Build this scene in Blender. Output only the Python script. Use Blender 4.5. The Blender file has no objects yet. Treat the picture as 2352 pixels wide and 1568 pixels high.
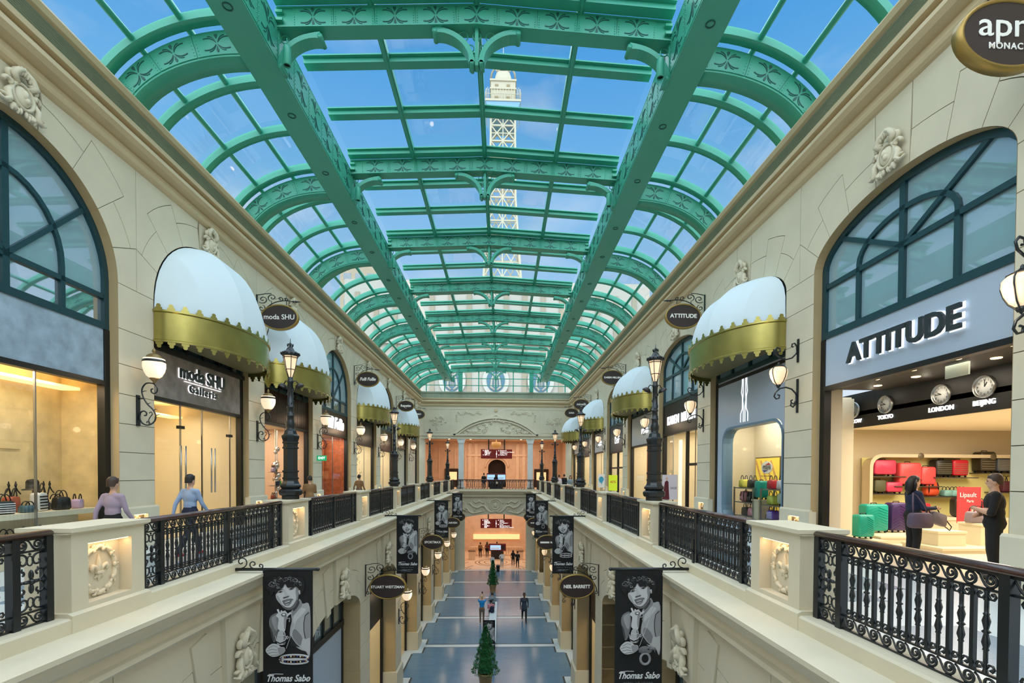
import bpy, bmesh, math, random
from mathutils import Vector, Matrix
random.seed(7)
SC = bpy.context.scene
COL = SC.collection
PI = math.pi
# ------------------------------------------------------------------ camera
CX, CZ = 0.638, 9.86          # the viewpoint: a little right of the hall's axis, at eye height on the upper floor
def _camera():
    yaw, pit, rol, cx, cy, f = .0332, -.0173, .0056, 1190.17, 1106.54, 1130.0
    c, s = math.cos(yaw), math.sin(yaw); R1 = Matrix(((c, 0, -s), (0, 1, 0), (s, 0, c)))
    c, s = math.cos(pit), math.sin(pit); R2 = Matrix(((1, 0, 0), (0, c, -s), (0, s, c)))
    c, s = math.cos(rol), math.sin(rol); R3 = Matrix(((c, s, 0), (-s, c, 0), (0, 0, 1)))
    R = R3 @ R2 @ R1
    w = lambda v: Vector((v[0], v[2], v[1]))
    r, u, d = w(R[0]), w(R[1]), w(R[2])
    cam = bpy.data.cameras.new('camera'); o = bpy.data.objects.new('camera', cam); COL.objects.link(o)
    cam.sensor_width = 36; cam.lens = f / 2352 * 36
    cam.shift_x = (1176 - cx) / 2352; cam.shift_y = (cy - 784) / 2352
    cam.clip_start = .05; cam.clip_end = 2000
    m = Matrix((( r.x, u.x, -d.x, CX), (r.y, u.y, -d.y, 0), (r.z, u.z, -d.z, CZ), (0, 0, 0, 1)))
    o.matrix_world = m
    SC.camera = o
_camera()
# ------------------------------------------------------------------ view, sky, daylight
SC.view_settings.view_transform = 'Standard'
SC.view_settings.look = 'None'
SC.view_settings.exposure = 0.0
SC.view_settings.gamma = 1.0
SC.view_settings.use_curve_mapping = False
try:
    SC.cycles.use_denoising = True
    SC.cycles.max_bounces = 6; SC.cycles.diffuse_bounces = 3; SC.cycles.adaptive_threshold = .04; SC.cycles.glossy_bounces = 3
    SC.cycles.transmission_bounces = 4; SC.cycles.transparent_max_bounces = 12
    SC.cycles.sample_clamp_indirect = 6.0
    SC.cycles.caustics_reflective = False; SC.cycles.caustics_refractive = False
except Exception:
    pass
def lin(r, g, b):
    f = lambda c: (c / 255 / 12.92) if c <= 10 else ((c / 255 + .055) / 1.055) ** 2.4
    return (f(r), f(g), f(b), 1)
def _world():
    w = bpy.data.worlds.new('sky'); SC.world = w; w.use_nodes = True
    n, l = w.node_tree.nodes, w.node_tree.links
    bg = n['Background']
    tc = n.new('ShaderNodeTexCoord'); sep = n.new('ShaderNodeSeparateXYZ'); l.new(tc.outputs['Generated'], sep.inputs[0])
    cr = n.new('ShaderNodeValToRGB'); l.new(sep.outputs['Z'], cr.inputs[0])
    e = cr.color_ramp.elements
    e[0].position = 0.0; e[0].color = lin(226, 236, 246)
    e[1].position = 1.0; e[1].color = lin(58, 140, 216)
    for p, c in ((.18, (215, 231, 247)), (.34, (170, 208, 242)), (.5, (126, 188, 238)), (.64, (88, 166, 230)), (.75, (68, 150, 222))):
        q = e.new(p); q.color = lin(*c)
    no = n.new('ShaderNodeTexNoise'); mp = n.new('ShaderNodeMapping'); l.new(tc.outputs['Generated'], mp.inputs[0])
    mp.inputs['Scale'].default_value = (2.2, 2.2, 5.5); l.new(mp.outputs[0], no.inputs['Vector'])
    no.inputs['Scale'].default_value = 1.6; no.inputs['Detail'].default_value = 5
    cl = n.new('ShaderNodeValToRGB'); l.new(no.outputs['Fac'], cl.inputs[0])
    cl.color_ramp.elements[0].position = .52; cl.color_ramp.elements[0].color = (0, 0, 0, 1)
    cl.color_ramp.elements[1].position = .78; cl.color_ramp.elements[1].color = (.55, .55, .55, 1)
    mx = n.new('ShaderNodeMixRGB'); l.new(cl.outputs[0], mx.inputs[0]); l.new(cr.outputs[0], mx.inputs[1])
    mx.inputs[2].default_value = lin(244, 247, 252)
    l.new(mx.outputs[0], bg.inputs[0]); bg.inputs[1].default_value = 1.0
_world()
def _sun():
    d = bpy.data.lights.new('daylight_sun', 'SUN'); d.energy = 7.5; d.angle = math.radians(150); d.color = (.94, 1.0, 1.0)
    o = bpy.data.objects.new('daylight_sun', d); COL.objects.link(o)
    o.rotation_euler = (math.radians(24), math.radians(-4), 0)
_sun()
# ------------------------------------------------------------------ materials
MATS = {}
def mat(name, col=(200, 200, 200), rough=.6, metal=0, spec=.5, emit=None, es=0, noise=0, nscale=3, bump=0, bscale=40, coat=0):
    if name in MATS: return MATS[name]
    m = bpy.data.materials.new(name); m.use_nodes = True; MATS[name] = m
    n, l = m.node_tree.nodes, m.node_tree.links
    b = n['Principled BSDF']
    c = lin(*col)
    b.inputs['Base Color'].default_value = c
    b.inputs['Roughness'].default_value = rough; b.inputs['Metallic'].default_value = metal
    b.inputs['Specular IOR Level'].default_value = spec
    if coat: b.inputs['Coat Weight'].default_value = coat; b.inputs['Coat Roughness'].default_value = .12
    if emit:
        b.inputs['Emission Color'].default_value = lin(*emit); b.inputs['Emission Strength'].default_value = es
    if noise or bump:
        tc = n.new('ShaderNodeTexCoord')
    if noise:
        t = n.new('ShaderNodeTexNoise'); t.inputs['Scale'].default_value = nscale; t.inputs['Detail'].default_value = 4
        l.new(tc.outputs['Object'], t.inputs['Vector'])
        r = n.new('ShaderNodeValToRGB'); l.new(t.outputs['Fac'], r.inputs[0])
        r.color_ramp.elements[0].position = .3; r.color_ramp.elements[1].position = .72
        r.color_ramp.elements[0].color = tuple(x * (1 - noise) for x in c[:3]) + (1,)
        r.color_ramp.elements[1].color = tuple(min(1, x * (1 + noise)) for x in c[:3]) + (1,)
        l.new(r.outputs[0], b.inputs['Base Color'])
    if bump:
        t = n.new('ShaderNodeTexNoise'); t.inputs['Scale'].default_value = bscale; t.inputs['Detail'].default_value = 3
        l.new(tc.outputs['Object'], t.inputs['Vector'])
        bp = n.new('ShaderNodeBump'); bp.inputs['Strength'].default_value = bump; bp.inputs['Distance'].default_value = .02
        l.new(t.outputs['Fac'], bp.inputs['Height']); l.new(bp.outputs[0], b.inputs['Normal'])
    return m
def glass(name, tint, refl=.06, rough=.02, body=0, bodycol=(255, 255, 255), fr=.6):
    """clear sheet glass: mostly see-through, with a mirror part that grows at grazing angles and an optional milky body"""
    if name in MATS: return MATS[name]
    m = bpy.data.materials.new(name); m.use_nodes = True; MATS[name] = m
    n, l = m.node_tree.nodes, m.node_tree.links
    n.remove(n['Principled BSDF']); out = n['Material Output']
    tr = n.new('ShaderNodeBsdfTransparent'); tr.inputs[0].default_value = lin(*tint)
    gl = n.new('ShaderNodeBsdfGlossy'); gl.inputs['Roughness'].default_value = rough
    lw = n.new('ShaderNodeLayerWeight'); lw.inputs[0].default_value = .25
    ma = n.new('ShaderNodeMath'); ma.operation = 'MULTIPLY_ADD'; l.new(lw.outputs['Fresnel'], ma.inputs[0])
    ma.inputs[1].default_value = fr; ma.inputs[2].default_value = refl
    mx = n.new('ShaderNodeMixShader'); l.new(ma.outputs[0], mx.inputs[0]); 
    if body:
        df = n.new('ShaderNodeBsdfDiffuse'); df.inputs[0].default_value = lin(*bodycol)
        m2 = n.new('ShaderNodeMixShader'); m2.inputs[0].default_value = body
        l.new(tr.outputs[0], m2.inputs[1]); l.new(df.outputs[0], m2.inputs[2]); l.new(m2.outputs[0], mx.inputs[1])
    else: l.new(tr.outputs[0], mx.inputs[1])
    l.new(gl.outputs[0], mx.inputs[2]); l.new(mx.outputs[0], out.inputs[0])
    return m
STONE = mat('cream_stone', (216, 206, 180), .75, noise=.045, nscale=1.3, bump=.05, bscale=60)
STONE2 = mat('carved_cream_stone', (222, 212, 186), .7, noise=.04, nscale=4)
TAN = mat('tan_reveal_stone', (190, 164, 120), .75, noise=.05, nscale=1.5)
CORN = mat('cornice_plaster', (205, 184, 146), .6, noise=.04, nscale=1.2)
MORTAR = mat('dark_mortar', (120, 108, 84), .9)  # darker mortar colour of the backing between the stones
GREEN = mat('green_painted_steel', (60, 160, 134), .38, noise=.03, nscale=2)
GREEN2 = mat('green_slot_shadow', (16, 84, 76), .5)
LOUV = mat('louvre_grey_green', (150, 160, 138), .5, noise=.06, nscale=2)
BLACK = mat('black_iron', (18, 26, 31), .32, spec=.6)
BLACK2 = mat('black_frame', (16, 20, 22), .4)
TEAL = mat('dark_teal_frame', (24, 62, 70), .35)
WOOD = mat('dark_varnished_rail', (66, 38, 34), .2, coat=.6, noise=.15, nscale=8)
GOLD = mat('brushed_brass', (172, 160, 92), .26, metal=.9, noise=.08, nscale=3)
FABRIC = mat('white_awning_cloth', (222, 234, 240), .9)
WHITE = mat('white_lacquer', (235, 235, 230), .4)
OPAL = mat('opal_lamp_glass', (255, 236, 214), .3, emit=(255, 222, 184), es=.75)
BULB = mat('warm_bulb', (255, 230, 190), .4, emit=(255, 206, 150), es=6)
LANT = mat('lantern_glass', (250, 225, 190), .25, emit=(255, 214, 168), es=.62)
SKYGLASS = glass('roof_glass', (240, 248, 252), refl=0, fr=.1)
SHOPGLASS = glass('shop_glass', (246, 249, 247), refl=.03, fr=.35)
WINGLASS = glass('upper_window_glass', (190, 215, 225), refl=.2, body=.7, bodycol=(172, 208, 222))
BRONZE = mat('bronze_sign_face', (58, 46, 44), .45)
CREAMW = mat('sign_letter_white', (238, 238, 232), .4, emit=(238, 238, 232), es=.15)
LIT = mat('lit_letter_white', (255, 255, 255), .4, emit=(255, 255, 255), es=1.0)
# ------------------------------------------------------------------ mesh builder
class MB:
    def __init__(s): s.v = []; s.f = []; s.s = []; s.m = []; s.mi = 0
    def add(s, vs, fs, smooth=False):
        o = len(s.v); s.v += [tuple(v) for v in vs]
        for f in fs: s.f.append(tuple(i + o for i in f)); s.s.append(smooth); s.m.append(s.mi)
        return s
    def box(s, x0, x1, y0, y1, z0, z1):
        return s.add([(x0, y0, z0), (x1, y0, z0), (x1, y1, z0), (x0, y1, z0), (x0, y0, z1), (x1, y0, z1), (x1, y1, z1), (x0, y1, z1)],
                     [(0, 3, 2, 1), (4, 5, 6, 7), (0, 1, 5, 4), (1, 2, 6, 5), (2, 3, 7, 6), (3, 0, 4, 7)])
    def slab(s, a, b, w, h, up=(0, 0, 1)):
        """bar of width w and height h from a to b"""
        a, b = Vector(a), Vector(b); d = (b - a).normalized(); up = Vector(up)
        r = d.cross(up)
        if r.length < 1e-4: r = d.cross(Vector((1, 0, 0)))
        r.normalize(); u = r.cross(d).normalized()
        q = []
        for p in (a, b):
            for i, j in ((-1, -1), (1, -1), (1, 1), (-1, 1)): q.append(p + r * i * w / 2 + u * j * h / 2)
        return s.add(q, [(3, 2, 1, 0), (4, 5, 6, 7), (0, 1, 5, 4), (1, 2, 6, 5), (2, 3, 7, 6), (3, 0, 4, 7)])
    def prism(s, poly, ax, a, b, smooth=False):
        """polygon (2d) extruded along axis ax from a to b; ax y: (x,z), x: (y,z), z: (x,y)"""
        n = len(poly)
        def P(p, t): return (p[0], t, p[1]) if ax == 'y' else (t, p[0], p[1]) if ax == 'x' else (p[0], p[1], t)
        vs = [P(p, a) for p in poly] + [P(p, b) for p in poly]
        s.add(vs, [tuple(range(n)), tuple(range(2 * n - 1, n - 1, -1))])
        o = len(s.v) - 2 * n
        for i in range(n):
            j = (i + 1) % n
            s.f.append((o + i, o + n + i, o + n + j, o + j)); s.s.append(smooth); s.m.append(s.mi)
        return s
    def sweep(s, prof, ax, a, b):
        """open profile line swept along an axis (single skin)"""
        n = len(prof)
        def P(p, t): return (p[0], t, p[1]) if ax == 'y' else (t, p[0], p[1])
        return s.add([P(p, a) for p in prof] + [P(p, b) for p in prof], [(i, i + 1, n + i + 1, n + i) for i in range(n - 1)])
    def lathe(s, prof, c=(0, 0, 0), n=16, ax='z', smooth=True, a0=0, a1=2 * PI):
        full = abs(a1 - a0 - 2 * PI) < 1e-6; k = n if full else n + 1
        vs = []
        for i in range(k):
            t = a0 + (a1 - a0) * i / n
            for r, h in prof:
                p = (r * math.cos(t), r * math.sin(t), h)
                if ax == 'y': p = (p[0], p[2], p[1])
                elif ax == 'x': p = (p[2], p[0], p[1])
                vs.append((p[0] + c[0], p[1] + c[1], p[2] + c[2]))
        m = len(prof); fs = []
        for i in range(n):
            j = (i + 1) % k
            for q in range(m - 1): fs.append((i * m + q, j * m + q, j * m + q + 1, i * m + q + 1))
        return s.add(vs, fs, smooth)
    def ell(s, c, r, nu=10, nv=6):
        r = (r, r, r) if not hasattr(r, '__len__') else r
        vs = []; 
        for j in range(nv + 1):
            p = PI * j / nv
            for i in range(nu):
                t = 2 * PI * i / nu
                vs.append((c[0] + r[0] * math.sin(p) * math.cos(t), c[1] + r[1] * math.sin(p) * math.sin(t), c[2] + r[2] * math.cos(p)))
        return s.add(vs, [(j * nu + i, j * nu + (i + 1) % nu, (j + 1) * nu + (i + 1) % nu, (j + 1) * nu + i) for j in range(nv) for i in range(nu)], True)
    def tube(s, pts, r, n=6, closed=False, flat=None, caps=True):
        """round (or flat: (width, height, normal)) bar along points"""
        P = [Vector(p) for p in pts]; k = len(P); rr = r if hasattr(r, '__len__') else [r] * k
        vs = []; prev = None
        for i in range(k):
            if closed: d = P[(i + 1) % k] - P[i - 1]
            else: d = P[min(i + 1, k - 1)] - P[max(i - 1, 0)]
            if d.length < 1e-9: d = Vector((0, 0, 1))
            d.normalize()
            if flat:
                nn = Vector(flat[2]); side = d.cross(nn)
                if side.length < 1e-6: side = Vector((1, 0, 0))
                side.normalize(); w, h = flat[0] / 2 * rr[i], flat[1] / 2
                for a, b in ((-1, -1), (1, -1), (1, 1), (-1, 1)): vs.append(P[i] + side * a * w + nn * b * h)
            else:
                if prev is None:
                    prev = d.cross(Vector((0, 0, 1)))
                    if prev.length < .1: prev = d.cross(Vector((0, 1, 0)))
                u = (prev - d * prev.dot(d))
                if u.length < 1e-6: u = d.cross(Vector((.3, .7, .2)))
                u.normalize(); prev = u; w = d.cross(u)
                for q in range(n):
                    t = 2 * PI * q / n; vs.append(P[i] + (u * math.cos(t) + w * math.sin(t)) * rr[i])
        m = 4 if flat else n
        fs = [(i * m + q, i * m + (q + 1) % m, ((i + 1) % k) * m + (q + 1) % m, ((i + 1) % k) * m + q) for i in range(k if closed else k - 1) for q in range(m)]
        s.add(vs, fs, not flat)
        if caps and not closed:
            o = len(s.v) - len(vs)
            s.f.append(tuple(o + q for q in range(m))[::-1]); s.s.append(False); s.m.append(s.mi)
            s.f.append(tuple(o + (k - 1) * m + q for q in range(m))); s.s.append(False); s.m.append(s.mi)
        return s
    def xf(s, M, start=0):
        M = M if isinstance(M, Matrix) else Matrix.Translation(M)
        for i in range(start, len(s.v)): s.v[i] = tuple(M @ Vector(s.v[i]))
        return s
    def mesh(s, name, mats):
        me = bpy.data.meshes.new(name); me.from_pydata(s.v, [], s.f); 
        for m in (mats if isinstance(mats, (list, tuple)) else [mats]): me.materials.append(m)
        me.polygons.foreach_set('use_smooth', s.s); me.polygons.foreach_set('material_index', s.m)
        bm = bmesh.new(); bm.from_mesh(me); bmesh.ops.recalc_face_normals(bm, faces=bm.faces); bm.to_mesh(me); bm.free()
        me.update(); return me
    def build(s, name, mats, parent=None, loc=None, rz=0):
        return ob(name, s.mesh(name, mats), parent, loc, rz)
def ob(name, me, parent=None, loc=None, rz=0):
    o = bpy.data.objects.new(name, me); COL.objects.link(o)
    if parent: o.parent = parent
    if loc: o.location = loc
    if rz: o.rotation_euler = (0, 0, rz)
    return o
def thing(name, label, cat, loc=(0, 0, 0), rz=0, group=None, kind=None):
    o = ob(name, None, None, loc, rz); o.empty_display_size = .1
    return tag(o, label, cat, group, kind)
def tag(o, label=None, cat=None, group=None, kind=None):
    if label: o['label'] = label
    if cat: o['category'] = cat
    if group: o['group'] = group
    if kind: o['kind'] = kind
    return o
def struct(o, label=None):
    o['kind'] = 'structure'
    if label: o['label'] = label
    return o
def clone(root, loc=None, rz=None, label=None, group=None, parent=None):
    r = root.copy(); COL.objects.link(r)
    if parent is not None: r.parent = parent
    if loc is not None: r.location = loc
    if rz is not None: r.rotation_euler = (0, 0, rz)
    if label: r['label'] = label
    if group: r['group'] = group
    for ch in list(KIDS(root)): clone(ch, parent=r)
    return r
def KIDS(o): return o.children
def bm1(f):
    m = MB(); f(m); return m
TXT = {}
def text(s, size=1.0, extrude=.01, align='CENTER', bold=0, shear=0, space=1, xs=1):
    """lettering as a mesh, front view (x right, z up, facing -y)"""
    k = (s, size, extrude, align, bold, shear, space, xs)
    if k in TXT: return TXT[k]
    c = bpy.data.curves.new('lettering', 'FONT'); c.body = s; c.size = size; c.extrude = extrude; c.align_x = align
    c.align_y = 'CENTER'; c.offset = bold; c.shear = shear; c.space_character = space; c.resolution_u = 3
    o = bpy.data.objects.new('lettering', c); COL.objects.link(o)
    me = bpy.data.meshes.new_from_object(o)
    bpy.data.objects.remove(o); bpy.data.curves.remove(c)
    me.transform(Matrix.Rotation(PI / 2, 4, 'X') @ Matrix.Diagonal((xs, 1, 1, 1))); me.materials.clear()
    TXT[k] = me; return me
def letters(name, s, m, parent, loc, rz=0, **kw):
    me = text(s, **kw).copy(); me.materials.append(m)
    return ob(name, me, parent, loc, rz)
def point(loc, e, col=(1, .8, .55), r=.06, parent=None, name='lamp_glow'):
    d = bpy.data.lights.new(name, 'POINT'); d.energy = e; d.color = col; d.shadow_soft_size = r
    o = bpy.data.objects.new(name, d); COL.objects.link(o); o.location = loc
    if parent: o.parent = parent
    return o
def area(loc, rot, sx, sy, e, col=(1, .85, .65), parent=None, name='ceiling_light'):
    d = bpy.data.lights.new(name, 'AREA'); d.shape = 'RECTANGLE'; d.size = sx; d.size_y = sy; d.energy = e; d.color = col
    o = bpy.data.objects.new(name, d); COL.objects.link(o); o.location = loc; o.rotation_euler = rot
    if parent: o.parent = parent
    return o
def spiral(c, r0, r1, a0, a1, n=24, pl='xz', y=0):
    out = []
    for i in range(n + 1):
        t = i / n; r = r0 + (r1 - r0) * t; a = a0 + (a1 - a0) * t
        p = (c[0] + r * math.cos(a), c[1] + r * math.sin(a))
        out.append((p[0], y, p[1]) if pl == 'xz' else (y, p[0], p[1]))
    return out
# ------------------------------------------------------------------ the grid of the hall
B = 5.495
def PZ(k): return 6.068 + (k - 1) * B       # k-th pier / pedestal
def BZ(k): return PZ(k) + B / 2             # middle of the k-th bay
UF = 8.12                                   # upper floor level
WX = 7.7                                    # upper wall plane
LX = 4.05                                   # lower wall plane
EY = PZ(9)                                  # end of the hall
ROTL, ROTR = PI / 2, -PI / 2
SIDES = (('left', -1, ROTL), ('right', 1, ROTR))
ORD = ['', 'first', 'second', 'third', 'fourth', 'fifth', 'sixth', 'seventh', 'eighth', 'ninth']
# ================================================================== FLOORS
PAVE_W = mat('white_paving', (196, 208, 214), .28, noise=.06, nscale=1.0)
def paving_mat(name, col, joint, sx, sy, rough=.25):
    m = mat(name, col, rough); n, l = m.node_tree.nodes, m.node_tree.links; b = n['Principled BSDF']
    tc = n.new('ShaderNodeTexCoord'); br = n.new('ShaderNodeTexBrick'); l.new(tc.outputs['Object'], br.inputs['Vector'])
    br.inputs['Scale'].default_value = 1; br.inputs['Brick Width'].default_value = sx; br.inputs['Row Height'].default_value = sy
    br.inputs['Mortar Size'].default_value = .006; c = lin(*col)
    br.inputs['Color1'].default_value = c; br.inputs['Color2'].default_value = tuple(x * .9 for x in c[:3]) + (1,)
    br.inputs['Mortar'].default_value = lin(*joint); l.new(br.outputs['Color'], b.inputs['Base Color'])
    return m
PAVE_G = paving_mat('grey_paving', (96, 130, 156), (78, 110, 136), .6, .3, .16)
PAVE_D = mat('dark_edging', (58, 66, 70), .3)
PAVE_U = paving_mat('upper_grey_paving', (112, 140, 162), (98, 122, 142), .6, .6)
floor = struct(MB().box(-9.5, 9.5, -5, 49.75, -.2, 0).build('floor', PAVE_W), 'white stone border paving of the lower hall floor')
def field(d, z0, z1, end):
    hb, st, a, b = B / 2, .3 - d, 3.62 + d, 4.16 + d
    q = 1.13 + d
    e = hb - (st if not end else .35 - d)
    P = [(-a, -hb + st), (a, -hb + st), (a, -hb + q), (b, -hb + q), (b, hb - q), (a, hb - q), (a, e), (-a, e), (-a, hb - q), (-b, hb - q), (-b, -hb + q), (-a, -hb + q)]
    return MB().prism(P, 'z', z0, z1)
fm, fd = field(0, .004, .008, 0).mesh('floor_panel', PAVE_G), field(.09, .0, .004, 0).mesh('floor_edging', PAVE_D)
for k in range(0, 9):
    ob('floor_edging', fd, floor, (0, BZ(k), 0)); ob('floor_panel', fm, floor, (0, BZ(k), 0))
# upper walkways
for sd, sg, rz in SIDES:
    x0, x1 = sorted((sg * 4.12, sg * (WX + .25)))
    f = struct(MB().box(x0, x1, -5, EY, 7.82, UF - .004).build('floor_upper_' + sd, PAVE_W), 'pale border paving of the %s upper walkway' % sd)
    pm = MB().prism([(5.0, -2.2), (6.0, -2.2), (6.0, -1.5), (6.85, -1.5), (6.85, 1.5), (6.0, 1.5), (6.0, 2.2), (5.0, 2.2)][::sg], 'z', UF - .004, UF)
    if sg < 0: pm.v = [(-v[0], v[1], v[2]) for v in pm.v]
    pm = pm.mesh('floor_panel', PAVE_U)
    for k in range(0, 9): ob('floor_panel', pm, f, (0, BZ(k), 0))
struct(MB().box(-4.0, 4.0, -5, -1.2, 7.82, UF).build('floor_near_bridge', PAVE_W), 'pale paving of the footbridge the viewer stands on')
struct(MB().box(-9.5, 9.5, -5.2, -5, 0, 19).build('wall_back', STONE), 'plain cream wall behind the viewer')
# ================================================================== WALL BAYS
def ellp(hw, sp, ri, t): return (hw * math.cos(t), sp + ri * math.sin(t))
def inset(P, g):
    n = len(P); A = sum(P[i][0] * P[(i + 1) % n][1] - P[(i + 1) % n][0] * P[i][1] for i in range(n)); sg = 1 if A > 0 else -1
    out = []
    for i in range(n):
        a, b, c = Vector(P[i - 1]), Vector(P[i]), Vector(P[(i + 1) % n])
        e1, e2 = (b - a), (c - b)
        if e1.length < 1e-6 or e2.length < 1e-6: out.append(tuple(b)); continue
        e1.normalize(); e2.normalize()
        n1, n2 = Vector((-e1.y, e1.x)) * sg, Vector((-e2.y, e2.x)) * sg
        d = n1 + n2
        d = d / max(.35, d.length_squared / 2) if d.length > .2 else n1
        out.append((b.x + d.x * g, b.y + d.y * g))
    return out
def bay_meshes(hw, sp, ri, zb, zt, depth, nv=9, d1=.55, d2=.95, tan=TAN, n=28):
    """backing skin with the reveal, and the arch stones and spandrels as polygons"""
    hb = B / 2; back = MB(); y = .025
    arc = [ellp(hw, sp, ri, PI - PI * i / n) for i in range(n + 1)]
    back.add([(-hb, y, zb), (-hw, y, zb), (-hw, y, zt), (-hb, y, zt), (hb, y, zb), (hw, y, zb), (hw, y, zt), (hb, y, zt)], [(0, 1, 2, 3), (4, 5, 6, 7)])
    for a, b in zip(arc, arc[1:]): back.add([(a[0], y, a[1]), (b[0], y, b[1]), (b[0], y, zt), (a[0], y, zt)], [(0, 1, 2, 3)])
    rev = MB(); line = [(-hw, zb)] + arc + [(hw, zb)]
    for a, b in zip(line, line[1:]): rev.add([(a[0], 0, a[1]), (b[0], 0, b[1]), (b[0], depth, b[1]), (a[0], depth, a[1])], [(0, 1, 2, 3)], True)
    polys = []; outer = []
    for i in range(nv):
        t0, t1 = PI * i / nv, PI * (i + 1) / nv; d = d1 if i % 2 else d2
        if i == nv // 2: d = 9
        inn, out = [], []
        for j in range(5):
            t = t0 + (t1 - t0) * j / 4; p = ellp(hw, sp, ri, t)
            nx, nz = math.cos(t) / hw, math.sin(t) / ri; q = math.hypot(nx, nz)
            if i == nv // 2: nx, nz, q = .18 * math.cos(t), 1, 1
            o = [p[0] + nx / q * d, p[1] + nz / q * d]
            if o[1] > zt: k = (zt - p[1]) / (o[1] - p[1]); o = [p[0] + (o[0] - p[0]) * k, zt]
            if abs(o[0]) > hb: k = (hb - abs(p[0])) / (abs(o[0]) - abs(p[0])); o = [math.copysign(hb, o[0]), p[1] + (o[1] - p[1]) * k]
            inn.append(p); out.append(tuple(o))
        polys.append(inn + out[::-1]); outer.append(out)
    R = [p for i in range(nv // 2) for p in outer[i]]
    spR = [p for i, p in enumerate(R) if i == 0 or math.dist(p, R[i - 1]) > 1e-4]
    while len(spR) > 1 and spR[1][0] > hb - 1e-4: spR.pop(0)
    topx = outer[nv // 2][0][0]
    spR = spR + [(topx, zt), (hb, zt)]
    spL = [(-p[0], p[1]) for p in spR][::-1]
    return back, rev, polys, spR, spL
def block(poly, y0=0, y1=.025, g=.007): return MB().prism(inset(poly, g), 'y', y0, y1)
ARCH = {'left': (2.2, 13.95, 2.03), 'right': (2.2, 14.42, .9)}
ZT = 16.9
COURSES = [9.02, 9.65, 10.28, 10.91, 11.56, 12.21, 12.98, 13.75]
UPPER = {}
for sd, sg, rz in SIDES:
    hw, sp, ri = ARCH[sd]
    wall = struct(ob('wall_' + sd, None), 'cream ashlar wall of the %s upper gallery' % sd); UPPER[sd] = wall
    back, rev, polys, sr, sl = bay_meshes(hw, sp, ri, UF, ZT, .3)
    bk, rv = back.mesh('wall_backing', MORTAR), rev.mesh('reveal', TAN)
    vm = [block(p).mesh('arch_stone', STONE) for p in polys]
    sm = [block(p).mesh('spandrel_stone', STONE) for p in (sr, sl)]
    zs = COURSES + ([sp] if sp - COURSES[-1] > .25 else []); zs[-1] = sp
    cm = [block([(-.547, a), (.547, a), (.547, b), (-.547, b)]).mesh('pier_stone', STONE) for a, b in zip(zs, zs[1:])]
    pl = MB()
    pl.box(-.6, -.22, -.07, .1, UF, 9.02); pl.box(.22, .6, -.07, .1, UF, 9.02); pl.box(-.22, .22, -.07, .1, UF, 8.62); pl.box(-.22, .22, -.07, .1, 8.88, 9.02); pl.box(-.22, .22, .03, .1, 8.6, 8.9)
    pl.prism([(-.07, 9.02), (-.04, 9.06), (.0, 9.06), (.0, 9.02)], 'x', -.6, .6)
    pl = pl.mesh('plinth', STONE)
    nl = MB().box(-.19, .19, -.04, .02, 8.866, 8.878).mesh('niche_light', BULB)
    no = MB(); 
    for s_ in (-1, 1):
        no.tube(spiral((s_ * .06, 8.74), .05, .012, PI / 2, PI / 2 - s_ * 3.5, 12, y=.015), .012, 5)
    no = no.mesh('niche_ornament', STONE2)
    for k in range(0, 9):
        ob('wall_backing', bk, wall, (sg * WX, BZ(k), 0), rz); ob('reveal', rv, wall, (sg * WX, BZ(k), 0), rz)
        for m in vm: ob('arch_stone', m, wall, (sg * WX, BZ(k), 0), rz)
        for m in sm: ob('spandrel_stone', m, wall, (sg * WX, BZ(k), 0), rz)
        if k:
            for m in cm: ob('pier_stone', m, wall, (sg * WX, PZ(k), 0), rz)
            p = ob('plinth', pl, wall, (sg * WX, PZ(k), 0), rz); ob('niche_light', nl, p); ob('niche_ornament', no, p)
            if k < 5: point((0, -.01, 8.84), 1.2, (1, .72, .42), .03, p, 'niche_glow')
# ------------------------------------------------------------------ lower walls
LHW, LSP, LRI, LZT = 2.15, 5.46, .65, 7.5
LCOUR = [1.0, 1.75, 2.5, 3.25, 4.0, 4.75, 5.46]
back, rev, polys, sr, sl = bay_meshes(LHW, LSP, LRI, 0, LZT, .6, d1=.5, d2=.8)
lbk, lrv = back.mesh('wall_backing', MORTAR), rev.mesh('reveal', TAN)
lvm = [block(p).mesh('arch_stone', STONE) for p in polys]; lsm = [block(p).mesh('spandrel_stone', STONE) for p in (sr, sl)]
lhp = B / 2 - LHW
lcm = [block([(-lhp, a), (lhp, a), (lhp, b), (-lhp, b)]).mesh('pier_stone', STONE) for a, b in zip(LCOUR, LCOUR[1:])]
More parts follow.
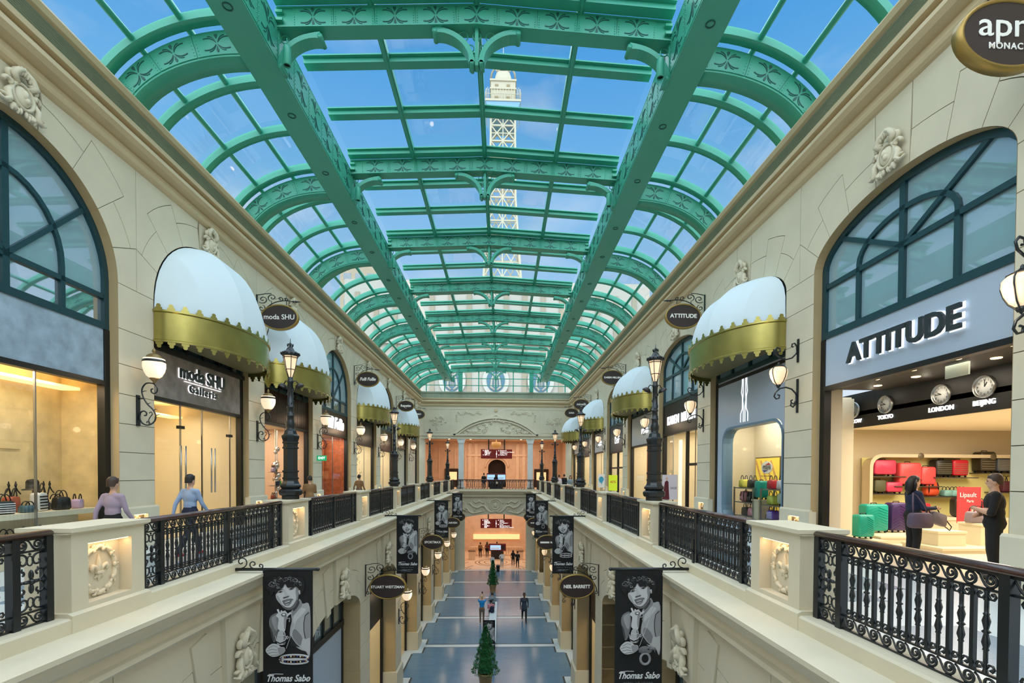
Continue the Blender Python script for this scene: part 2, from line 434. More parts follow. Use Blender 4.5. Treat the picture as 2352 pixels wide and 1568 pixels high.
# side faces of the piers have their own courses
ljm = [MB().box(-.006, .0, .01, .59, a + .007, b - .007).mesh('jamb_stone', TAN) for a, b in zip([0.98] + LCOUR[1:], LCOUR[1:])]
lpl = MB().box(-.68, .68, -.08, .62, 0, .95); lpl.prism([(-.08, .95), (-.03, 1.0), (.6, 1.0), (.6, .95)], 'x', -.68, .68); lpl = lpl.mesh('plinth', STONE)
KEYB = MB().prism([(-.42, 6.14), (.42, 6.14), (.5, 7.42), (-.5, 7.42)], 'y', -.09, 0).mesh('keystone_block', STONE)
KEYS = [MB().prism([(s * .75, 6.0), (s * 1.02, 6.0 - .05), (s * 1.3, 7.2), (s * .9, 7.3)], 'y', -.035, 0).mesh('keystone_wing', STONE) for s in (-1, 1)]
LOWER = {}
for sd, sg, rz in SIDES:
    wall = struct(ob('wall_lower_' + sd, None), 'cream ashlar wall of the %s lower shop row' % sd); LOWER[sd] = wall
    for k in range(0, 9):
        L = (sg * LX, BZ(k), 0); ob('wall_backing', lbk, wall, L, rz); ob('reveal', lrv, wall, L, rz); ob('keystone_block', KEYB, wall, L, rz)
        for m in KEYS: ob('keystone_wing', m, wall, L, rz)
        for m in lvm: ob('arch_stone', m, wall, L, rz)
        for m in lsm: ob('spandrel_stone', m, wall, L, rz)
        if k:
            L = (sg * LX, PZ(k), 0)
            for m in lcm: ob('pier_stone', m, wall, L, rz)
            for m in ljm: ob('jamb_stone', m, wall, (sg * LX, PZ(k) - lhp, 0), rz if sg > 0 else rz)
            ob('plinth', lpl, wall, L, rz)
# ------------------------------------------------------------------ ledge, kerb and cornice
LEDGE = [(4.1, 7.43), (3.96, 7.44), (3.88, 7.46), (3.83, 7.51), (3.86, 7.56), (3.92, 7.58), (3.92, 7.71), (3.86, 7.73), (3.76, 7.8), (3.7, 7.9), (3.68, 7.98), (3.58, 8.0), (3.54, 8.03), (3.54, 8.085), (3.56, 8.09), (4.2, 8.09)]
CURB = [(4.02, 8.09), (4.02, 8.24), (4.05, 8.26), (4.42, 8.26), (4.42, 8.1)]
CORNI = [(0, 16.68), (-.05, 16.7), (-.1, 16.74), (-.12, 16.8), (-.08, 16.87), (-.03, 16.9), (-.03, 17.0), (-.07, 17.01), (-.2, 17.06), (-.27, 17.14), (-.25, 17.24), (-.17, 17.32), (-.13, 17.37), (-.25, 17.39), (-.25, 17.5), (-.1, 17.51)]
for sd, sg, rz in SIDES:
    m = MB().sweep([(sg * a, b) for a, b in LEDGE], 'y', -5, EY)
    struct(m.build('trim_ledge_' + sd, STONE), 'moulded cream ledge along the edge of the %s upper walkway' % sd)
    m = MB().sweep([(sg * a, b) for a, b in CURB], 'y', -5, EY)
    struct(m.build('trim_kerb_' + sd, STONE), 'low cream kerb carrying the %s balustrade' % sd)
    c = struct(MB().sweep([(sg * (WX + a), b) for a, b in CORNI], 'y', -5, EY).build('trim_cornice_' + sd, CORN), 'broad moulded cornice running under the %s edge of the skylight' % sd)
    lv = MB().sweep([(sg * (WX - .1), 17.51), (sg * (WX - .1), 17.97)], 'y', -5, EY).build('louvre_backing', LOUV, c)
    lb = MB()
    for i in range(10): lb.sweep([(sg * (WX - .1), 17.545 + i * .042), (sg * (WX - .12), 17.538 + i * .042), (sg * (WX - .1), 17.53 + i * .042)], 'y', -5, EY)
    lb.build('louvre_blades', LOUV, c)
    MB().sweep([(sg * (WX - .1), 17.96), (sg * (WX - .17), 17.99), (sg * (WX - .2), 18.1), (sg * (WX - .16), 18.17), (sg * (WX + .2), 18.2), (sg * (WX + .6), 18.2)], 'y', -5, EY).build('sill', CORN, c)
# ================================================================== ROOF
def TY(k): return 11.607 + (k - 1) * B      # front face of the k-th truss
ceil = struct(ob('ceiling', None), 'glazed barrel skylight with green steel glazing bars')
HB, ZB0, ZBC, TH = 4.56, 20.0, 20.23, .46
SL = math.atan((ZBC - ZB0) / HB)
# ornament of the plates: a raised flower, the dark of cut slots painted in green
def flower(sx=1.0, sz=1.0):
    m = MB(); n = (0, 1, 0)
    for s in (-1, 1):
        for (x1, z1, x2, z2, x3, z3, w) in ((.02, .02, .1, .16, .28, .125, .018), (.02, .03, .07, .17, .18, .17, .012), (.02, -.02, .1, -.16, .28, -.125, .018), (.02, -.03, .07, -.17, .18, -.17, .012)):
            P = []
            for i in range(8):
                t = i / 7; u = 1 - t
                P.append((s * (u * u * x1 + 2 * u * t * x2 + t * t * x3) * sx, 0, (u * u * z1 + 2 * u * t * z2 + t * t * z3) * sz))
            m.tube(P, [.5, .7, .9, 1, 1, 1.05, 1.1, 1.1], flat=(w, .012, n))
        m.prism([(s * .0, .1 * sz), (s * .035 * sx, .17 * sz), (s * .03 * sx, .2 * sz), (s * .012 * sx, .205 * sz), (0, .19 * sz)], 'y', -.006, .006)
    m.prism([(0, -.05 * sz), (.03 * sx, -.15 * sz), (.018 * sx, -.19 * sz), (0, -.2 * sz), (-.018 * sx, -.19 * sz), (-.03 * sx, -.15 * sz)], 'y', -.006, .006)
    return m
def rivets(m, x, z0, z1, n=7, y=-.02):
    for i in range(n):
        z = z0 + (z1 - z0) * i / (n - 1); m.add([(x - .013, y, z - .013), (x + .013, y, z - .013), (x + .013, y, z + .013), (x - .013, y, z + .013), (x, y - .014, z)], [(0, 1, 4), (1, 2, 4), (2, 3, 4), (3, 0, 4)])
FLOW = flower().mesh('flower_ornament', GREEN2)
PW = 9.12 / 9.8
pm = MB().box(-PW / 2 + .008, PW / 2 - .008, -.018, 0, .02, TH - .02)
for x in (-PW / 2 + .045, PW / 2 - .045): rivets(pm, x, .06, TH - .06)
PLATE = pm.mesh('truss_plate', GREEN)
# girder of the middle span
gp = [(-HB, ZB0), (0, ZBC), (HB, ZB0), (HB, ZB0 + TH), (0, ZBC + TH), (-HB, ZB0 + TH)]
gm = MB().prism(gp, 'y', 0, .33)
for a, b, z in ((-HB, 0, 0), (0, HB, 0)):
    for dz in (0, TH - .03):
        gm.slab((a, -.02, (ZB0 if a else ZBC) + dz + .015), (b, -.02, (ZBC if b == 0 else ZB0) + dz + .015), .05, .03)
GIRD = gm.mesh('girder', GREEN)
# the brackets: two curled arms under the ridge, one at each end
def arm(m, s, x0, z0, x1, z1, y0=.02):
    P = []
    for i in range(13):
        t = i / 12; a = t * PI / 2
        P.append((s * (x0 + (x1 - x0) * (1 - math.cos(a))), y0 + .14, z0 + (z1 - z0) * math.sin(a)))
    m.tube(P, [1.25, 1.1] + [1] * 9 + [1.15, 1.35], flat=(.11, .3, (0, 1, 0)))
    e = P[-1]; m.lathe([(0, -.16), (.062, -.16), (.062, .16), (0, .16)], (e[0], e[1], e[2] - .03), 10, 'y')
    e = P[0]; m.lathe([(0, -.15), (.05, -.15), (.05, .15), (0, .15)], (e[0], e[1], e[2]), 10, 'y')
def ring(m, x, z, r, y=.16, w=.014): m.tube([(x + r * math.cos(2 * PI * i / 14), y, z + r * math.sin(2 * PI * i / 14)) for i in range(14)], w, 5, closed=True)
cb = MB()
for s in (-1, 1):
    arm(cb, s, .11, ZBC - .82, .97, ZBC - .1)
    ring(cb, s * .32, ZBC - .13, .11); ring(cb, s * .15, ZBC - .4, .08); ring(cb, s * .07, ZBC - .62, .06)
cb.box(-.04, .04, .06, .26, ZBC - .86, ZBC); ring(cb, 0, ZBC - .12, .09, w=.025); cb.ell((0, .16, ZBC - .1), .05, 8, 5)
CBR = cb.mesh('ridge_bracket', GREEN)
EBR = []
for s in (-1, 1):
    m = MB(); 
    P = [(s * (HB - .07 - .9 * (1 - math.cos(i / 12 * PI / 2))), .16, ZB0 - .8 + .7 * math.sin(i / 12 * PI / 2)) for i in range(13)]
    m.tube(P, [1.25, 1.1] + [1] * 9 + [1.15, 1.35], flat=(.11, .3, (0, 1, 0)))
    for e in (P[0], P[-1]): m.lathe([(0, -.16), (.06, -.16), (.06, .16), (0, .16)], (e[0], e[1], e[2] - .02), 10, 'y')
    ring(m, s * (HB - .12), ZB0 - .11, .09); m.box(*sorted((s * HB, s * (HB - .04))), .04, .28, ZB0 - .66, ZB0)
    for z in (.12, .3): m.box(*sorted((s * HB, s * (HB - .16))), -.09, .02, ZB0 + z, ZB0 + z + .06)
    EBR.append(m.mesh('end_bracket', GREEN))
# curved side ribs
RC, RZ = 5.3, 17.6
def rib(t, a, b): return (RC - .03 + a * math.cos(t), RZ + b * math.sin(t))
T0, T1 = math.radians(4), math.radians(90)
RIB, RPL = [], []
for s in (-1, 1):
    n = 20; ts = [T0 + (T1 - T0) * i / n for i in range(n + 1)]
    P = [rib(t, 2.75, 1.75) for t in ts] + [rib(t, 3.25, 2.35) for t in ts[::-1]]
    m = MB().prism([(s * x, z) for x, z in P], 'y', 0, .45, True)
    RIB.append(m.mesh('rib', GREEN))
    pls = []
    for q in range(4):
        a0, a1 = math.radians(88 - q * 20), math.radians(88 - (q + 1) * 20); tt = [a0 + (a1 - a0) * i / 5 for i in range(6)]
        P = [rib(t, 2.79, 1.79) for t in tt] + [rib(t, 3.21, 2.31) for t in tt[::-1]]
        m = MB().prism([(s * x, z) for x, z in inset(P, .008)], 'y', -.018, 0)
        tm = (a0 + a1) / 2; c = rib(tm, 3.0, 2.05)
        i0 = rib(tm, 2.8, 1.8); o0 = rib(tm, 3.2, 2.3); nv = math.atan2(o0[0] - i0[0], o0[1] - i0[1])
        for t in (a0 - .02, a1 + .02):
            for i in range(6):
                f = .12 + .76 * i / 5; p = [rib(t, 2.79, 1.79)[j] * (1 - f) + rib(t, 3.21, 2.31)[j] * f for j in (0, 1)]
                m.add([(s * p[0] - .012, -.018, p[1] - .012), (s * p[0] + .012, -.018, p[1] - .012), (s * p[0] + .012, -.018, p[1] + .012), (s * p[0] - .012, -.018, p[1] + .012), (s * p[0], -.032, p[1])], [(0, 1, 4), (1, 2, 4), (2, 3, 4), (3, 0, 4)])
        pls.append((m.mesh('rib_plate', GREEN), (s * c[0], -.022, c[1]), s * nv))
    RPL.append(pls)
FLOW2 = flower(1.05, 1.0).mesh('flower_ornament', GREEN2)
SPOT = MB().lathe([(0, .42), (.07, .42), (.085, .38), (.085, 0), (.07, -.02), (.068, .02)], n=14).tube([(0, 0, .4), (0, .0, .6)], .012, 5).mesh('housing', GREEN)
SPOTL = MB().lathe([(.066, .03), (0, .03)], n=14).mesh('lens', BLACK2)
for k in range(0, 9):
    y = TY(k)
    t = thing('roof_truss', 'green riveted steel roof truss, %s from the viewer across the skylight' % ORD[k] if k else 'green riveted steel roof truss above the viewer, out of frame', 'roof truss', (0, y, 0), group='green roof trusses')
    ob('girder', GIRD, t)
    for i in range(11):
        x = (i - 5) * PW
        if abs(x) > HB - .1: continue
        if abs(x) + PW / 2 > HB: x = math.copysign(HB - PW / 2 + .03, x)
        z = ZB0 + (ZBC - ZB0) * (1 - abs(x) / HB)
        p = ob('truss_plate', PLATE, t, (x, 0, z)); p.rotation_euler = (0, math.copysign(SL, x) if x else 0, 0)
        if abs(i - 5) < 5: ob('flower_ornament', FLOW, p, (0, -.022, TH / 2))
    ob('ridge_bracket', CBR, t)
    for m in EBR: ob('end_bracket', m, t)
    for si in (0, 1):
        ob('rib', RIB[si], t)
        for me, c, a in RPL[si]:
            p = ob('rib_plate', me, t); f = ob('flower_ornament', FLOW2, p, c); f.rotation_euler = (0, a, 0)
    for s, w in ((-1, 'left'), (1, 'right')):
        if k == 0: continue
        q = thing('spotlight', 'green cylindrical spotlight hung at the %s end of the %s roof truss' % (w, ORD[k]), 'spotlight', (s * (HB - .3), y - .16, ZB0 - .95), group='spotlights under the roof trusses')
        ob('housing', SPOT, q); ob('lens', SPOTL, q)
# longitudinal box beams
for sd, sg, rz in SIDES:
    t = thing('roof_beam', 'long green box beam running the length of the skylight, %s one' % sd, 'roof beam', (sg * (HB + .355), 0, 0))
    MB().box(-.355, .355, 2, EY + .35, 19.215, 20.13).build('web', GREEN, t)
    m = MB()
    for z in (19.2, 20.12): m.box(-.37, .37, 2, EY + .35, z, z + .03)
    m.build('flange', GREEN, t)
    lm = MB().lathe([(.075, -.012), (.1, -.012), (.1, 0), (.075, 0), (.075, -.012)], n=16).mesh('downlight_ring', GREEN2)
    bp = MB().box(-.45, .45, -.016, 0, -.42, .42)
    for x in (-.42, .42): rivets(bp, x, -.38, .38, 9)
    bp = bp.mesh('beam_plate', GREEN)
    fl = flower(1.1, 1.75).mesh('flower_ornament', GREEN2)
    for k in range(0, 8):
        for q in (.3, .75): ob('downlight_ring', lm, t, (0, TY(k) + q * B, 19.199))
        for q in range(6):
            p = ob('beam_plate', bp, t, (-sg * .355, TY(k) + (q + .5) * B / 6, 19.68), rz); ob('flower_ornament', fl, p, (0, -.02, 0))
# glazing bars and panes
def ztop(x): return ZBC + TH + .02 - (ZBC - ZB0) * abs(x) / HB
pr = MB()
for s in (-1, 1):
    a, b = (0, 0, ztop(0)), (s * HB, 0, ztop(HB))
    pr.slab((a[0], 0, a[2] + .05), (b[0], 0, b[2] + .05), .26, .13); pr.slab((a[0], .04, a[2] + .17), (b[0], .04, b[2] + .17), .16, .12); pr.slab((a[0], -.17, a[2] + .12), (b[0], -.17, b[2] + .12), .1, .03)
PURL = pr.mesh('cross_bar', GREEN)
SB = []
for s in (-1, 1):
    n = 16; ts = [math.radians(8) + (math.radians(90) - math.radians(8)) * i / n for i in range(n + 1)]; m = MB()
    for (a, b, c, d, y0, y1) in ((3.3, 2.4, 3.45, 2.55, -.12, .12), (3.45, 2.55, 3.55, 2.65, -.05, .1)):
        m.prism([(s * x, z) for x, z in [rib(t, a, b) for t in ts] + [rib(t, c, d) for t in ts[::-1]]], 'y', y0, y1, True)
    SB.append(m.mesh('cross_bar', GREEN))
XB = [-HB, -2.42, 0, 2.42, HB]
TB = [math.radians(a) for a in (90, 68, 47, 27, 9)]
YA, YB_ = TY(0) + .3 * B, TY(8) - .04 * B
lb = MB()
for x in (-2.42, 0, 2.42):
    lb.box(x - .075, x + .075, YA, YB_, ztop(x) - .0, ztop(x) + .17); lb.lathe([(.035, YA), (.035, YB_)], (x, 0, ztop(x) - .02), 8, 'y')
    lb.build('long_bar', GREEN, ceil); lb = MB()
for s in (-1, 1):
    for t in TB[1:-1]:
        c = rib(t, 3.4, 2.5); lb.lathe([(.07, YA), (.07, YB_)], (s * c[0], 0, c[1]), 8, 'y')
        c = rib(t, 3.5, 2.6); lb.lathe([(.06, YA), (.06, YB_)], (s * c[0], 0, c[1]), 8, 'y')
        lb.build('long_bar', GREEN, ceil); lb = MB()
GP = []
dy = B / 3 - .1
for a, b in zip(XB, XB[1:]):
    GP.append(MB().add([(a, -dy / 2, ztop(a) + .15), (b, -dy / 2, ztop(b) + .15), (b, dy / 2, ztop(b) + .15), (a, dy / 2, ztop(a) + .15)], [(0, 1, 2, 3)]).mesh('pane', SKYGLASS))
for s in (-1, 1):
    for t0, t1 in zip(TB, TB[1:]):
        P = [rib(t0 + (t1 - t0) * i / 4, 3.47, 2.57) for i in range(5)]
        GP.append(MB().add([(s * x, y, z) for y in (-dy / 2, dy / 2) for x, z in P], [(i, i + 1, 6 + i, 5 + i) for i in range(4)], True).mesh('pane', SKYGLASS))
for k in range(0, 8):
    for q in (.3, .633, .967):
        y = TY(k) + q * B
        ob('cross_bar', PURL, ceil, (0, y, 0))
        for m in SB: ob('cross_bar', m, ceil, (0, y, 0))
        if q < .9 or k < 7:
            for g in GP: ob('pane', g, ceil, (0, y + B / 6, 0))
# glazed end of the vault
ew = struct(ob('window_1', None, None, (0, EY + .2, 0)), 'glazed screen of green bars closing the far end of the skylight')
m = MB()
for x in (-5.2, -1.75, 0, 1.75, 5.2): m.box(x - .05, x + .05, -.05, .05, 18.15, 20.2 if abs(x) < 4 else 19.3)
for x in (-7.05, 7.05): m.box(x - .05, x + .05, -.05, .05, 18.15, 18.9)
m.build('mullion', GREEN, ew)
for x in (-3.6, 3.6): 
    P = [(x - .2, 18.15), (x + .2, 18.15), (x + .2, 19.2), (x + .2 - math.copysign(.1, x) * 0 + .02, 20.2), (x - .2 - .02, 20.2), (x - .2, 19.2)]
    MB().prism(P, 'y', -.12, .12).build('post', GREEN, ew)
m = MB()
for z, xx in ((18.72, 7.3), (19.42, 6.6)): m.box(-xx, xx, -.04, .04, z, z + .07)
m.build('transom', GREEN, ew)
for x0, x1 in zip((-7.4, -5.2, -3.6, -1.75, 0, 1.75, 3.6, 5.2), (-5.2, -3.6, -1.75, 0, 1.75, 3.6, 5.2, 7.4)):
    for z0, z1 in ((18.15, 18.72), (18.79, 19.42), (19.49, 20.1)):
        MB().add([(x0, .02, z0), (x1, .02, z0), (x1, .02, z1), (x0, .02, z1)], [(0, 1, 2, 3)]).build('pane', SKYGLASS, ew)
# ================================================================== BALUSTRADE PEDESTALS
pb = MB(); pb.box(-.55, -.33, 0, .5, .2, 1.08).box(.33, .55, 0, .5, .2, 1.08).box(-.33, .33, 0, .5, .2, .27).box(-.33, .33, 0, .5, .95, 1.08).box(-.33, .33, .16, .5, .27, .95)
PED_B = pb.mesh('body', STONE)
PED_BASE = MB().box(-.6, .6, -.05, .52, 0, .19).prism([(-.05, .19), (-.0, .215), (.5, .215), (.5, .19)], 'x', -.6, .6).mesh('base', STONE)
PED_CAP = MB().box(-.6, .6, -.05, .55, 1.1, 1.145).prism([(0, 1.075), (-.05, 1.1), (.55, 1.1), (.5, 1.075)], 'x', -.59, .59).mesh('cap', STONE)
PED_L = MB().box(-.31, .31, .03, .06, .938, .948).mesh('niche_light', BULB)
w = MB()
for i in range(10):
    a0 = 2 * PI * i / 10 + .1; s = 1 if i % 2 else -1
    rx, rz_ = .235, .265
    P = []
    for j in range(9):
        a = a0 + .62 * j / 8 - .1; q = 1 + .06 * math.sin(j / 8 * PI)
        P.append((rx * q * math.cos(a), 0, rz_ * q * math.sin(a)))
    w.tube(P, [.016, .024, .03, .033, .033, .03, .026, .022, .018], 7)
    c = (rx * 1.12 * math.cos(a0 + .5), rz_ * 1.1 * math.sin(a0 + .5))
    w.tube(spiral(c, .042, .01, a0 + (PI / 2) * s, a0 + (PI / 2) * s + s * 4.6, 12, y=-.012), .016, 6)
    c = (rx * .95 * math.cos(a0), rz_ * .95 * math.sin(a0)); w.ell((c[0], -.02, c[1]), (.024, .02, .03), 7, 5)
WREATH = w.mesh('wreath', STONE2)
f = MB()
f.lathe([(0, .17), (.012, .13), (.03, .06), (.03, .02), (.018, -.02)], (0, 0, .0), 8)
for s in (-1, 1): f.tube([(s * .015, 0, -.03), (s * .05, -.005, .03), (s * .085, -.01, .045), (s * .1, -.01, .015), (s * .085, -.01, -.01)], [.02, .024, .024, .02, .014], 7); f.tube([(s * .01, 0, -.03), (s * .03, 0, -.07), (s * .055, 0, -.085)], [.014, .016, .008], 6)
f.box(-.045, .045, -.03, .02, -.04, -.015); f.lathe([(0.02, -.03), (.022, -.07), (0, -.13)], n=8)
FLEUR = f.mesh('fleur_de_lis', STONE2)
for sd, sg, rz in SIDES:
    for k in range(1, 9):
        t = thing('balustrade_pedestal', 'cream pedestal with lit wreath niche%s, %s along the %s balustrade' % (' under a lamp post' if k % 2 == 0 else '', ORD[k], sd), 'pedestal', (sg * 4.06, PZ(k), 8.09), rz, 'balustrade pedestals')
        ob('body', PED_B, t); ob('base', PED_BASE, t); ob('cap', PED_CAP, t); ob('niche_light', PED_L, t)
        ob('wreath', WREATH, t, (.0, .15, .59)); o = ob('fleur_de_lis', FLEUR, t, (0, .15, .59)); o.scale = (1.15, 1.15, 1.15)
        if k < 4: area((0, .07, .93), (0, 0, 0), .6, .06, .9, (1, .68, .42), t, 'niche_glow')
# ================================================================== RAILINGS
def scroll_mesh(up):
    m = MB(); s = 1 if up else -1
    P = [(-.115, -.045 * s), (-.09, -.035 * s), (-.06, .0), (-.045, .03 * s)]
    P = [(-.11, 0, .048 * s), (-.085, 0, .03 * s), (-.062, 0, -.01 * s)]
    sp = spiral((0, 0), .058, .012, PI + .3, PI + .3 + 2 * PI * 1.65, 26)
    P += [(p[0], 0, p[2] * s) for p in sp]
    m.tube(P, [.009] * 3 + [.011] * len(sp), 5)
    return m
SCR = scroll_mesh(True).mesh('scroll', BLACK); SCR_M = scroll_mesh(True)
def bal_mb():
    m = MB()
    prof = [(.011, .07), (.011, .16), (.016, .165), (.012, .18), (.02, .22), (.013, .27), (.011, .285), (.022, .3), (.011, .315), (.013, .33), (.02, .38), (.012, .42), (.016, .435), (.011, .44), (.011, .53), (.016, .535), (.01, .55)]
    prof = [(a * 1.35, b) for a, b in prof]
    m.lathe(prof, n=8); m.lathe([(.02, 0), (.012, .03), (.011, .075)], n=8); m.lathe([(.01, .545), (.014, .575), (.022, .605)], n=8)
    for s in (-1, 1):
        for z, u in ((.05, 1), (.555, -1)):
            m.tube([(s * .01, 0, z - u * .02), (s * .03, 0, z + u * .012), (s * .055, 0, z + u * .012), (s * .068, 0, z - u * .012), (s * .055, 0, z - u * .03), (s * .042, 0, z - u * .02)], [.009, .01, .01, .01, .012, .016], 5)
    return m
BAL_M = bal_mb(); BAL = BAL_M.mesh('baluster', BLACK)
BAR_M = MB().box(-.016, .016, -.016, .016, 0, .605); BAR = BAR_M.mesh('bar', BLACK)
def endpanel(w, h):
    m = MB(); cx = 0
    for s in (-1, 1):
        for u in (-1, 1):
            m.tube([(s * .16, 0, u * .29)] + spiral((s * .085, u * .215), .07, .015, (PI / 2 if u > 0 else -PI / 2), (PI / 2 if u > 0 else -PI / 2) + s * u * 5.2, 18), .011, 5)
            m.tube(spiral((s * .09, u * .08), .075, .014, (-PI / 2 if u > 0 else PI / 2), (-PI / 2 if u > 0 else PI / 2) + s * u * 5.4, 18), .011, 5)
            m.tube([(s * .085, 0, u * .145), (s * .085, 0, u * .1)], .008, 5)
        m.tube([(s * .16, 0, -.1), (s * .175, 0, 0), (s * .16, 0, .1)], .008, 5)
        m.ell((s * .05, -.01, 0), (.04, .025, .02), 8, 5); m.ell((0, -.01, s * .07), (.022, .025, .055), 8, 5); m.ell((s * .1, -.01, 0), (.02, .018, .014), 6, 4)
        ringpts = [(.032 * math.cos(2 * PI * i / 12), 0, s * .215 + .05 * math.sin(2 * PI * i / 12)) for i in range(12)]; m.tube(ringpts, .008, 5, closed=True)
        m.ell((0, 0, s * .285), .014, 6, 4)
    m.ell((0, -.015, 0), .032, 8, 6)
    return m
EPM = endpanel(.37, .6); EPAN = EPM.mesh('scroll_panel', BLACK)
def handrail(L, z=.0):
    P = [(.055 * math.cos(2 * PI * i / 12), .038 * math.sin(2 * PI * i / 12) - .034) for i in range(12)]
    m = MB().prism([(p[0], p[1] + z) for p in P], 'x', -L / 2, L / 2, True)
    for e in (-1, 1): m.ell((e * L / 2, 0, z - .034), (.03, .055, .038), 10, 6)
    return m
def railing(L, near, t, half=False):
    """front view, origin on the kerb; 0.97 high"""
    H = .97; ob('handrail', handrail(L - .02, H).mesh('handrail', WOOD), t)
    ep = .40; hm = L / 2 - ep
    m = MB()
    for z in (.012, .148, .772): m.box(-L / 2, L / 2, -.014, .014, z - .01, z + .01)
    m.box(-L / 2, L / 2, -.02, .02, .885, .905)
    ob('rail_bars', m.mesh('rail_bars', BLACK), t)
    pm = MB().box(-.04, .04, -.04, .04, 0, .91).mesh('post', BLACK)
    for x in (-L / 2 + .035, -hm, 0, hm, L / 2 - .035): ob('post', pm, t, (x, 0, 0))
    pos = []
    for c, n, wd in ((-hm / 2, 10, hm - .1), (hm / 2, 10, hm - .1), (-hm - ep / 2 + .02, 2, .33), (hm + ep / 2 - .02, 2, .33)):
        for i in range(n): pos.append((c - wd / 2 + wd * (i + .5) / n))
    bx, rx = [], []
    nb = 8
    for c in (-hm / 2, hm / 2):
        wd = hm - .12
        for i in range(nb): bx.append(c - wd / 2 + wd * (i + .5) / nb)
        for i in range(nb + 1): 
            if 0 < i < nb: rx.append(c - wd / 2 + wd * i / nb)
    if near:
        for x in pos: ob('scroll', SCR, t, (x, 0, .838)); ob('scroll', SCR, t, (x, 0, .08))
        for x in bx: ob('baluster', BAL, t, (x, 0, .157))
        for x in rx: ob('bar', BAR, t, (x, 0, .157))
    else:
        for nm, src, xs, zs in (('scroll_band', SCR_M, pos, (.838, .08)), ('baluster_row', BAL_M, bx, (.157,)), ('bar_row', BAR_M, rx, (.157,))):
            if nm not in FAR:
                m = MB()
                for x in xs:
                    for z in zs: m.add([(v[0] + x, v[1], v[2] + z) for v in src.v], src.f, True)
                FAR[nm] = m.mesh(nm, BLACK)
            tag(ob(nm, FAR[nm], t), kind='stuff')
    for s in (-1, 1): ob('scroll_panel', EPAN, t, (s * (hm + ep / 2 - .02), 0, .46))
FAR = {}
for sd, sg, rz in SIDES:
    for k in range(0, 9):
        L = B - 1.3; y = BZ(k)
        if k == 0: lab = 'black wrought-iron railing nearest the viewer on the %s side, brown handrail' % sd
        elif k == 8: lab = 'black iron railing panel running up to the footbridge on the %s side' % sd
        else: lab = 'black scrolled iron railing between the %s and %s pedestals on the %s side' % (ORD[k], ORD[k + 1], sd)
        t = thing('railing', lab, 'railing', (sg * 4.2, y, 8.26), rz, 'balustrade railings')
        if k == 8: L += .3; t.location.y = y + .15
        railing(L, k <= 3, t) if k != 8 else railing(L, False, t)
# ================================================================== LAMP POSTS
def lamp_post():
    P = {}
    m = MB(); o8 = dict(n=8, smooth=False)
    m.lathe([(0, 0), (.2, 0), (.2, .08), (.25, .1), (.27, .15), (.27, .2), (.22, .24), (.2, .25), (.24, .28), (.24, .32), (.2, .36), (.175, .42), (.17, .46), (.19, .47), (.19, .5), (.165, .51), (.165, .62)], **o8); P['base'] = m.mesh('base', BLACK)
    m = MB().lathe([(.165, .62), (.19, .63), (.19, .66), (.16, .67), (.16, 1.16), (.185, 1.17), (.185, 1.2), (.165, 1.21), (.165, 1.28), (.185, 1.29), (.185, 1.32), (.17, 1.33), (.2, 1.42), (.205, 1.46), (.17, 1.48), (.15, 1.5), (.13, 1.58), (.1, 1.6)], **o8); P['column'] = m.mesh('column', BLACK)
    m = MB().lathe([(.1, 1.6), (.085, 1.62), (.1, 1.68), (.105, 1.74), (.08, 1.82), (.075, 1.9), (.085, 1.91), (.085, 1.94), (.07, 1.95), (.065, 2.1), (.078, 2.11), (.078, 2.14), (.065, 2.15), (.058, 2.68), (.07, 2.69), (.07, 2.72), (.06, 2.74), (.055, 2.8), (0, 2.8)], n=12)
    for i in range(14):    # winding leaf relief on the shaft
        a = i * 1.1; z = 1.98 + i * .048; m.ell((.064 * math.cos(a), .064 * math.sin(a), z), (.018, .018, .034), 6, 4)
    P['shaft'] = m.mesh('shaft', BLACK)
    m = MB().lathe([(.04, 2.8), (.1, 2.98), (.105, 3.0), (.16, 3.3), (.1, 3.32)], n=6, smooth=False); P['lantern_glass'] = m.mesh('lantern_glass', LANT)
    m = MB()
    for i in range(6):
        a = 2 * PI * i / 6; c, s = math.cos(a), math.sin(a)
        m.tube([(.042 * c, .042 * s, 2.8), (.104 * c, .104 * s, 2.985), (.165 * c, .165 * s, 3.3)], .009, 5)
    for r, z in ((.108, 2.99), (.166, 3.26)): m.tube([(r * math.cos(2 * PI * i / 6), r * math.sin(2 * PI * i / 6), z) for i in range(6)], .009, 5, closed=True)
    m.lathe([(.055, 2.76), (.06, 2.8), (.04, 2.82)], n=10); P['lantern_frame'] = m.mesh('lantern_frame', BLACK)
    m = MB().lathe([(.17, 3.29), (.185, 3.31), (.19, 3.36), (.15, 3.4), (.1, 3.42), (.08, 3.46), (.055, 3.5), (.03, 3.52), (.025, 3.56), (.04, 3.58), (.02, 3.6), (.008, 3.62), (.006, 3.7), (0, 3.71)], n=12)
    for i in range(12):
        a = 2 * PI * i / 12; m.ell((.195 * math.cos(a), .195 * math.sin(a), 3.35), (.022, .022, .03), 5, 4)
    for i in range(6):
        a = 2 * PI * i / 6; m.ell((.06 * math.cos(a), .06 * math.sin(a), 3.55), (.018, .018, .035), 5, 4)
    P['crown'] = m.mesh('crown', BLACK)
    P['bulb'] = MB().ell((0, 0, 3.16), (.035, .035, .06), 8, 6).mesh('bulb', BULB)
    m = MB(); m.lathe([(0, .06), (.06, .05), (.1, .0), (.11, -.03), (.1, -.02), (.0, .0)], n=12)
    m.xf(Matrix.Translation((.19, 0, 2.62)) @ Matrix.Rotation(-.5, 4, 'Y')); m.tube([(.05, 0, 2.72), (.12, 0, 2.74), (.17, 0, 2.67)], .012, 5)
    P['floodlight'] = m.mesh('floodlight', mat('bronze_floodlight', (44, 34, 32), .35))
    return P
LP = lamp_post()
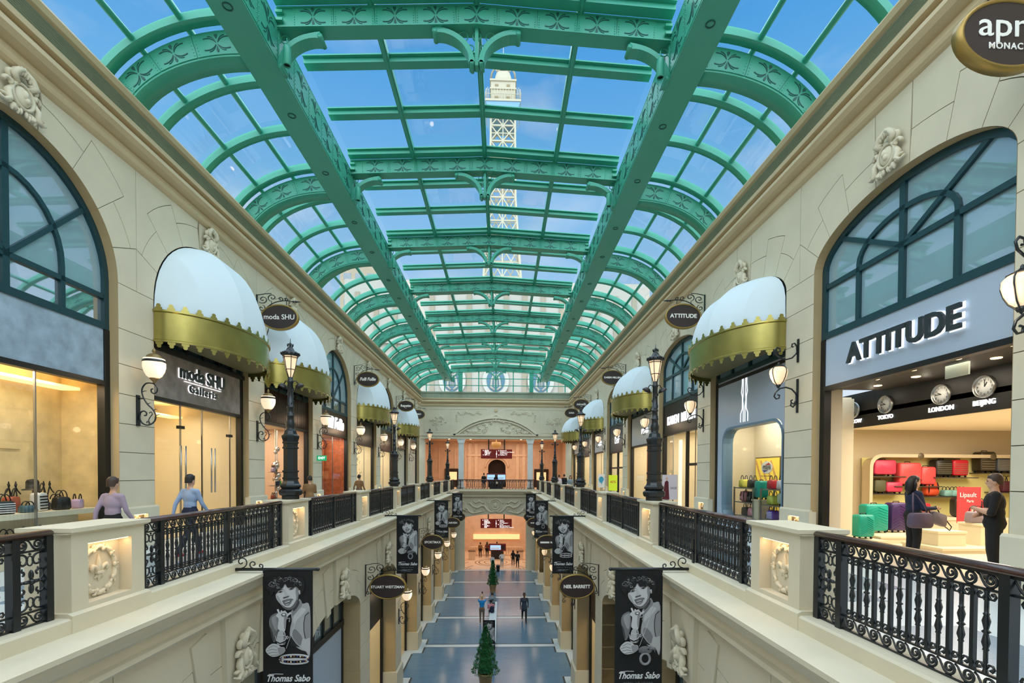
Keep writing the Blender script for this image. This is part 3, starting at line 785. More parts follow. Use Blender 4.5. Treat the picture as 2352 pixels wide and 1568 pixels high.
for sd, sg, rz in SIDES:
    for k in (2, 4, 6, 8):
        t = thing('lamp_post', 'black cast-iron lamp post with lit lantern on the %s pedestal of the %s side' % (ORD[k], sd), 'lamp post', (sg * 4.26, PZ(k) + .02, 9.237), 0, 'lamp posts on the balustrade')
        for n in ('base', 'column', 'shaft', 'lantern_glass', 'lantern_frame', 'crown', 'bulb'): ob(n, LP[n], t)
        ob('floodlight', LP['floodlight'], t, None, .25)
        ob('floodlight', LP['floodlight'], t, None, PI - .25)
        point((0, 0, 3.16), 9, (1, .78, .5), .1, t)
# ================================================================== CARTOUCHES
def cartouche():
    m = MB()
    m.ell((0, -.06, -.02), (.15, .05, .2), 14, 8)
    m.tube([(.19 * math.cos(2 * PI * i / 20), -.06, -.02 + .25 * math.sin(2 * PI * i / 20)) for i in range(20)], .035, 7, closed=True)
    m.ell((0, -.1, .02), (.06, .04, .1), 8, 6); m.ell((.03, -.1, -.08), (.05, .04, .07), 8, 6)
    for s in (-1, 1):
        for x, z, r, a, q in ((.17, .3, .1, -1.2, 4.8), (.24, .1, .08, -.4, 4.6), (.3, -.3, .09, .6, 4.8), (.14, -.36, .07, 2.4, -4.4), (.08, .42, .07, -.6, 4.2)):
            P = spiral((x, z), r, .02, a, a + q, 14); P = [(s * p[0], -.05 - .03 * i / 14, p[2]) for i, p in enumerate(P)]
            m.tube(P, [.03 + .012 * math.sin(i / 14 * PI) for i in range(15)], 6)
        m.tube([(s * .1, -.06, .2), (s * .2, -.09, .32), (s * .12, -.1, .45), (s * .02, -.1, .52)], [.05, .06, .05, .03], 7)
        m.tube([(s * .2, -.05, .0), (s * .27, -.07, -.12), (s * .24, -.08, -.26), (s * .34, -.08, -.36), (s * .42, -.06, -.3)], [.04, .05, .045, .035, .02], 7)
        for i in range(4): m.ell((s * (.05 + .05 * i), -.07, -.36 - .03 * (i % 2)), (.028, .03, .07), 6, 5)
    for i in range(5): m.ell((-.1 + .05 * i, -.09, .44 + .06 * math.sin(i / 4 * PI)), (.03, .035, .1), 6, 5)
    return m.mesh('cartouche', STONE2)
CART = cartouche()
for sd, sg, rz in SIDES:
    for k in range(0, 9):
        zc = 16.27 if sd == 'left' else 15.68
        o = ob('cartouche', CART, UPPER[sd], (sg * (WX - .03), BZ(k), zc), rz); o.scale = (1, 1.2, .8)
        o = ob('cartouche', CART, LOWER[sd], (sg * (LX - .1), BZ(k), 6.62), rz); o.scale = (.9, 1.3, .85)
# ================================================================== UPPER ARCHED WINDOWS
def window_meshes(hw, sp, ri, zb):
    ro = .94; ih, irz = hw * .5, ri * .62; zt = sp - .35; D = {}
    m = MB(); n = 24; w = .13
    a = [ellp(hw, sp, ri, PI * i / n) for i in range(n + 1)]; b = [ellp(hw - w, sp, ri - w, PI * i / n) for i in range(n + 1)]
    m.prism([(hw, zb)] + a + [(-hw, zb), (-hw + w, zb)] + b[::-1] + [(hw - w, zb)], 'y', -.05, .06)
    D['frame'] = m.mesh('frame', TEAL)
    D['bars'] = []
    def bar(f): q = MB(); f(q); D['bars'].append(q.mesh('mullion', TEAL))
    bar(lambda q: q.box(-.06, .06, -.04, .05, zb, sp + ri - .1))
    bar(lambda q: q.box(-hw + .1, hw - .1, -.04, .05, zt - .05, zt + .05))
    bar(lambda q: q.box(-hw + .05, hw - .05, -.07, .06, zb, zb + .14))
    for s in (-1, 1):
        bar(lambda q: q.box(s * ih - .05, s * ih + .05, -.04, .05, zb, zt))
        e = ellp(hw - .08, sp, ri - .08, PI / 2 - s * .87)
        bar(lambda q: q.slab((0, .005, zt), (e[0], .005, e[1]), .09, .09, (0, 1, 0)))
    pts = [(ih, zt)] + [ellp(ih, zt + ri * .12, irz, PI * i / 16) for i in range(17)] + [(-ih, zt)]
    bar(lambda q: q.tube([(p[0], .005, p[1]) for p in pts], 1, flat=(.09, .09, (0, 1, 0))))
    D['panes'] = []
    def pane(P): D['panes'].append(MB().add([(p[0], .02, p[1]) for p in P], [tuple(range(len(P)))]).mesh('pane', WINGLASS))
    xs = [-hw, -ih, 0, ih, hw]
    for x0, x1 in zip(xs, xs[1:]): pane([(x0, zb), (x1, zb), (x1, zt), (x0, zt)])
    dg = math.atan2(ellp(hw, sp, ri, PI / 2 - .87)[1] - zt, ellp(hw, sp, ri, PI / 2 - .87)[0])
    def hit(an, h, s0, r):   # ray from (0, zt) to an ellipse centred (0, s0)
        lo, hi = 0, 6
        for _ in range(30):
            md = (lo + hi) / 2; x, z = md * math.cos(an), zt + md * math.sin(an)
            inside = (z < s0 and abs(x) < h) or ((x / h) ** 2 + ((z - s0) / r) ** 2 < 1)
            lo, hi = (md, hi) if inside else (lo, md)
        return (lo * math.cos(an), zt + lo * math.sin(an))
    for a0, a1 in ((0.0001, dg), (dg, PI / 2), (PI / 2, PI - dg), (PI - dg, PI - .0001)):
        A = [a0 + (a1 - a0) * i / 8 for i in range(9)]
        I = [hit(a, ih, zt + ri * .12, irz) for a in A]; O = [hit(a, hw, sp, ri) for a in A]
        pane([(0, zt)] + I); pane(I[::-1] + O)
    return D
WIN = {sd: window_meshes(*ARCH[sd], 12.9) for sd in ARCH}
WROOM = mat('upper_room_dusk', (120, 150, 165), .9)
nw = 1
for sd, sg, rz in SIDES:
    for k in range(0, 9):
        nw += 1
        awn = k in ((2, 3, 5, 7) if sd == 'left' else (2, 4, 6, 8))
        t = struct(ob('window_%d' % nw, None, None, (sg * (WX + .24), BZ(k), 0), rz), 'dark framed arched window above the shopfront of the %s bay, %s side' % (ORD[k] if k else 'nearest', sd))
        D = WIN[sd]; ob('frame', D['frame'], t)
        for m in D['bars']: ob('mullion', m, t)
        for m in D['panes']: ob('pane', m, t)
    struct(MB().box(*sorted((sg * (WX + .9), sg * (WX + .95))), -5, EY, 12.75, 18).build('wall_upper_void_' + sd, WROOM), 'dim lining wall behind the arched windows of the %s side' % sd)
# ================================================================== AWNINGS
TOOTH = {}
def awning(H, zb, zt, pw=1.0):
    D = {'panels': []}; hw, bu = 2.19, 1.32
    def pt(u, v): return (hw * math.cos(u), -bu * math.sin(u) * math.cos(v), zt + H * max(0, math.sin(u)) ** pw * math.sin(v))
    cuts = [0, .22 * PI, .42 * PI, .58 * PI, .78 * PI, PI]
    for a, b in zip(cuts, cuts[1:]):
        m = MB(); nu, nv = 5, 10; vs = []
        for j in range(nv + 1):
            for i in range(nu + 1):
                t = i / nu; p = pt(a + (b - a) * t, PI / 2 * j / nv); k = 1 - .035 * math.sin(t * PI) * math.sin(PI * j / nv)
                vs.append((p[0] * k, p[1] * k, zt + (p[2] - zt) * k))
        m.add(vs, [(j * (nu + 1) + i, j * (nu + 1) + i + 1, (j + 1) * (nu + 1) + i + 1, (j + 1) * (nu + 1) + i) for j in range(nv) for i in range(nu)], True)
        D['panels'].append(m.mesh('canopy_panel', FABRIC))
    n = 30; U = [PI * i / n for i in range(n + 1)]
    def ringp(e): return [((hw + e) * math.cos(u), -(bu + e) * math.sin(u)) for u in U]
    m = MB()
    def band(e0, z0, e1, z1): 
        A, B_ = ringp(e0), ringp(e1)
        m.add([(p[0], p[1], z0) for p in A] + [(p[0], p[1], z1) for p in B_], [(i, i + 1, n + 2 + i, n + 1 + i) for i in range(n)], True)
    for a in ((.02, zb, .02, zt), (.02, zb, .05, zb - .0), (.05, zb, .05, zb + .04), (.05, zb + .04, .02, zb + .06), (.02, zt - .05, .06, zt - .03), (.06, zt - .03, .06, zt + .01), (.06, zt + .01, -.02, zt + .01), (-.02, zt + .01, -.02, zb), (-.02, zb, .02, zb)): band(*a)
    D['band'] = m.mesh('brass_band', GOLD)
    tre = [(-.075, 0), (-.085, .035), (-.06, .07), (-.04, .075), (-.05, .11), (-.025, .145), (.025, .145), (.05, .11), (.04, .075), (.06, .07), (.085, .035), (.075, 0)]
    TOOTH['top'] = MB().prism(tre, 'y', -.006, .006).mesh('crest_tooth', GOLD); TOOTH['bot'] = MB().prism([(a, -b) for a, b in tre], 'y', -.006, .006).mesh('scallop_tooth', GOLD)
    def teeth(z, e):
        out = []
        for i in range(17):
            u = PI * (i + .5) / 17; out.append((((hw + e) * math.cos(u), -(bu + e) * math.sin(u), z), math.atan2(-bu * math.cos(u), -hw * math.sin(u))))
        return out
    D['top'] = teeth(zt, .05); D['bot'] = teeth(zb, .03)
    D['_'] = 0
    m = MB(); A = ringp(-.05); m.add([(p[0], p[1], zb + .1) for p in A], [tuple(range(n + 1))]); D['soffit'] = m.mesh('soffit', mat('awning_lining', (110, 104, 66), .6, metal=.3))
    return D
AWN = {'left': awning(2.24, 12.97, 13.72, .9), 'right': awning(1.6, 13.0, 13.72, .5)}
AWB = {'left': (2, 3, 5, 7), 'right': (2, 4, 6, 8)}
for sd, sg, rz in SIDES:
    for i, k in enumerate(AWB[sd]):
        t = thing('awning', 'white domed awning with scalloped brass band, %s from the viewer on the %s side' % (ORD[i + 1], sd), 'awning', (sg * (WX - .005), BZ(k), 0), rz, 'white domed awnings')
        D = AWN[sd]
        for m in D['panels']: ob('canopy_panel', m, t)
        ob('brass_band', D['band'], t); ob('soffit', D['soffit'], t)
        for kd, nm in (('top', 'crest_tooth'), ('bot', 'scallop_tooth')):
            for p, a in D[kd]: ob(nm, TOOTH[kd], t, p, a)
# ================================================================== HANGING OVAL SIGNS
RIMG = mat('antique_gold_rim', (168, 138, 74), .38, metal=.6)
def bracket(s):
    """scrolled iron bracket; wall plane at local x = 0 on side s, reaching 1.5 m toward -s"""
    m = MB(); d = -s; fl = (.024, .03, (0, 1, 0))
    m.box(*sorted((0, d * .03)), -.035, .035, -.75, .62)
    def tb(P, w=1): m.tube([(d * x, 0, z) for x, z in P], [w] * len(P), flat=fl)
    arc = [(.05, -.7)] + [(.12 + .0 * i, -.7) for i in range(1)] 
    A = [(1.42 * (1 - math.cos(i / 20 * PI / 2)) + .06, -.62 + 1.02 * math.sin(i / 20 * PI / 2)) for i in range(21)]
    A = [(.06 + .9 * (i / 20) ** 1.6, -.6 + .98 * math.sin(i / 20 * PI / 2)) for i in range(21)] + [(1.1, .37), (1.3, .33)]
    tb(A, 1.2)
    def sp(cx, cz, r, a, q):
        tb([(cx + (r + (.02 - r) * i / 22) * math.cos(a + q * i / 22), cz + (r + (.02 - r) * i / 22) * math.sin(a + q * i / 22)) for i in range(23)])
    sp(.21, .42, .17, -2.4, 8.2); sp(.53, .5, .16, -2.0, -8.0); sp(.17, .05, .13, 1.2, -7.6); sp(.8, .45, .1, -1.8, 7.4); sp(.99, .42, .07, 2.6, -7); sp(.1, -.62, .07, 1.0, 6.5)
    tb([(.03, .6), (.12, .62), (.3, .66), (.5, .67)]); 
    m.lathe([(0, .0), (.05, .05), (.02, .1), (.045, .14), (.03, .2), (0, .34)], (0, 0, 0), 8, 'x') ; 
    k = len(m.v) - 48
    m.xf(Matrix.Translation((d * 1.18, 0, .34)) @ Matrix.Diagonal((d, 1, 1, 1)), k)
    for x in (.5, 1.0): m.tube([(d * x, 0, .36), (d * x, 0, .2)], .012, 5)
    return m.mesh('bracket', BLACK)
BRK = {-1: bracket(-1), 1: bracket(1)}
def oval(rx, rz_):
    n = 40; E = lambda a, b, y: [(a * math.cos(2 * PI * i / n), y, b * math.sin(2 * PI * i / n)) for i in range(n)]
    rim = MB(); R = [E(rx, rz_, -.07), E(rx, rz_, .07), E(rx - .035, rz_ - .035, .075), E(rx - .045, rz_ - .045, .06), E(rx - .045, rz_ - .045, -.06), E(rx - .035, rz_ - .035, -.075)]
    vs = [p for r in R for p in r]; q = len(R)
    rim.add(vs, [(a * n + i, a * n + (i + 1) % n, ((a + 1) % q) * n + (i + 1) % n, ((a + 1) % q) * n + i) for a in range(q) for i in range(n)], True)
    fc = MB().prism([(p[0], p[2]) for p in E(rx - .04, rz_ - .04, 0)], 'y', -.058, .058)
    return rim.mesh('rim', RIMG), fc.mesh('face', BRONZE)
RIM, FACE = oval(.63, .43)
def sign(sg, wx, y, zc, words, label, off=.78):
    t = thing('hanging_sign', label, 'sign', (sg * wx, y, zc), 0, 'oval hanging shop signs')
    b = ob('bracket', BRK[sg], t, (0, 0, .27)); b.scale = (1, 1, .8)
    x = -sg * off
    ob('rim', RIM, t, (x, 0, 0)); ob('face', FACE, t, (x, 0, 0))
    for s, size, dz, kw in words: letters('lettering', s, CREAMW, t, (x, -.066, dz), size=size, extrude=.004, **kw)
    return t
for sg, k, words, lab in (
    (-1, 3, [('moda SHU', .235, 0, dict(bold=.002))], 'oval bronze hanging sign reading moda SHU on an iron bracket'),
    (-1, 5, [('Folli Follie', .25, 0, dict(bold=.007, shear=.25, xs=.85))], 'oval bronze hanging sign reading Folli Follie on an iron bracket'),
    (-1, 7, [('Repetto', .25, .02, dict(bold=.01)), ('PARIS', .06, -.15, {})], 'oval bronze hanging sign reading Repetto on an iron bracket'),
    (-1, 8, [('SHIMO', .2, .02, dict(bold=.006)), ('_____', .12, -.08, {})], 'oval bronze hanging sign ending in MO, half hidden by an awning'),
    (1, 1, [('apm', .42, .09, dict(bold=.002, xs=1.15)), ('MONACO', .11, -.16, dict(bold=.001, space=1.15))], 'oval bronze hanging sign reading apm MONACO in the upper corner'),
    (1, 3, [('ATTITUDE', .19, 0, dict(bold=.005, xs=1.05))], 'oval bronze hanging sign reading ATTITUDE on an iron bracket'),
    (1, 5, [('KAREN MILLEN', .14, 0, dict(bold=.005))], 'oval bronze hanging sign reading KAREN MILLEN on an iron bracket'),
    (1, 7, [('minelli', .25, .02, dict(bold=.005, space=1.1)), ('PARIS', .06, -.15, {})], 'oval bronze hanging sign reading minelli on an iron bracket'),
    (1, 8, [('SONIA', .2, 0, dict(bold=.006, xs=.8))], 'oval bronze hanging sign reading SONIA beside the far awning')):
    sign(sg, WX, PZ(k), 15.1 if sg < 0 else 15.36, words, lab)
for sg, k, words, lab in (
    (-1, 3, [('STUART WEITZMAN', .125, 0, dict(bold=.002))], 'oval bronze hanging sign reading STUART WEITZMAN below the gallery'),
    (-1, 5, [('SPORTMAX', .19, 0, dict(bold=.003, xs=.95))], 'oval bronze hanging sign reading SPORTMAX below the gallery'),
    (-1, 7, [('CARVEN', .19, 0, dict(bold=.006, xs=1.1))], 'oval bronze hanging sign reading CARVEN partly behind a banner'),
    (-1, 8, [('Sandro', .22, 0, dict(bold=.004))], 'oval bronze hanging sign behind the farthest left banner'),
    (1, 3, [('NEIL BARRETT', .16, 0, dict(bold=.006, xs=.9))], 'oval bronze hanging sign reading NEIL BARRETT below the gallery'),
    (1, 5, [], 'oval bronze hanging sign with a white bar, partly behind a banner'),
    (1, 7, [('PS BY PAUL', .13, 0, dict(bold=.006))], 'oval bronze hanging sign reading PS BY PAUL, partly behind a banner'),
    (1, 8, [('MIU', .2, 0, dict(bold=.004))], 'oval bronze hanging sign behind the farthest right banner')):
    t = sign(sg, LX, PZ(k), 5.93, words, lab)
    if not words: MB().box(-.42, .1, -.066, -.058, -.05, .05).build('white_bar', CREAMW, t, (-.78, 0, 0)); letters('lettering', 'ISAP', CREAMW, t, (-.5, -.066, 0), size=.13, extrude=.004, bold=.006)
# ================================================================== WALL SCONCES
BRASSD = mat('aged_brass', (150, 126, 84), .4, metal=.7)
def sconce_left():
    P = {}
    P['plate'] = MB().box(-.05, .05, -.03, 0, -1.4, -.7).mesh('plate', BLACK)
    m = MB()
    m.tube([(0, -.03, -.78), (0, -.14, -.78)], .012, 5)
    # S-curve in the plane perpendicular to the wall
    S = [(-.28, -.42), (-.2, -.43), (-.13, -.5), (-.1, -.6), (-.13, -.74), (-.22, -.9), (-.34, -1.02), (-.4, -1.14), (-.39, -1.27), (-.3, -1.36), (-.2, -1.38), (-.1, -1.33), (-.05, -1.22), (-.07, -1.1), (-.14, -1.06), (-.2, -1.1), (-.19, -1.16), (-.15, -1.16)]
    def sm(P, n=4):
        out = []
        for i in range(len(P) - 1):
            p0, p1, p2, p3 = P[max(i - 1, 0)], P[i], P[i + 1], P[min(i + 2, len(P) - 1)]
            for j in range(n):
                t = j / n
                out.append(tuple(.5 * (2 * p1[c] + (p2[c] - p0[c]) * t + (2 * p0[c] - 5 * p1[c] + 4 * p2[c] - p3[c]) * t * t + (3 * p1[c] - p0[c] - 3 * p2[c] + p3[c]) * t ** 3) for c in (0, 1)))
        return out + [P[-1]]
    m.tube([(0, y, z) for y, z in sm(S)], .016, 6)
    U = [(-.28, -.42), (-.37, -.44), (-.44, -.52), (-.44, -.61), (-.38, -.66), (-.32, -.63), (-.31, -.57), (-.35, -.55)]
    m.tube([(0, y, z) for y, z in sm(U)], .015, 6)
    for V in ([(-.3, -1.37), (-.25, -1.28), (-.28, -1.2), (-.33, -1.13), (-.3, -1.08), (-.26, -1.11)], [(-.26, -1.37), (-.24, -1.3), (-.21, -1.3), (-.21, -1.34)]): m.tube([(0, y, z) for y, z in sm(V)], .01, 5)
    for y, z, a in ((-.12, -.62, .5), (-.2, -.88, -.3), (-.42, -1.16, .6), (-.35, -1.06, 1.2)): m.tube([(0, y, z), (0, y - .06, z + .04 * a), (0, y - .1, z + .02)], [.01, .008, .003], 5)
    P['bracket'] = m.mesh('bracket', BLACK)
    c = (0, -.4 + .02, 0)
    P['globe'] = MB().lathe([(.08, -.26), (.15, -.2), (.2, -.1), (.225, 0), (.225, .1), (.21, .19), (.1, .2)], (0, -.38, -.06), 18).mesh('globe', OPAL)
    P['cap'] = MB().lathe([(.225, .13), (.2, .18), (.17, .2), (.14, .26), (.08, .3), (.03, .31), (.025, .33), (.045, .36), (.03, .4), (.012, .43), (.0, .46)], (0, -.38, -.06), 16).mesh('cap', BRASSD)
    P['cup'] = MB().lathe([(.0, -.37), (.03, -.36), (.03, -.33), (.09, -.27), (.1, -.25), (0, -.25)], (0, -.38, -.06), 12).mesh('cup', BRASSD)
    P['band'] = MB().lathe([(.222, .1), (.232, .11), (.232, .14), (.215, .16)], (0, -.38, -.06), 18).mesh('band', BLACK)
    P['bulb'] = None
    return P
def sconce_right():
    P = {}
    P['plate'] = MB().box(-.03, .03, -.03, 0, .3, .85).box(-.03, .03, -.03, 0, -.9, -.1).mesh('plate', BLACK)
    m = MB()
    def tb(Q): m.tube([(0, y, z) for y, z in Q], .018, 6)
    for s, z0 in ((1, .58), (-1, -.52)):
        A = [(-.03, z0 + s * .0), (-.06, z0 - s * .08), (-.16, z0 - s * .18), (-.3, z0 - s * .22), (-.44, z0 - s * .19), (-.55, z0 - s * .1), (-.58, z0 + s * .0), (-.53, z0 + s * .06), (-.46, z0 + s * .04), (-.45, z0 - s * .03), (-.5, z0 - s * .04)]
        tb(A); tb([(-.04, z0 - s * .02), (-.05, z0 + s * .1), (-.1, z0 + s * .17), (-.16, z0 + s * .15), (-.17, z0 + s * .09), (-.13, z0 + s * .08)])
    tb([(-.04, -.56), (-.06, -.7), (-.12, -.77), (-.18, -.73), (-.16, -.68)])
    P['bracket'] = m.mesh('bracket', BLACK)
    P['globe'] = MB().lathe([(.05, -.24), (.12, -.18), (.17, -.08), (.2, .03), (.195, .11), (.15, .16), (.08, .19)], (0, -.48, 0), 16).mesh('globe', LANT)
    m = MB()
    for i in range(4):
        a = 2 * PI * i / 4 + .4; m.tube([(r * math.cos(a), -.48 + r * math.sin(a), z) for r, z in ((.03, -.3), (.06, -.25), (.13, -.18), (.18, -.08), (.21, .03), (.205, .11), (.16, .17), (.05, .23))], .011, 5)
    m.lathe([(0, .3), (.02, .28), (.03, .22), (.16, .17), (.1, .2), (.03, .24)], (0, -.48, 0), 12); m.lathe([(0, -.34), (.03, -.3), (.06, -.24), (.0, -.23)], (0, -.48, 0), 10)
    P['frame'] = m.mesh('frame', BLACK)
    return P
SCL, SCRR = sconce_left(), sconce_right()
for sd, sg, rz in SIDES:
    Pp = SCL if sd == 'left' else SCRR
    for lev, ks, wx, z in (('upper gallery', range(1, 9), WX, 12.3 if sd == 'left' else 12.25), ('lower row', range(4, 9), LX, 4.35 if sd == 'left' else 4.5)):
        for k in ks:
            t = thing('wall_sconce', '%s on the %s pier of the %s wall, %s' % ('opal globe sconce with S-shaped bracket' if sd == 'left' else 'caged lantern sconce with scrolled brackets', ORD[k], sd, lev), 'sconce', (sg * (wx - (.0 if lev[0] == 'u' else .0)), PZ(k), z), rz, 'wall sconces')
            for n, me in Pp.items():
                if me: ob(n, me, t)
            ob('bulb', BULBM if 'BULBM' in globals() else globals().setdefault('BULBM', MB().ell((0, 0, 0), (.05, .05, .05), 8, 6).mesh('bulb', BULB)), t, (0, -.38 if sd == 'left' else -.48, -.16 if sd == 'left' else -.02))
            point((0, -.75, -.1), 10 if k < 6 else 6, (1, .74, .46), .15, t)
# ================================================================== END WALL, FOOTBRIDGE AND THE ORANGE HALL BEYOND
ORANGE = mat('orange_marble', (226, 192, 164), .45, noise=.09, nscale=1.6)
ORANGE2 = mat('pale_orange_marble', (238, 206, 176), .4, noise=.06, nscale=2)
MARB = mat('white_marble', (226, 228, 226), .35, noise=.05, nscale=2.5)
REDB = mat('red_board', (150, 40, 38), .5)
DARKR = mat('dark_red_lacquer', (110, 28, 28), .4)
E0 = EY + .6
def frame_rect(m, x0, x1, z0, z1, y, w=.05, d=.03):
    m.box(x0, x1, y - d, y, z0, z0 + w).box(x0, x1, y - d, y, z1 - w, z1).box(x0, x0 + w, y - d, y, z0 + w, z1 - w).box(x1 - w, x1, y - d, y, z0 + w, z1 - w)
ew = struct(ob('wall_end', None, None, (0, E0, 0)), 'cream end wall with carved pediment above the far openings')
MB().box(-8.2, 8.2, 0, .5, 13.36, 17.0).build('wall_panel', STONE, ew)
m = MB().box(-7.7, 7.7, -.12, .5, 13.36, 13.5).box(-7.7, 7.7, -.06, 0, 13.5, 13.66).box(-7.7, 7.7, -.14, 0, 13.66, 13.76); m.build('lintel', STONE, ew)
m = MB(); frame_rect(m, -7.4, -4.6, 14.0, 16.45, 0); frame_rect(m, 4.6, 7.4, 14.0, 16.45, 0); m.box(-4.5, -.9, -.03, 0, 16.4, 16.45).box(.9, 4.5, -.03, 0, 16.4, 16.45)
for s in (-1, 1): m.box(*sorted((s * 4.5, s * 4.45)), -.03, 0, 14.6, 16.4); m.box(*sorted((s * .9, s * .95)), -.03, 0, 15.75, 16.4)
m.build('panel_moulding', STONE2, ew)
def arcpts(ch, z0, ri, n=24):
    R = (ch * ch + ri * ri) / (2 * ri); c = z0 + ri - R; a = math.asin(ch / R)
    return [(R * math.sin(-a + 2 * a * i / n), c + R * math.cos(-a + 2 * a * i / n)) for i in range(n + 1)]
m = MB()
for ch, z0, ri, w, d in ((4.3, 13.76, 1.8, .22, .3), (3.95, 13.76, 1.5, .12, .2)): m.tube([(x, -.07, z) for x, z in arcpts(ch, z0, ri)], 1, flat=(w, d, (0, 1, 0)))
m.box(-4.4, 4.4, -.22, 0, 13.7, 13.86); m.build('pediment', STONE2, ew)
# carved foliage in the tympanum and on the panels
def carve(items, dep=.08, r=.05):
    m = MB()
    for x, z, rr, a, q in items:
        P = [(p[0], -dep * (.4 + .6 * i / 14), p[2]) for i, p in enumerate(spiral((x, z), rr, rr * .2, a, a + q, 14))]
        m.tube(P, [r * (.6 + .5 * math.sin(i / 14 * PI)) for i in range(15)], 6)
        m.ell((x, -dep, z), (r * 1.2, r, r * 1.2), 7, 5)
    return m
rnd = random.Random(3); it = []
for i in range(46):
    x = rnd.uniform(-3.2, 3.2); zm = 1.55 * (1 - abs(x) / 3.5); it.append((x, 13.95 + rnd.random() * max(.1, zm), rnd.uniform(.12, .24), rnd.uniform(0, 6), rnd.choice((-5, 5))))
m = carve(it, .12, .06); m.prism([(-3.4, 13.86), (3.4, 13.86), (1.6, 14.85), (.9, 15.3), (.55, 15.75), (0, 15.95), (-.55, 15.75), (-.9, 15.3), (-1.6, 14.85)], 'y', -.04, .0)
m.tube([(.3 * math.cos(2 * PI * i / 18), -.12, 15.5 + .3 * math.sin(2 * PI * i / 18)) for i in range(18)], .06, 7, closed=True); m.ell((0, -.1, 15.5), (.2, .08, .2), 12, 8)
m.build('pediment_carving', STONE2, ew)
for s in (-1, 1):
    it = [(s * 6 + rnd.gauss(0, .45), 15.2 + rnd.gauss(0, .25), rnd.uniform(.1, .2), rnd.uniform(0, 6), rnd.choice((-5, 5))) for _ in range(16)] + [(s * 6, 14.8 - .12 * i, .1, i, 5) for i in range(5)]
    carve(it, .05, .04).build('panel_carving', STONE2, ew)
    it = [(s * (1.6 + .22 * i), 16.0 + .1 * math.sin(i * 1.3), .15, i, 5 if i % 2 else -5) for i in range(11)] + [(s * 4.0, 15.8 - .18 * i, .12, i, 5) for i in range(4)]
    carve(it, .05, .035).build('panel_carving', STONE2, ew)
MB().ell((0, -.02, 16.3), (.2, .06, .2), 12, 6).build('roundel', CORN, ew)
MB().sweep([(-.0 + a, b) for a, b in [(p[0] - .0, p[1]) for p in CORNI]], 'x', -7.7, 7.7).build('trim', CORN, ew)
m = MB().sweep([(-.1, 17.51), (-.1, 17.97), (-.17, 17.99), (-.2, 18.1), (-.16, 18.17), (.3, 18.2)], 'x', -7.7, 7.7); m.build('louvre', LOUV, ew)
m = MB()
for i in range(26): m.box(-7.6 + i * .6, -7.58 + i * .6, -.125, -.1, 17.53, 17.96)
m.build('louvre_bars', CORN, ew)
# columns and side piers of the upper openings
for i, x in enumerate((-3.55, 3.55)):
    t = thing('column', 'white marble column %s of the far upper opening' % ('left' if i == 0 else 'right'), 'column', (x, E0 + .25, UF), 0, 'white marble columns', kind='structure')
    MB().box(-.36, .36, -.3, .3, 0, .35).box(-.32, .32, -.27, .27, .35, .45).build('base', MARB, t)
    MB().box(-.27, .27, -.22, .22, .45, 4.75).build('shaft', MARB, t)
    m = MB().box(-.3, .3, -.25, .25, 4.75, 4.82).prism([(-.29, 4.82), (.29, 4.82), (.4, 5.16), (-.4, 5.16)], 'y', -.3, .3).box(-.42, .42, -.32, .32, 5.16, 5.24)
    m.build('capital', MARB, t)
m = MB()
for s in (-1, 1): m.box(*sorted((s * 7.25, s * 8.2)), 0, .5, UF, 13.36)
m.build('pier', STONE, ew)
# footbridge with carved face
br = struct(ob('wall_bridge', None, None, (0, EY, 0)), 'cream footbridge with carved relief face over the lower hall')
arc = arcpts(3.12, 5.36, .36, 20)
P = [(-4.1, 7.5), (-4.1, 0), (-3.12, 0)] + arc + [(3.12, 0), (4.1, 0), (4.1, 7.5)]
MB().prism(P[::-1], 'y', 0, .6).build('face', STONE, br)
MB().sweep([(-(p[0] - 4.05) * 1.0 * -1 * -1 if 0 else (p[0] - 4.05), p[1]) for p in LEDGE], 'x', -3.6, 3.6).build('ledge', STONE, br)
MB().box(-4.4, 4.4, .0, .35, 8.0, 8.26).build('kerb', STONE, br)
m = MB()
for r, w in ((.62, .07), (.42, .05)): m.tube([(r * math.cos(2 * PI * i / 24), -.03, 6.62 + r * math.sin(2 * PI * i / 24)) for i in range(24)], w, 7, closed=True)
m.ell((0, -.02, 6.62), (.2, .1, .26), 10, 7)
for s in (-1, 1):
    def tb(Q, r): m.tube([(s * x, -.04, z) for x, z in Q], [r * (.6 + .6 * math.sin(PI * i / (len(Q) - 1))) for i in range(len(Q))], 7)
    tb([(.1, 5.95), (.5, 5.92), (.9, 6.2), (1.1, 6.55), (1.4, 6.6), (1.8, 6.35), (2.3, 6.5), (2.6, 6.9)], .1)
    tb([(1.2, 6.75), (1.6, 7.05), (2.0, 6.85), (2.3, 7.1)], .09); tb([(1.3, 6.0), (1.8, 5.88), (2.3, 5.8), (2.7, 6.0), (2.9, 6.4)], .08)
    for x, z, r, a, q in ((1.15, 6.75, .2, 0, 5), (2.65, 6.9, .25, 2, -5), (1.3, 6.05, .18, 1, 5), (2.95, 6.2, .25, 4, 5), (3.35, 6.9, .3, 1, -6), (3.3, 6.05, .28, 5, 6), (.75, 6.95, .16, 2, 5), (1.9, 7.0, .15, 0, -5), (2.05, 6.1, .16, 3, 5)):
        m.tube([(s * p[0], -.03 - .04 * i / 16, p[2]) for i, p in enumerate(spiral((x, z), r, .04, a, a + q, 16))], .05, 6)
m.build('relief', STONE2, br)
t = thing('railing', 'black iron railing across the far footbridge', 'railing', (0, EY + .15, 8.26), 0, 'balustrade railings'); railing(7.9, False, t)
for o in list(t.children):
    if o.name.split('.')[0] in ('baluster_row', 'bar_row', 'scroll_band'): o.scale = (7.9 / (B - 1.3), 1, 1)
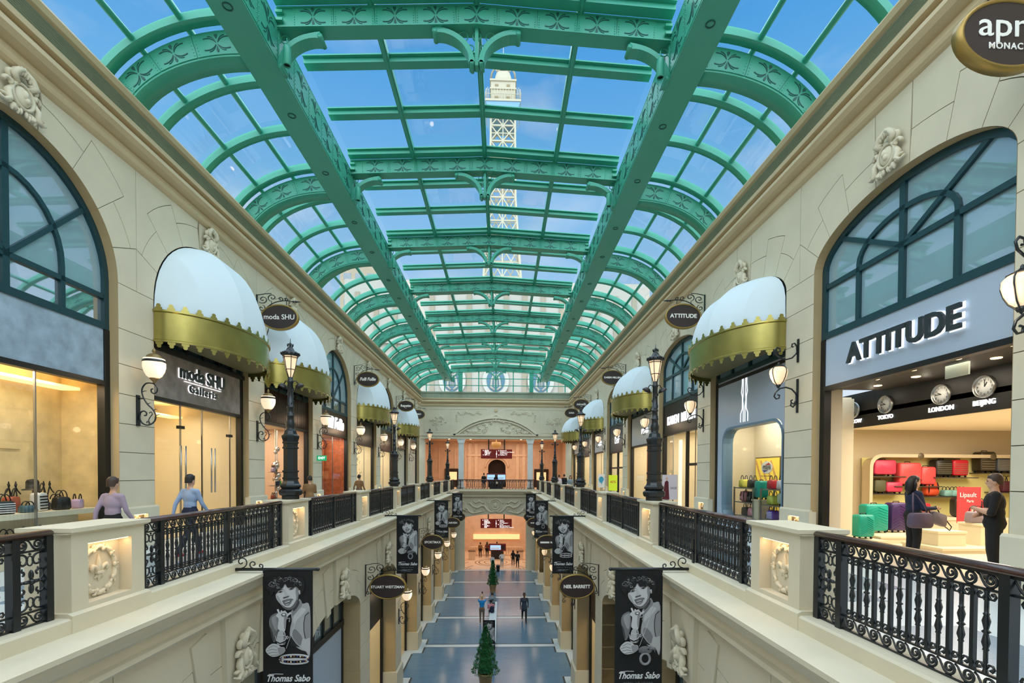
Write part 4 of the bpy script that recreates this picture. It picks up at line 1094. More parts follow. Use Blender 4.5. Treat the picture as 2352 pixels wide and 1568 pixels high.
# the two storeys behind
rm = struct(ob('floor_upper_end', None), 'warm stone floor of the upper hall beyond the footbridge')
MB().box(-8.2, 8.2, EY + .15, EY + 15, 7.6, UF).build('slab', ORANGE2, rm)
for nm, x, mt in (('left', -1, ORANGE), ('right', 1, ORANGE)):
    struct(MB().box(*sorted((x * 8.2, x * 8.4)), E0, EY + 15, UF, 13.9).build('wall_hall_upper_' + nm, ORANGE), 'orange marble %s wall of the upper hall beyond' % nm)
    struct(MB().box(*sorted((x * 6.2, x * 6.4)), E0 - .05, EY + 15, 0, 7.6).build('wall_hall_lower_' + nm, ORANGE), 'orange marble %s wall of the lower hall beyond' % nm)
struct(MB().box(-8.4, 8.4, E0 + .5, EY + 15, 13.9, 14.0).build('ceiling_hall_upper', ORANGE2), 'pale ceiling of the upper hall beyond the end wall')
wb = struct(ob('wall_hall_back', None, None, (0, EY + 12, 0)), 'orange marble back wall of the upper hall with arched doorway')
P = [(-8.3, UF), (-1.1, UF)] + [(-1.1 * math.cos(PI * i / 14), 10.6 + 1.0 * math.sin(PI * i / 14)) for i in range(15)] + [(1.1, UF), (8.3, UF), (8.3, 13.9), (-8.3, 13.9)]
MB().prism(P, 'y', 0, .4).build('wall_panel', ORANGE, wb)
m = MB()
for x in (-3.4, -2.6, 2.6, 3.4): m.box(x - .2, x + .2, -.12, 0, UF, 13.6)
for x in (-6.6, -4.6, 4.6, 6.6): frame_rect(m, x - .7, x + .7, 9.2, 13.0, 0, .1, .06)
m.box(-3.7, 3.7, -.18, 0, 12.0, 12.25); m.tube([(1.45 * math.cos(PI * i / 14), -.05, 10.6 + 1.35 * math.sin(PI * i / 14)) for i in range(15)], .12, 6); m.build('pilaster', ORANGE2, wb)
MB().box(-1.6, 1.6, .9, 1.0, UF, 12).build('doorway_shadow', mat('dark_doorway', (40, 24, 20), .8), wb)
m = MB().lathe([(0, 0), (1.2, .05), (1.3, .35), (0, .5)], (0, -.3, 12.3), 16, smooth=True); m.build('canopy', DARKR, wb)
struct(MB().box(-6.4, 6.4, EY + 12, EY + 12.4, 0, 7.6).build('wall_hall_lower_back', ORANGE), 'orange marble back wall of the lower hall beyond the arch')
fe = struct(MB().box(-6.4, 6.4, 49.75, EY + 13, -.2, 0.012).build('floor_end', ORANGE2), 'polished orange marble floor of the far lower hall')
m = MB().box(-5, 5, 49.75, 50.4, .012, .016); m.build('threshold_strip', PAVE_W, fe)
RNG = mat('dark_inlay', (120, 70, 44), .3)
for r in (2.3, 1.9, 1.3):
    m = MB(); n = 40
    m.add([(q * math.cos(2 * PI * i / n), EY + 4.4 + q * math.sin(2 * PI * i / n), .018) for q in (r, r - .1) for i in range(n)], [(i, (i + 1) % n, n + (i + 1) % n, n + i) for i in range(n)])
    m.build('inlay_ring', RNG, fe)
m = MB()
for s in (-1, 1):
    for a, b in (((s * 3.3, EY + .9), (s * 2.4, EY + 2.3)), ((s * 4.6, EY + 2), (s * 3.0, EY + 4.4)), ((s * 2.7, EY + .2), (s * 2.5, EY + .9)), ((s * 3.05, EY + .2), (s * 2.85, EY + .9))): m.slab((a[0], a[1], .018), (b[0], b[1], .018), .09, .006)
m.build('inlay_bar', RNG, fe)
area((0, EY + 6.5, 13.7), (0, 0, 0), 10, 8, 520, (1, .83, .66), None, 'upper_hall_ceiling_light'); area((0, EY + 6.5, 7.4), (0, 0, 0), 9, 8, 500, (1, .83, .66), None, 'lower_hall_ceiling_light')
# stone balustrade and lit desk recess in the lower hall
t = thing('stone_balustrade', 'pale stone balustrade at the back of the far lower hall', 'balustrade', (0, EY + 8.6, 0.012))
MB().box(-3.2, 3.2, -.12, .12, 0, .2).build('base', ORANGE2, t); MB().box(-3.2, 3.2, -.14, .14, .95, 1.1).build('coping', ORANGE2, t)
bm = MB().lathe([(.07, .2), (.05, .26), (.09, .42), (.05, .7), (.07, .95)], n=8).mesh('baluster', ORANGE2)
for i in range(21): ob('baluster', bm, t, (-3.0 + .3 * i, 0, 0))
struct(MB().box(-2.9, 2.9, EY + 11.7, EY + 11.95, 1.6, 2.2).build('trim_lit_recess', mat('lit_recess', (255, 210, 160), .5, emit=(255, 196, 136), es=1.0)), 'glowing recess across the lower back wall')
for s, w in ((-1, 'left'), (1, 'right')):
    t = thing('planter_box', 'square marble bin %s of the far lower hall arch' % w, 'bin', (s * 2.75, EY + 6.2, .012), 0, 'marble bins')
    MB().box(-.35, .35, -.35, .35, 0, .95).build('body', ORANGE2, t); MB().box(-.4, .4, -.4, .4, .95, 1.05).build('top', mat('bin_top', (120, 90, 70), .4), t)
# red direction boards, kiosks and chandelier
def board(zc, y, lines_l, lines_r, label, dy=3.6):
    t = thing('direction_board', label, 'sign', (0.05, y, zc))
    MB().box(-1.68, 1.68, 0, .12, -.5, .5).build('board', REDB, t)
    m = MB(); 
    for x in (-.85, .85): m.box(x - .06, x + .06, .03, .09, .5, dy)
    m.build('hanger', BLACK2, t)
    m = MB().box(-.02, .02, -.01, 0, -.4, .36); m.ell((0, -.01, 0), (.06, .02, .12), 8, 6); m.build('divider', LIT, t)
    for xs, ls in ((-1.45, lines_l), (.22, lines_r)):
        for i, (s, dot) in enumerate(ls):
            z = .36 - i * .155
            letters('lettering', s, LIT, t, (xs + .16, -.008, z), size=.15, extrude=.003, align='LEFT', bold=.004)
            if dot: MB().lathe([(0, -.012), (.05, -.012), (.05, 0)], (xs + .02, 0, z), 10, 'y').build('arrow_dot', LIT, t)
board(11.95, EY + 3.2, [('娱乐场', 1), ('购物中心 3', 0), ('酒店大堂', 0), ('设施 1 2', 1)], [('Shoppes 3F', 1), ('Shoppes at Four Seasons', 0), ('Hotel Tower', 0), ('Facilities 1 2', 1)], 'red illuminated direction board hanging in the upper far opening', 1.945)
board(4.45, EY + 3.0, [('娱乐场', 1), ('购物中心', 0), ('四季名店 1', 0), ('铁塔', 1), ('会议室 3', 0), ('名店', 0)], [('Casino', 1), ('Shoppes', 0), ('Four Seasons 1', 0), ('Tower', 1), ('Meeting Rooms 3', 0), ('Shoppes at Four Seasons', 0)], 'red illuminated direction board hanging in the lower far arch', 3.145)
SCREEN = mat('blue_screen', (150, 190, 230), .3, emit=(150, 190, 235), es=1.1)
def kiosk(x, y, z, label, two=False):
    t = thing('information_kiosk', label, 'kiosk', (x, y, z))
    MB().box(-.7, .7, -.25, .25, 0, .95).build('base', mat('black_plinth', (26, 18, 18), .5), t)
    MB().box(-1.0, 1.0, -.2, .2, .95, 1.75).build('cabinet', DARKR, t)
    for xx, w in (((-.55, .4), (.55, .4)) if two else ((-.2, .6),)):
        MB().box(xx - w, xx + w, -.22, -.2, 1.08, 1.6).build('screen', SCREEN, t); MB().box(xx - w + .08, xx + w - .15, -.225, -.22, 1.2, 1.3).build('screen_print', WHITE, t)
    MB().box(.5, .85, -.215, -.2, 1.1, 1.6).build('vent', BLACK2, t) if not two else None
kiosk(.05, EY + 1.9, UF, 'red kiosk with two screens on the far upper floor', True)
kiosk(.15, EY + 6.6, .012, 'red kiosk with one blue screen in the far lower hall')
t = thing('chandelier', 'small round bronze chandelier in the upper far opening', 'chandelier', (0, EY + 5, 13.9)); 
MB().lathe([(.05, 0), (.05, -.5), (.5, -.55), (.55, -1.0), (.3, -1.25), (0, -1.3)], n=16).build('body', mat('chandelier_glow', (150, 110, 60), .4, emit=(255, 190, 110), es=.25), t)
for s in (-1, 1):
    for q, nm in ((5.6, 'outer'),):
        o = MB().box(-.9, .9, -.06, .02, 0, 2.3).build('shop_doorway', mat('dark_glass_door', (50, 28, 22), .2), None, (s * 5.6, EY + 11.9, UF)); tag(o, 'dark glazed doorway %s in the far upper hall' % ('left' if s < 0 else 'right'), 'doorway', 'far doorways', 'structure')
        MB().box(-.6, .6, -.09, -.06, .9, 1.9).build('lit_display', mat('lit_display_%d' % s, (255, 220, 170), .5, emit=(255, 210, 150), es=.8), o)
    for i in range(3):
        p = thing('ceiling_downlight', 'round ceiling downlight in the far lintel, %s %s' % (ORD[i + 1], 'left' if s < 0 else 'right'), 'downlight', (s * (2.6 + 1.1 * i), E0 + .2, 13.355), 0, 'far lintel downlights')
        MB().lathe([(0, 0), (.09, 0), (.1, -.02), (.07, -.015), (0, -.01)], n=10).build('lens', BULB, p)
# ================================================================== PROPS FOR THE SHOPS
def C(name, r, g, b, rough=.45, **k): return mat(name, (r, g, b), rough, **k)
def rrect(w, h, r, n=4):
    P = []
    for cx, cz, a in ((w / 2 - r, h - r, 0), (-w / 2 + r, h - r, PI / 2), (-w / 2 + r, r, PI), (w / 2 - r, r, 1.5 * PI)):
        for i in range(n + 1): P.append((cx + r * math.cos(a + i / n * PI / 2), cz + r * math.sin(a + i / n * PI / 2)))
    return P
def rbox(m, w, d, h, r=.05, z=0, top=1.0):
    P = rrect(w, h, r); c = (0, h / 2); n = len(P); R = []
    for y, k in ((-d / 2, .9), (-d / 2 + .02, .97), (-d / 2 + .05, 1), (d / 2 - .05, 1), (d / 2 - .02, .97), (d / 2, .9)):
        R.append([((p[0]) * k * (1 + (top - 1) * p[1] / h), y, z + c[1] + (p[1] - c[1]) * k) for p in P])
    vs = [p for r_ in R for p in r_]; q = len(R)
    fs = [(a * n + i, a * n + (i + 1) % n, (a + 1) * n + (i + 1) % n, (a + 1) * n + i) for a in range(q - 1) for i in range(n)] + [tuple(range(n)), tuple(range((q - 1) * n, q * n))]
    return m.add(vs, fs, True)
STEEL = C('brushed_steel', 170, 170, 166, .3, metal=.9)
RUB = C('black_rubber', 20, 20, 20, .6)
def suitcase(w, d, h, mt, loc, label, rz=0, ribs='v', group='suitcases in the luggage shop'):
    t = thing('suitcase', label, 'suitcase', loc, rz, group)
    m = MB(); rbox(m, w, d, h - .05, .07, .05); m.build('shell', mt, t)
    m = MB()
    if ribs == 'v':
        for i in range(-3, 4): m.box(i * w / 8 - .008, i * w / 8 + .008, -d / 2 - .006, -d / 2 + .01, .14, h - .1)
    elif ribs == 'h':
        for i in range(6): m.box(-w / 2 + .03, w / 2 - .03, -d / 2 - .006, -d / 2 + .01, .12 + i * (h - .2) / 6, .135 + i * (h - .2) / 6)
    elif ribs == 'd':
        for i in range(8):
            z = .1 + i * (h - .2) / 8; m.slab((-w / 2 + .05, -d / 2 - .002, z), (0, -d / 2 - .002, z + .1), .018, .012); m.slab((0, -d / 2 - .002, z + .1), (w / 2 - .05, -d / 2 - .002, z), .018, .012)
    if m.v: m.build('ribs', STEEL if ribs == 'h' else mt, t)
    m = MB().tube([(-.09, 0, h), (-.08, 0, h + .03), (.08, 0, h + .03), (.09, 0, h)], .012, 6); m.build('handle', RUB, t)
    wm = MB().lathe([(0, -.015), (.028, -.015), (.028, .015), (0, .015)], (0, 0, .028), 10, 'x').mesh('wheel', RUB)
    for sx in (-1, 1):
        for sy in (-1, 1): ob('wheel', wm, t, (sx * (w / 2 - .07), sy * (d / 2 - .05), 0))
    return t
def tote(w, d, h, mt, loc, label, rz=0, name='handbag', group='handbags on display', hmt=None, cat='handbag', trim=None):
    t = thing(name, label, cat, loc, rz, group); m = MB(); rbox(m, w, d, h, min(.05, h * .3), 0, .82); m.build('body', mt, t)
    hm = hmt or RUB
    for y in (-d * .3, d * .3):
        m = MB().tube([(w * .25 * math.cos(PI * i / 10), y, h * .95 + h * .55 * math.sin(PI * i / 10)) for i in range(11)], .01, 6); m.build('handle', hm, t)
    if trim: 
        m = MB()
        for i in range(5): m.box(-w * .4, w * .4, -d / 2 - .008, -d / 2 + .004, h * (.12 + .16 * i), h * (.19 + .16 * i))
        m.build('stripes', trim, t)
    return t
def backpack(w, d, h, mt, loc, label, rz=0, group='backpacks in the luggage shop'):
    t = thing('backpack', label, 'backpack', loc, rz, group)
    m = MB(); rbox(m, w, d, h, w * .32); m.build('body', mt, t)
    m = MB(); rbox(m, w * .72, d * .35, h * .42, .04); m.xf((0, -d * .55, .04)); m.build('pocket', mt, t)
    m = MB().tube([(-.05, 0, h), (0, 0, h + .05), (.05, 0, h)], .01, 5)
    for s in (-1, 1): m.tube([(s * w * .3, -d * .5, h * .95), (s * w * .36, -d * .62, h * .6), (s * w * .33, -d * .56, h * .2)], .016, 5)
    m.build('strap', RUB, t); return t
def plinthbox(x0, x1, y0, y1, z0, z1, mt, label, name='display_plinth'):
    t = thing(name, label, 'plinth', ((x0 + x1) / 2, (y0 + y1) / 2, z0), 0, 'display plinths'); w, d, h = (x1 - x0) / 2, (y1 - y0) / 2, z1 - z0
    MB().box(-w + .02, w - .02, -d + .02, d - .02, 0, h - .05).build('body', mt, t); MB().box(-w, w, -d, d, h - .05, h).build('top', mt, t); return t
# ================================================================== SHOP ROOMS AND SHOPFRONTS
def room(nm, label, wx, sg, y0, y1, x0, x1, z0, z1, wall, flr=None, cei=None):
    """inner lining of a shop; x0, x1 are distances behind the wall plane"""
    a, b = sorted((sg * (wx + x0), sg * (wx + x1)))
    t = struct(ob(nm, None), label); far = b if sg > 0 else a
    e = .04
    MB().box(*sorted((far, far + sg * e)), y0 - e, y1 + e, z0, z1).build('back', wall, t)
    MB().box(a, b, y0 - e, y0, z0, z1).build('side', wall, t); MB().box(a, b, y1, y1 + e, z0, z1).build('side', wall, t)
    MB().box(a, b, y0, y1, z1, z1 + e).build('top', cei or wall, t); MB().box(a, b, y0, y1, z0 - e, z0 + .004).build('paving', flr or wall, t)
    return t
CREAM = C('warm_cream_wall', 240, 226, 194, .7); CREAM2 = C('pale_shop_wall', 240, 226, 196, .7); WOODF = C('pale_shop_floor', 216, 200, 170, .35)
PINKW = C('rose_shop_wall', 240, 204, 176, .6); COPPER = mat('copper_drape', (206, 118, 78), .35, metal=.3, noise=.25, nscale=5); DKB = C('dark_bronze_panel', 62, 40, 34, .3, metal=.4)
SUEDE = mat('blue_grey_suede', (150, 170, 186), .9, noise=.22, nscale=4); SUEDE2 = mat('taupe_suede', (150, 142, 136), .9, noise=.24, nscale=4); SUEDE3 = mat('gold_suede', (226, 204, 154), .8, noise=.16, nscale=3)
BLUEP = C('pale_blue_panel', 174, 190, 208, .45); NAVY = C('black_panel', 22, 24, 28, .35); GREYP = C('slate_panel', 66, 72, 76, .4); DOWN = BULB
def front(sd, k, label, panel, zf=11.8, zt=12.9, splits=(), door=False, glass_=True, frame=BLACK2, y0=.2, name='shopfront'):
    sg, rz = (-1, ROTL) if sd == 'left' else (1, ROTR)
    t = thing(name, label, 'shopfront', (sg * WX, BZ(k), 0), rz, 'upper gallery shopfronts')
    MB().box(-2.2, 2.2, y0, y0 + .12, zf, zt).build('sign_panel', panel, t)
    MB().box(-2.2, -2.05, y0 - .02, y0 + .14, UF, zt).box(2.05, 2.2, y0 - .02, y0 + .14, UF, zt).box(-2.05, 2.05, y0 - .02, y0 + .14, zf - .1, zf).build('frame', frame, t)
    xs = [-2.05] + list(splits) + [2.05]
    if glass_:
        for a, b in zip(xs, xs[1:]): MB().add([(a, y0 + .06, UF), (b, y0 + .06, UF), (b, y0 + .06, zf - .1), (a, y0 + .06, zf - .1)], [(0, 1, 2, 3)]).build('pane', SHOPGLASS, t)
        for a in splits: MB().box(a - .012, a + .012, y0 + .04, y0 + .08, UF, zf - .1).build('joint', STEEL, t)
    return t
def shoplight(sd, k, e, col=(1, .82, .58), d=1.8, z=12.2, w=3.6, l=2.0):
    sg = -1 if sd == 'left' else 1; area((sg * (WX + d), BZ(k), z), (0, 0, 0), l, w, e, col, None, 'shop_ceiling_light')
def downlights(sd, k, z, pts):
    sg, rz = (-1, ROTL) if sd == 'left' else (1, ROTR)
    me = DLM if 'DLM' in globals() else globals().setdefault('DLM', MB().lathe([(0, -.004), (.06, -.004), (.075, -.012), (.08, 0)], n=12).mesh('lens', BULB))
    for i, (x, y) in enumerate(pts):
        t = thing('downlight', 'round recessed ceiling downlight, number %s from the front in the %s %s shop' % (ORD[i % 9 + 1], ORD[k], sd), 'downlight', (sg * (WX + y), BZ(k) + (x if sg < 0 else -x), z), rz, 'shop ceiling downlights'); ob('lens', me, t)
# ---- left 1: display window with bags
for sd, k, d, w_, f_ in (('left', 1, 1.35, SUEDE3, WOODF), ('left', 2, 3.6, CREAM, WOODF), ('left', 3, 3.2, PINKW, WOODF), ('left', 4, 1.9, COPPER, WOODF), ('left', 5, 2.2, CREAM2, WOODF), ('left', 6, 2.2, CREAM2, WOODF), ('left', 7, 1.2, STONE, WOODF), ('left', 8, 1.2, STONE, WOODF), ('left', 0, 1.4, CREAM, WOODF),
                      ('right', 2, 1.6, CREAM2, WOODF), ('right', 3, 3.0, CREAM, WOODF), ('right', 4, 2.4, CREAM, WOODF), ('right', 5, 2.4, CREAM, WOODF), ('right', 6, 2.4, CREAM2, WOODF), ('right', 7, 2.0, CREAM, WOODF), ('right', 8, 2.0, CREAM, WOODF), ('right', 0, 2.0, CREAM, WOODF)):
    sg = -1 if sd == 'left' else 1
    room('shop_room_lining_%s_%d' % (sd, k), 'lit lining of the shop in bay %d of the %s upper gallery' % (k, sd), WX, sg, BZ(k) - 2.35, BZ(k) + 2.35, .3, d, UF, 11.75 if (sd, k) not in (('left', 1), ('left', 2)) else 12.0, w_, f_, CREAM2)  # walls, floor and ceiling of each upper shop room
    shoplight(sd, k, 95 if d > 1.7 else 70, (1, .87, .68) if sd == 'left' or k > 2 else (1, .93, .8), d * .55, 11.7, 3.4, min(1.6, d * .6))
t = front('left', 1, 'moda SHU display window under a pale blue suede sign panel', SUEDE, splits=(.55,))
sg = -1
t = struct(ob('trim_backdrop', None, None, (-WX, BZ(1), 0), ROTL), 'suede backdrop lettering and cove light of the moda SHU window')
letters('lettering', 'moda SHU', C('grey_letters', 92, 84, 66), t, (.0, 1.33, 10.5), size=.4, extrude=.01, bold=.008); MB().box(-1.0, 1.4, 1.33, 1.34, 10.28, 10.29).build('rule', C('grey_letters', 92, 84, 66), t)
letters('lettering', 'Galleria', C('grey_letters', 92, 84, 66), t, (.1, 1.33, 10.12), size=.2, extrude=.01, space=2.0)
COVE = mat('cove_light', (255, 220, 150), .5, emit=(255, 214, 140), es=1.7)
MB().box(-2.3, 2.3, .9, 1.3, 11.62, 11.68).build('cove_strip', COVE, t)
downlights('left', 1, 11.99, [(-1.2, .7), (-.2, .7), (.8, .7), (1.5, .7), (.3, 1.1), (1.2, 1.1)])
tb = thing('display_table', 'long pale display table in the moda SHU window', 'table', (-(WX + .62), BZ(1), UF), ROTL)
MB().box(-1.9, 2.1, -.28, .4, .86, .96).build('top', CREAM2, tb); MB().box(-1.8, 2.0, .1, .36, 0, .86).build('support', CREAM, tb)
bagc = [('green', 40, 190, 70), ('dark_green', 20, 120, 60), ('polka_white', 225, 225, 220), ('blush', 226, 176, 150), ('black', 28, 28, 30), ('teal', 60, 96, 110), ('rust', 170, 84, 60), ('navy', 40, 52, 84), ('lilac', 196, 170, 200), ('cream', 226, 206, 170)]
WSTR = C('white_print', 235, 235, 235)
for i, (nm, w, h, x, y, dz, st) in enumerate((('dark_green', .34, .26, -.25, -.12, 0, None), ('green', .3, .34, -.6, -.1, 0, None), ('polka_white', .3, .3, -.3, .15, .1, NAVY), ('blush', .36, .2, .25, .2, 0, None), ('black', .32, .24, .2, -.12, 0, WSTR), ('rust', .3, .3, .62, .15, .04, None), ('teal', .26, .14, .62, -.15, 0, None), ('polka_white', .32, .36, .95, -.05, 0, NAVY), ('black', .3, .26, 1.35, -.12, 0, None), ('navy', .16, .16, 1.25, .12, .1, None), ('cream', .3, .2, 1.6, .2, 0, None), ('lilac', .2, .2, 1.75, -.1, 0, None))):
    c = [b for b in bagc if b[0] == nm][0]
    tote(w, .16, h, C('bag_' + nm, *c[1:]), (-(WX + .62) - y * 1, BZ(1) + x, UF + .96 + (0 if dz == 0 else .0)), '%s handbag%s on the moda SHU display table, %s from the viewer' % (nm.replace('_', ' '), ' with stripes' if st else '', ['first', 'second', 'third', 'fourth', 'fifth', 'sixth', 'seventh', 'eighth', 'ninth', 'tenth', 'eleventh', 'last'][i]), ROTL + (.3 if i % 2 else -.2), trim=st)
for i, x in enumerate((-.15, .75, 1.45)):
    q = thing('bag_stand', 'looped black ribbon stand on the moda SHU table, %s' % ORD[i + 1], 'display stand', (-(WX + .87), BZ(1) + x, UF + .96), ROTL, 'ribbon stands')
    m = MB(); 
    for s in (-1, 1): m.tube([(s * .02, 0, 0), (s * .02, 0, .3), (s * .05, 0, .42), (s * .085, 0, .52), (s * .07, 0, .57), (s * .05, 0, .5), (s * .1, 0, .4), (s * .16, 0, .33)], .012, 5)
    m.build('ribbon', RUB, q)
q = thing('hat_stand', 'black bowler-like hat on a stand in the moda SHU window', 'hat', (-(WX + .87), BZ(1) + 1.15, UF + .96), ROTL)
MB().lathe([(.06, 0), (.01, .02), (.01, .42), (0, .42)], n=10).build('pole', STEEL, q); MB().lathe([(.16, .4), (.155, .42), (.1, .43), (.1, .56), (.08, .6), (0, .62)], n=16).build('hat', RUB, q)
for i, (nm, x) in enumerate((('cream', .25), ('blush', .62), ('rust', .95))):
    c = [b for b in bagc if b[0] == nm][0]; tote(.34, .18, .26, C('bag_' + nm, *c[1:]), (-(WX + .5), BZ(1) + x, UF + .3), '%s handbag on the low shelf under the moda SHU table' % nm, ROTL)
tb2 = thing('low_shelf', 'low pale shelf beneath the moda SHU display table', 'shelf', (-(WX + .62), BZ(1), UF), ROTL); MB().box(-1.8, 1.9, -.26, .08, .24, .3).build('board', CREAM2, tb2); MB().box(-1.7, 1.8, -.2, -.1, 0, .24).build('foot', CREAM2, tb2)
# ---- left 2: glass doors
t = front('left', 2, 'moda SHU Galleria shopfront with tall glass doors under the first left awning', SUEDE2, zf=11.72, zt=12.86, splits=(-.85, .1, 1.55))
m = MB()
for x in (-1.45, -.7, .05, .8, 1.5): m.box(x - .05, x + .05, .15, .25, 12.86, 13.5)
m.box(-2.2, 2.2, .12, .26, 12.86, 12.98); m.build('transom_bars', BLACK2, t)
for i, (s, z, sz, kw) in enumerate((('moda SHU', 12.5, .5, dict(bold=.007, xs=.95)), ('Galleria', 12.1, .3, dict(bold=.003, space=1.35)))):
    letters('lettering', s, mat('steel_letter', (70, 80, 80), .3, metal=.5), t, (.0, .13, z), size=sz, extrude=.02, **kw); letters('halo', s, LIT, t, (.0, .175, z), size=sz, extrude=.004, **dict(kw, bold=kw['bold'] + .01))
MB().box(-.8, .9, .15, .19, 12.27, 12.285).build('rule', LIT, t)
for x in (-.95, -.75, .42, .6): MB().tube([(x, .18, 9.25), (x, .18, 10.55)], .022, 8).build('door_handle', STEEL, t)
for x, z in ((-.85, 11.0), (1.5, 10.95)): MB().box(x - .1, x + .1, .2, .3, z, z + .08).build('door_fitting', BLACK2, t)
for x in (.1, 1.55): MB().box(x - .012, x + .012, .25, .27, UF, 10.9).build('door_edge', STEEL, t)
struct(MB().box(-2.3, 2.3, 2.2, 2.6, 11.6, 11.66).build('trim_cove_strip', COVE, None, (-WX, BZ(2), 0), ROTL), 'glowing ceiling cove inside the glass-door shop')
downlights('left', 2, 11.99, [(-1.0, 1.0), (.4, 1.0), (1.2, 1.4)])
# ---- left 3: rose shop with globes
t = front('left', 3, 'ribbed bronze shopfront with a rose-lit interior under the second left awning', DKB, zf=11.7, zt=12.9, splits=(0,))
m = MB()
for i in range(44): m.box(-2.18 + i * .1, -2.12 + i * .1, .17, .2, 11.72, 12.88)
m.build('rib_slats', DKB, t)
m = MB()
for x in (-1.45, -.7, .05, .8, 1.5): m.box(x - .05, x + .05, .15, .25, 12.9, 13.5)
m.build('transom_bars', BLACK2, t)
ORB = C('mirror_globe', 230, 214, 204, .08, metal=.9)
for i, x in enumerate((-1.4, -.6, .6, 1.3)):
    q = thing('globe_display', 'steel pole display with mirrored globes in the rose shop, %s pole' % ORD[i + 1], 'display stand', (-(WX + .9 + .25 * (i % 2)), BZ(3) + x, UF), ROTL, 'globe display poles')
    MB().tube([(0, 0, 0), (0, 0, 3.5)], .018, 6).build('pole', STEEL, q)
    for j in range(5): MB().ell((0, 0, .35 + .55 * j + .15 * (i % 2)), .08 + .04 * ((i + j) % 3), 12, 8).build('globe', ORB, q)
    for j in range(3): MB().box(-.35, .35, -.12, .12, .62 + .55 * j, .64 + .55 * j).build('shelf', STEEL, q)
    for j in range(3): tote(.22, .12, .18, C('bag_' + bagc[(i * 3 + j) % 10][0], *bagc[(i * 3 + j) % 10][1:]), (-(WX + .9 + .25 * (i % 2)), BZ(3) + x + (.2 if j % 2 else -.2), UF + .64 + .55 * j), 'small bag on the %s shelf of the %s globe pole' % (('low', 'middle', 'high')[j], ORD[i + 1]), ROTL)
q = thing('arched_panel', 'pale yellow arched panel standing in the rose shop', 'panel', (-(WX + 1.6), BZ(3) + .1, UF), ROTL); m = MB().prism([(-.4, .4), (.4, .4), (.4, 1.7)] + [(.4 * math.cos(PI * i / 10), 1.7 + .4 * math.sin(PI * i / 10)) for i in range(11)] + [(-.4, 1.7)], 'y', 0, .06); m.build('board', C('pale_yellow', 240, 222, 150), q); MB().box(-.3, .3, -.1, .16, 0, .4).build('foot', STEEL, q)
# ---- left 4: copper drapes and poster
t = front('left', 4, 'bronze shopfront with white script letters and copper drapes behind glass', DKB, splits=(0,))
letters('lettering', 'Folli Follie', LIT, t, (.1, .18, 12.35), size=.78, extrude=.02, bold=.035, shear=.3, xs=.85)
q = thing('jewellery_poster', 'tall poster of a draped neck with pearls in the copper-draped window', 'poster', (-(WX + .75), BZ(4) - .6, UF + .3), ROTL)
MB().box(-.55, .55, 0, .05, 0, 2.6).build('board', C('poster_plum', 92, 48, 58), q)
MB().prism([(-.55, 0), (.5, 0), (.35, 1.05), (-.1, 1.25), (-.55, 1.1)], 'y', -.006, 0).build('print_cloth', C('poster_pale', 216, 200, 214), q)
m = MB(); m.tube([(-.4 * math.cos(PI * i / 12), -.008, 2.5 - .75 * math.sin(PI * i / 12)) for i in range(13)], .035, 5); m.build('print_pearls', C('poster_pearl', 226, 222, 232), q)
m = MB(); m.tube([(-.4, -.01, .2), (-.1, -.01, .6), (.2, -.01, .5), (.3, -.01, .2)], .06, 5); m.tube([(-.3, -.008, 1.4), (.0, -.008, 1.6), (.35, -.008, 1.7)], .05, 5); m.build('print_hand', C('poster_skin', 206, 160, 150), q)
for i in range(10):
    o = MB().lathe([(.12, 0), (.1, 1.2), (.13, 3.4)], n=8).build('copper_curtain', COPPER, None, (-(WX + 1.5), BZ(4) - 2.1 + .45 * i, UF)); tag(o, 'copper drape fold %s along the back of the poster window' % ORD[i % 9 + 1] if i < 9 else 'copper drape fold at the far end of the poster window', 'curtain', 'copper drapes')
# ---- left 5..8
t = front('left', 5, 'dark panelled shopfront with leaf decals under the third left awning', NAVY, zf=11.6, splits=(.2,))
m = MB(); 
for i in range(26): 
    x, z = -1.6 + 1.2 * rnd.random(), 9.0 + 2.2 * rnd.random(); m.slab((x, .25, z), (x + rnd.uniform(-.1, .1), .25, z + rnd.uniform(.05, .15)), .035, .003, (0, 1, 0))
tag(m.build('leaf_decals', RUB, t), kind='stuff')
t = front('left', 6, 'dark bronze shopfront with a globe lamp cluster', DKB, zf=11.5, splits=(-.4,))
t = front('left', 7, 'closed stone-coloured shopfront with a small dark panel under the fourth left awning', DKB, zf=12.0, zt=12.9, glass_=False); MB().box(-2.05, 2.05, .3, .4, UF, 11.9).build('hoarding', STONE, t)
t = front('left', 8, 'closed stone-coloured shopfront in the last left bay', DKB, zf=12.2, zt=12.9, glass_=False); MB().box(-2.05, 2.05, .3, .4, UF, 12.1).build('hoarding', STONE, t)
t = front('left', 0, 'shopfront in the nearest left bay, out of view', NAVY)
q = thing('exit_sign', 'small green running-man exit sign on the fourth left pier', 'exit sign', (-(WX - .02), PZ(4) - .1, 10.5), 0); EXG = mat('exit_green', (20, 150, 100), .4, emit=(20, 160, 105), es=.7)
MB().box(.0, .42, -.02, .02, -.12, .12).build('face', EXG, q); letters('lettering', 'EXIT', LIT, q, (.21, -.025, 0), size=.15, extrude=.003, bold=.003)
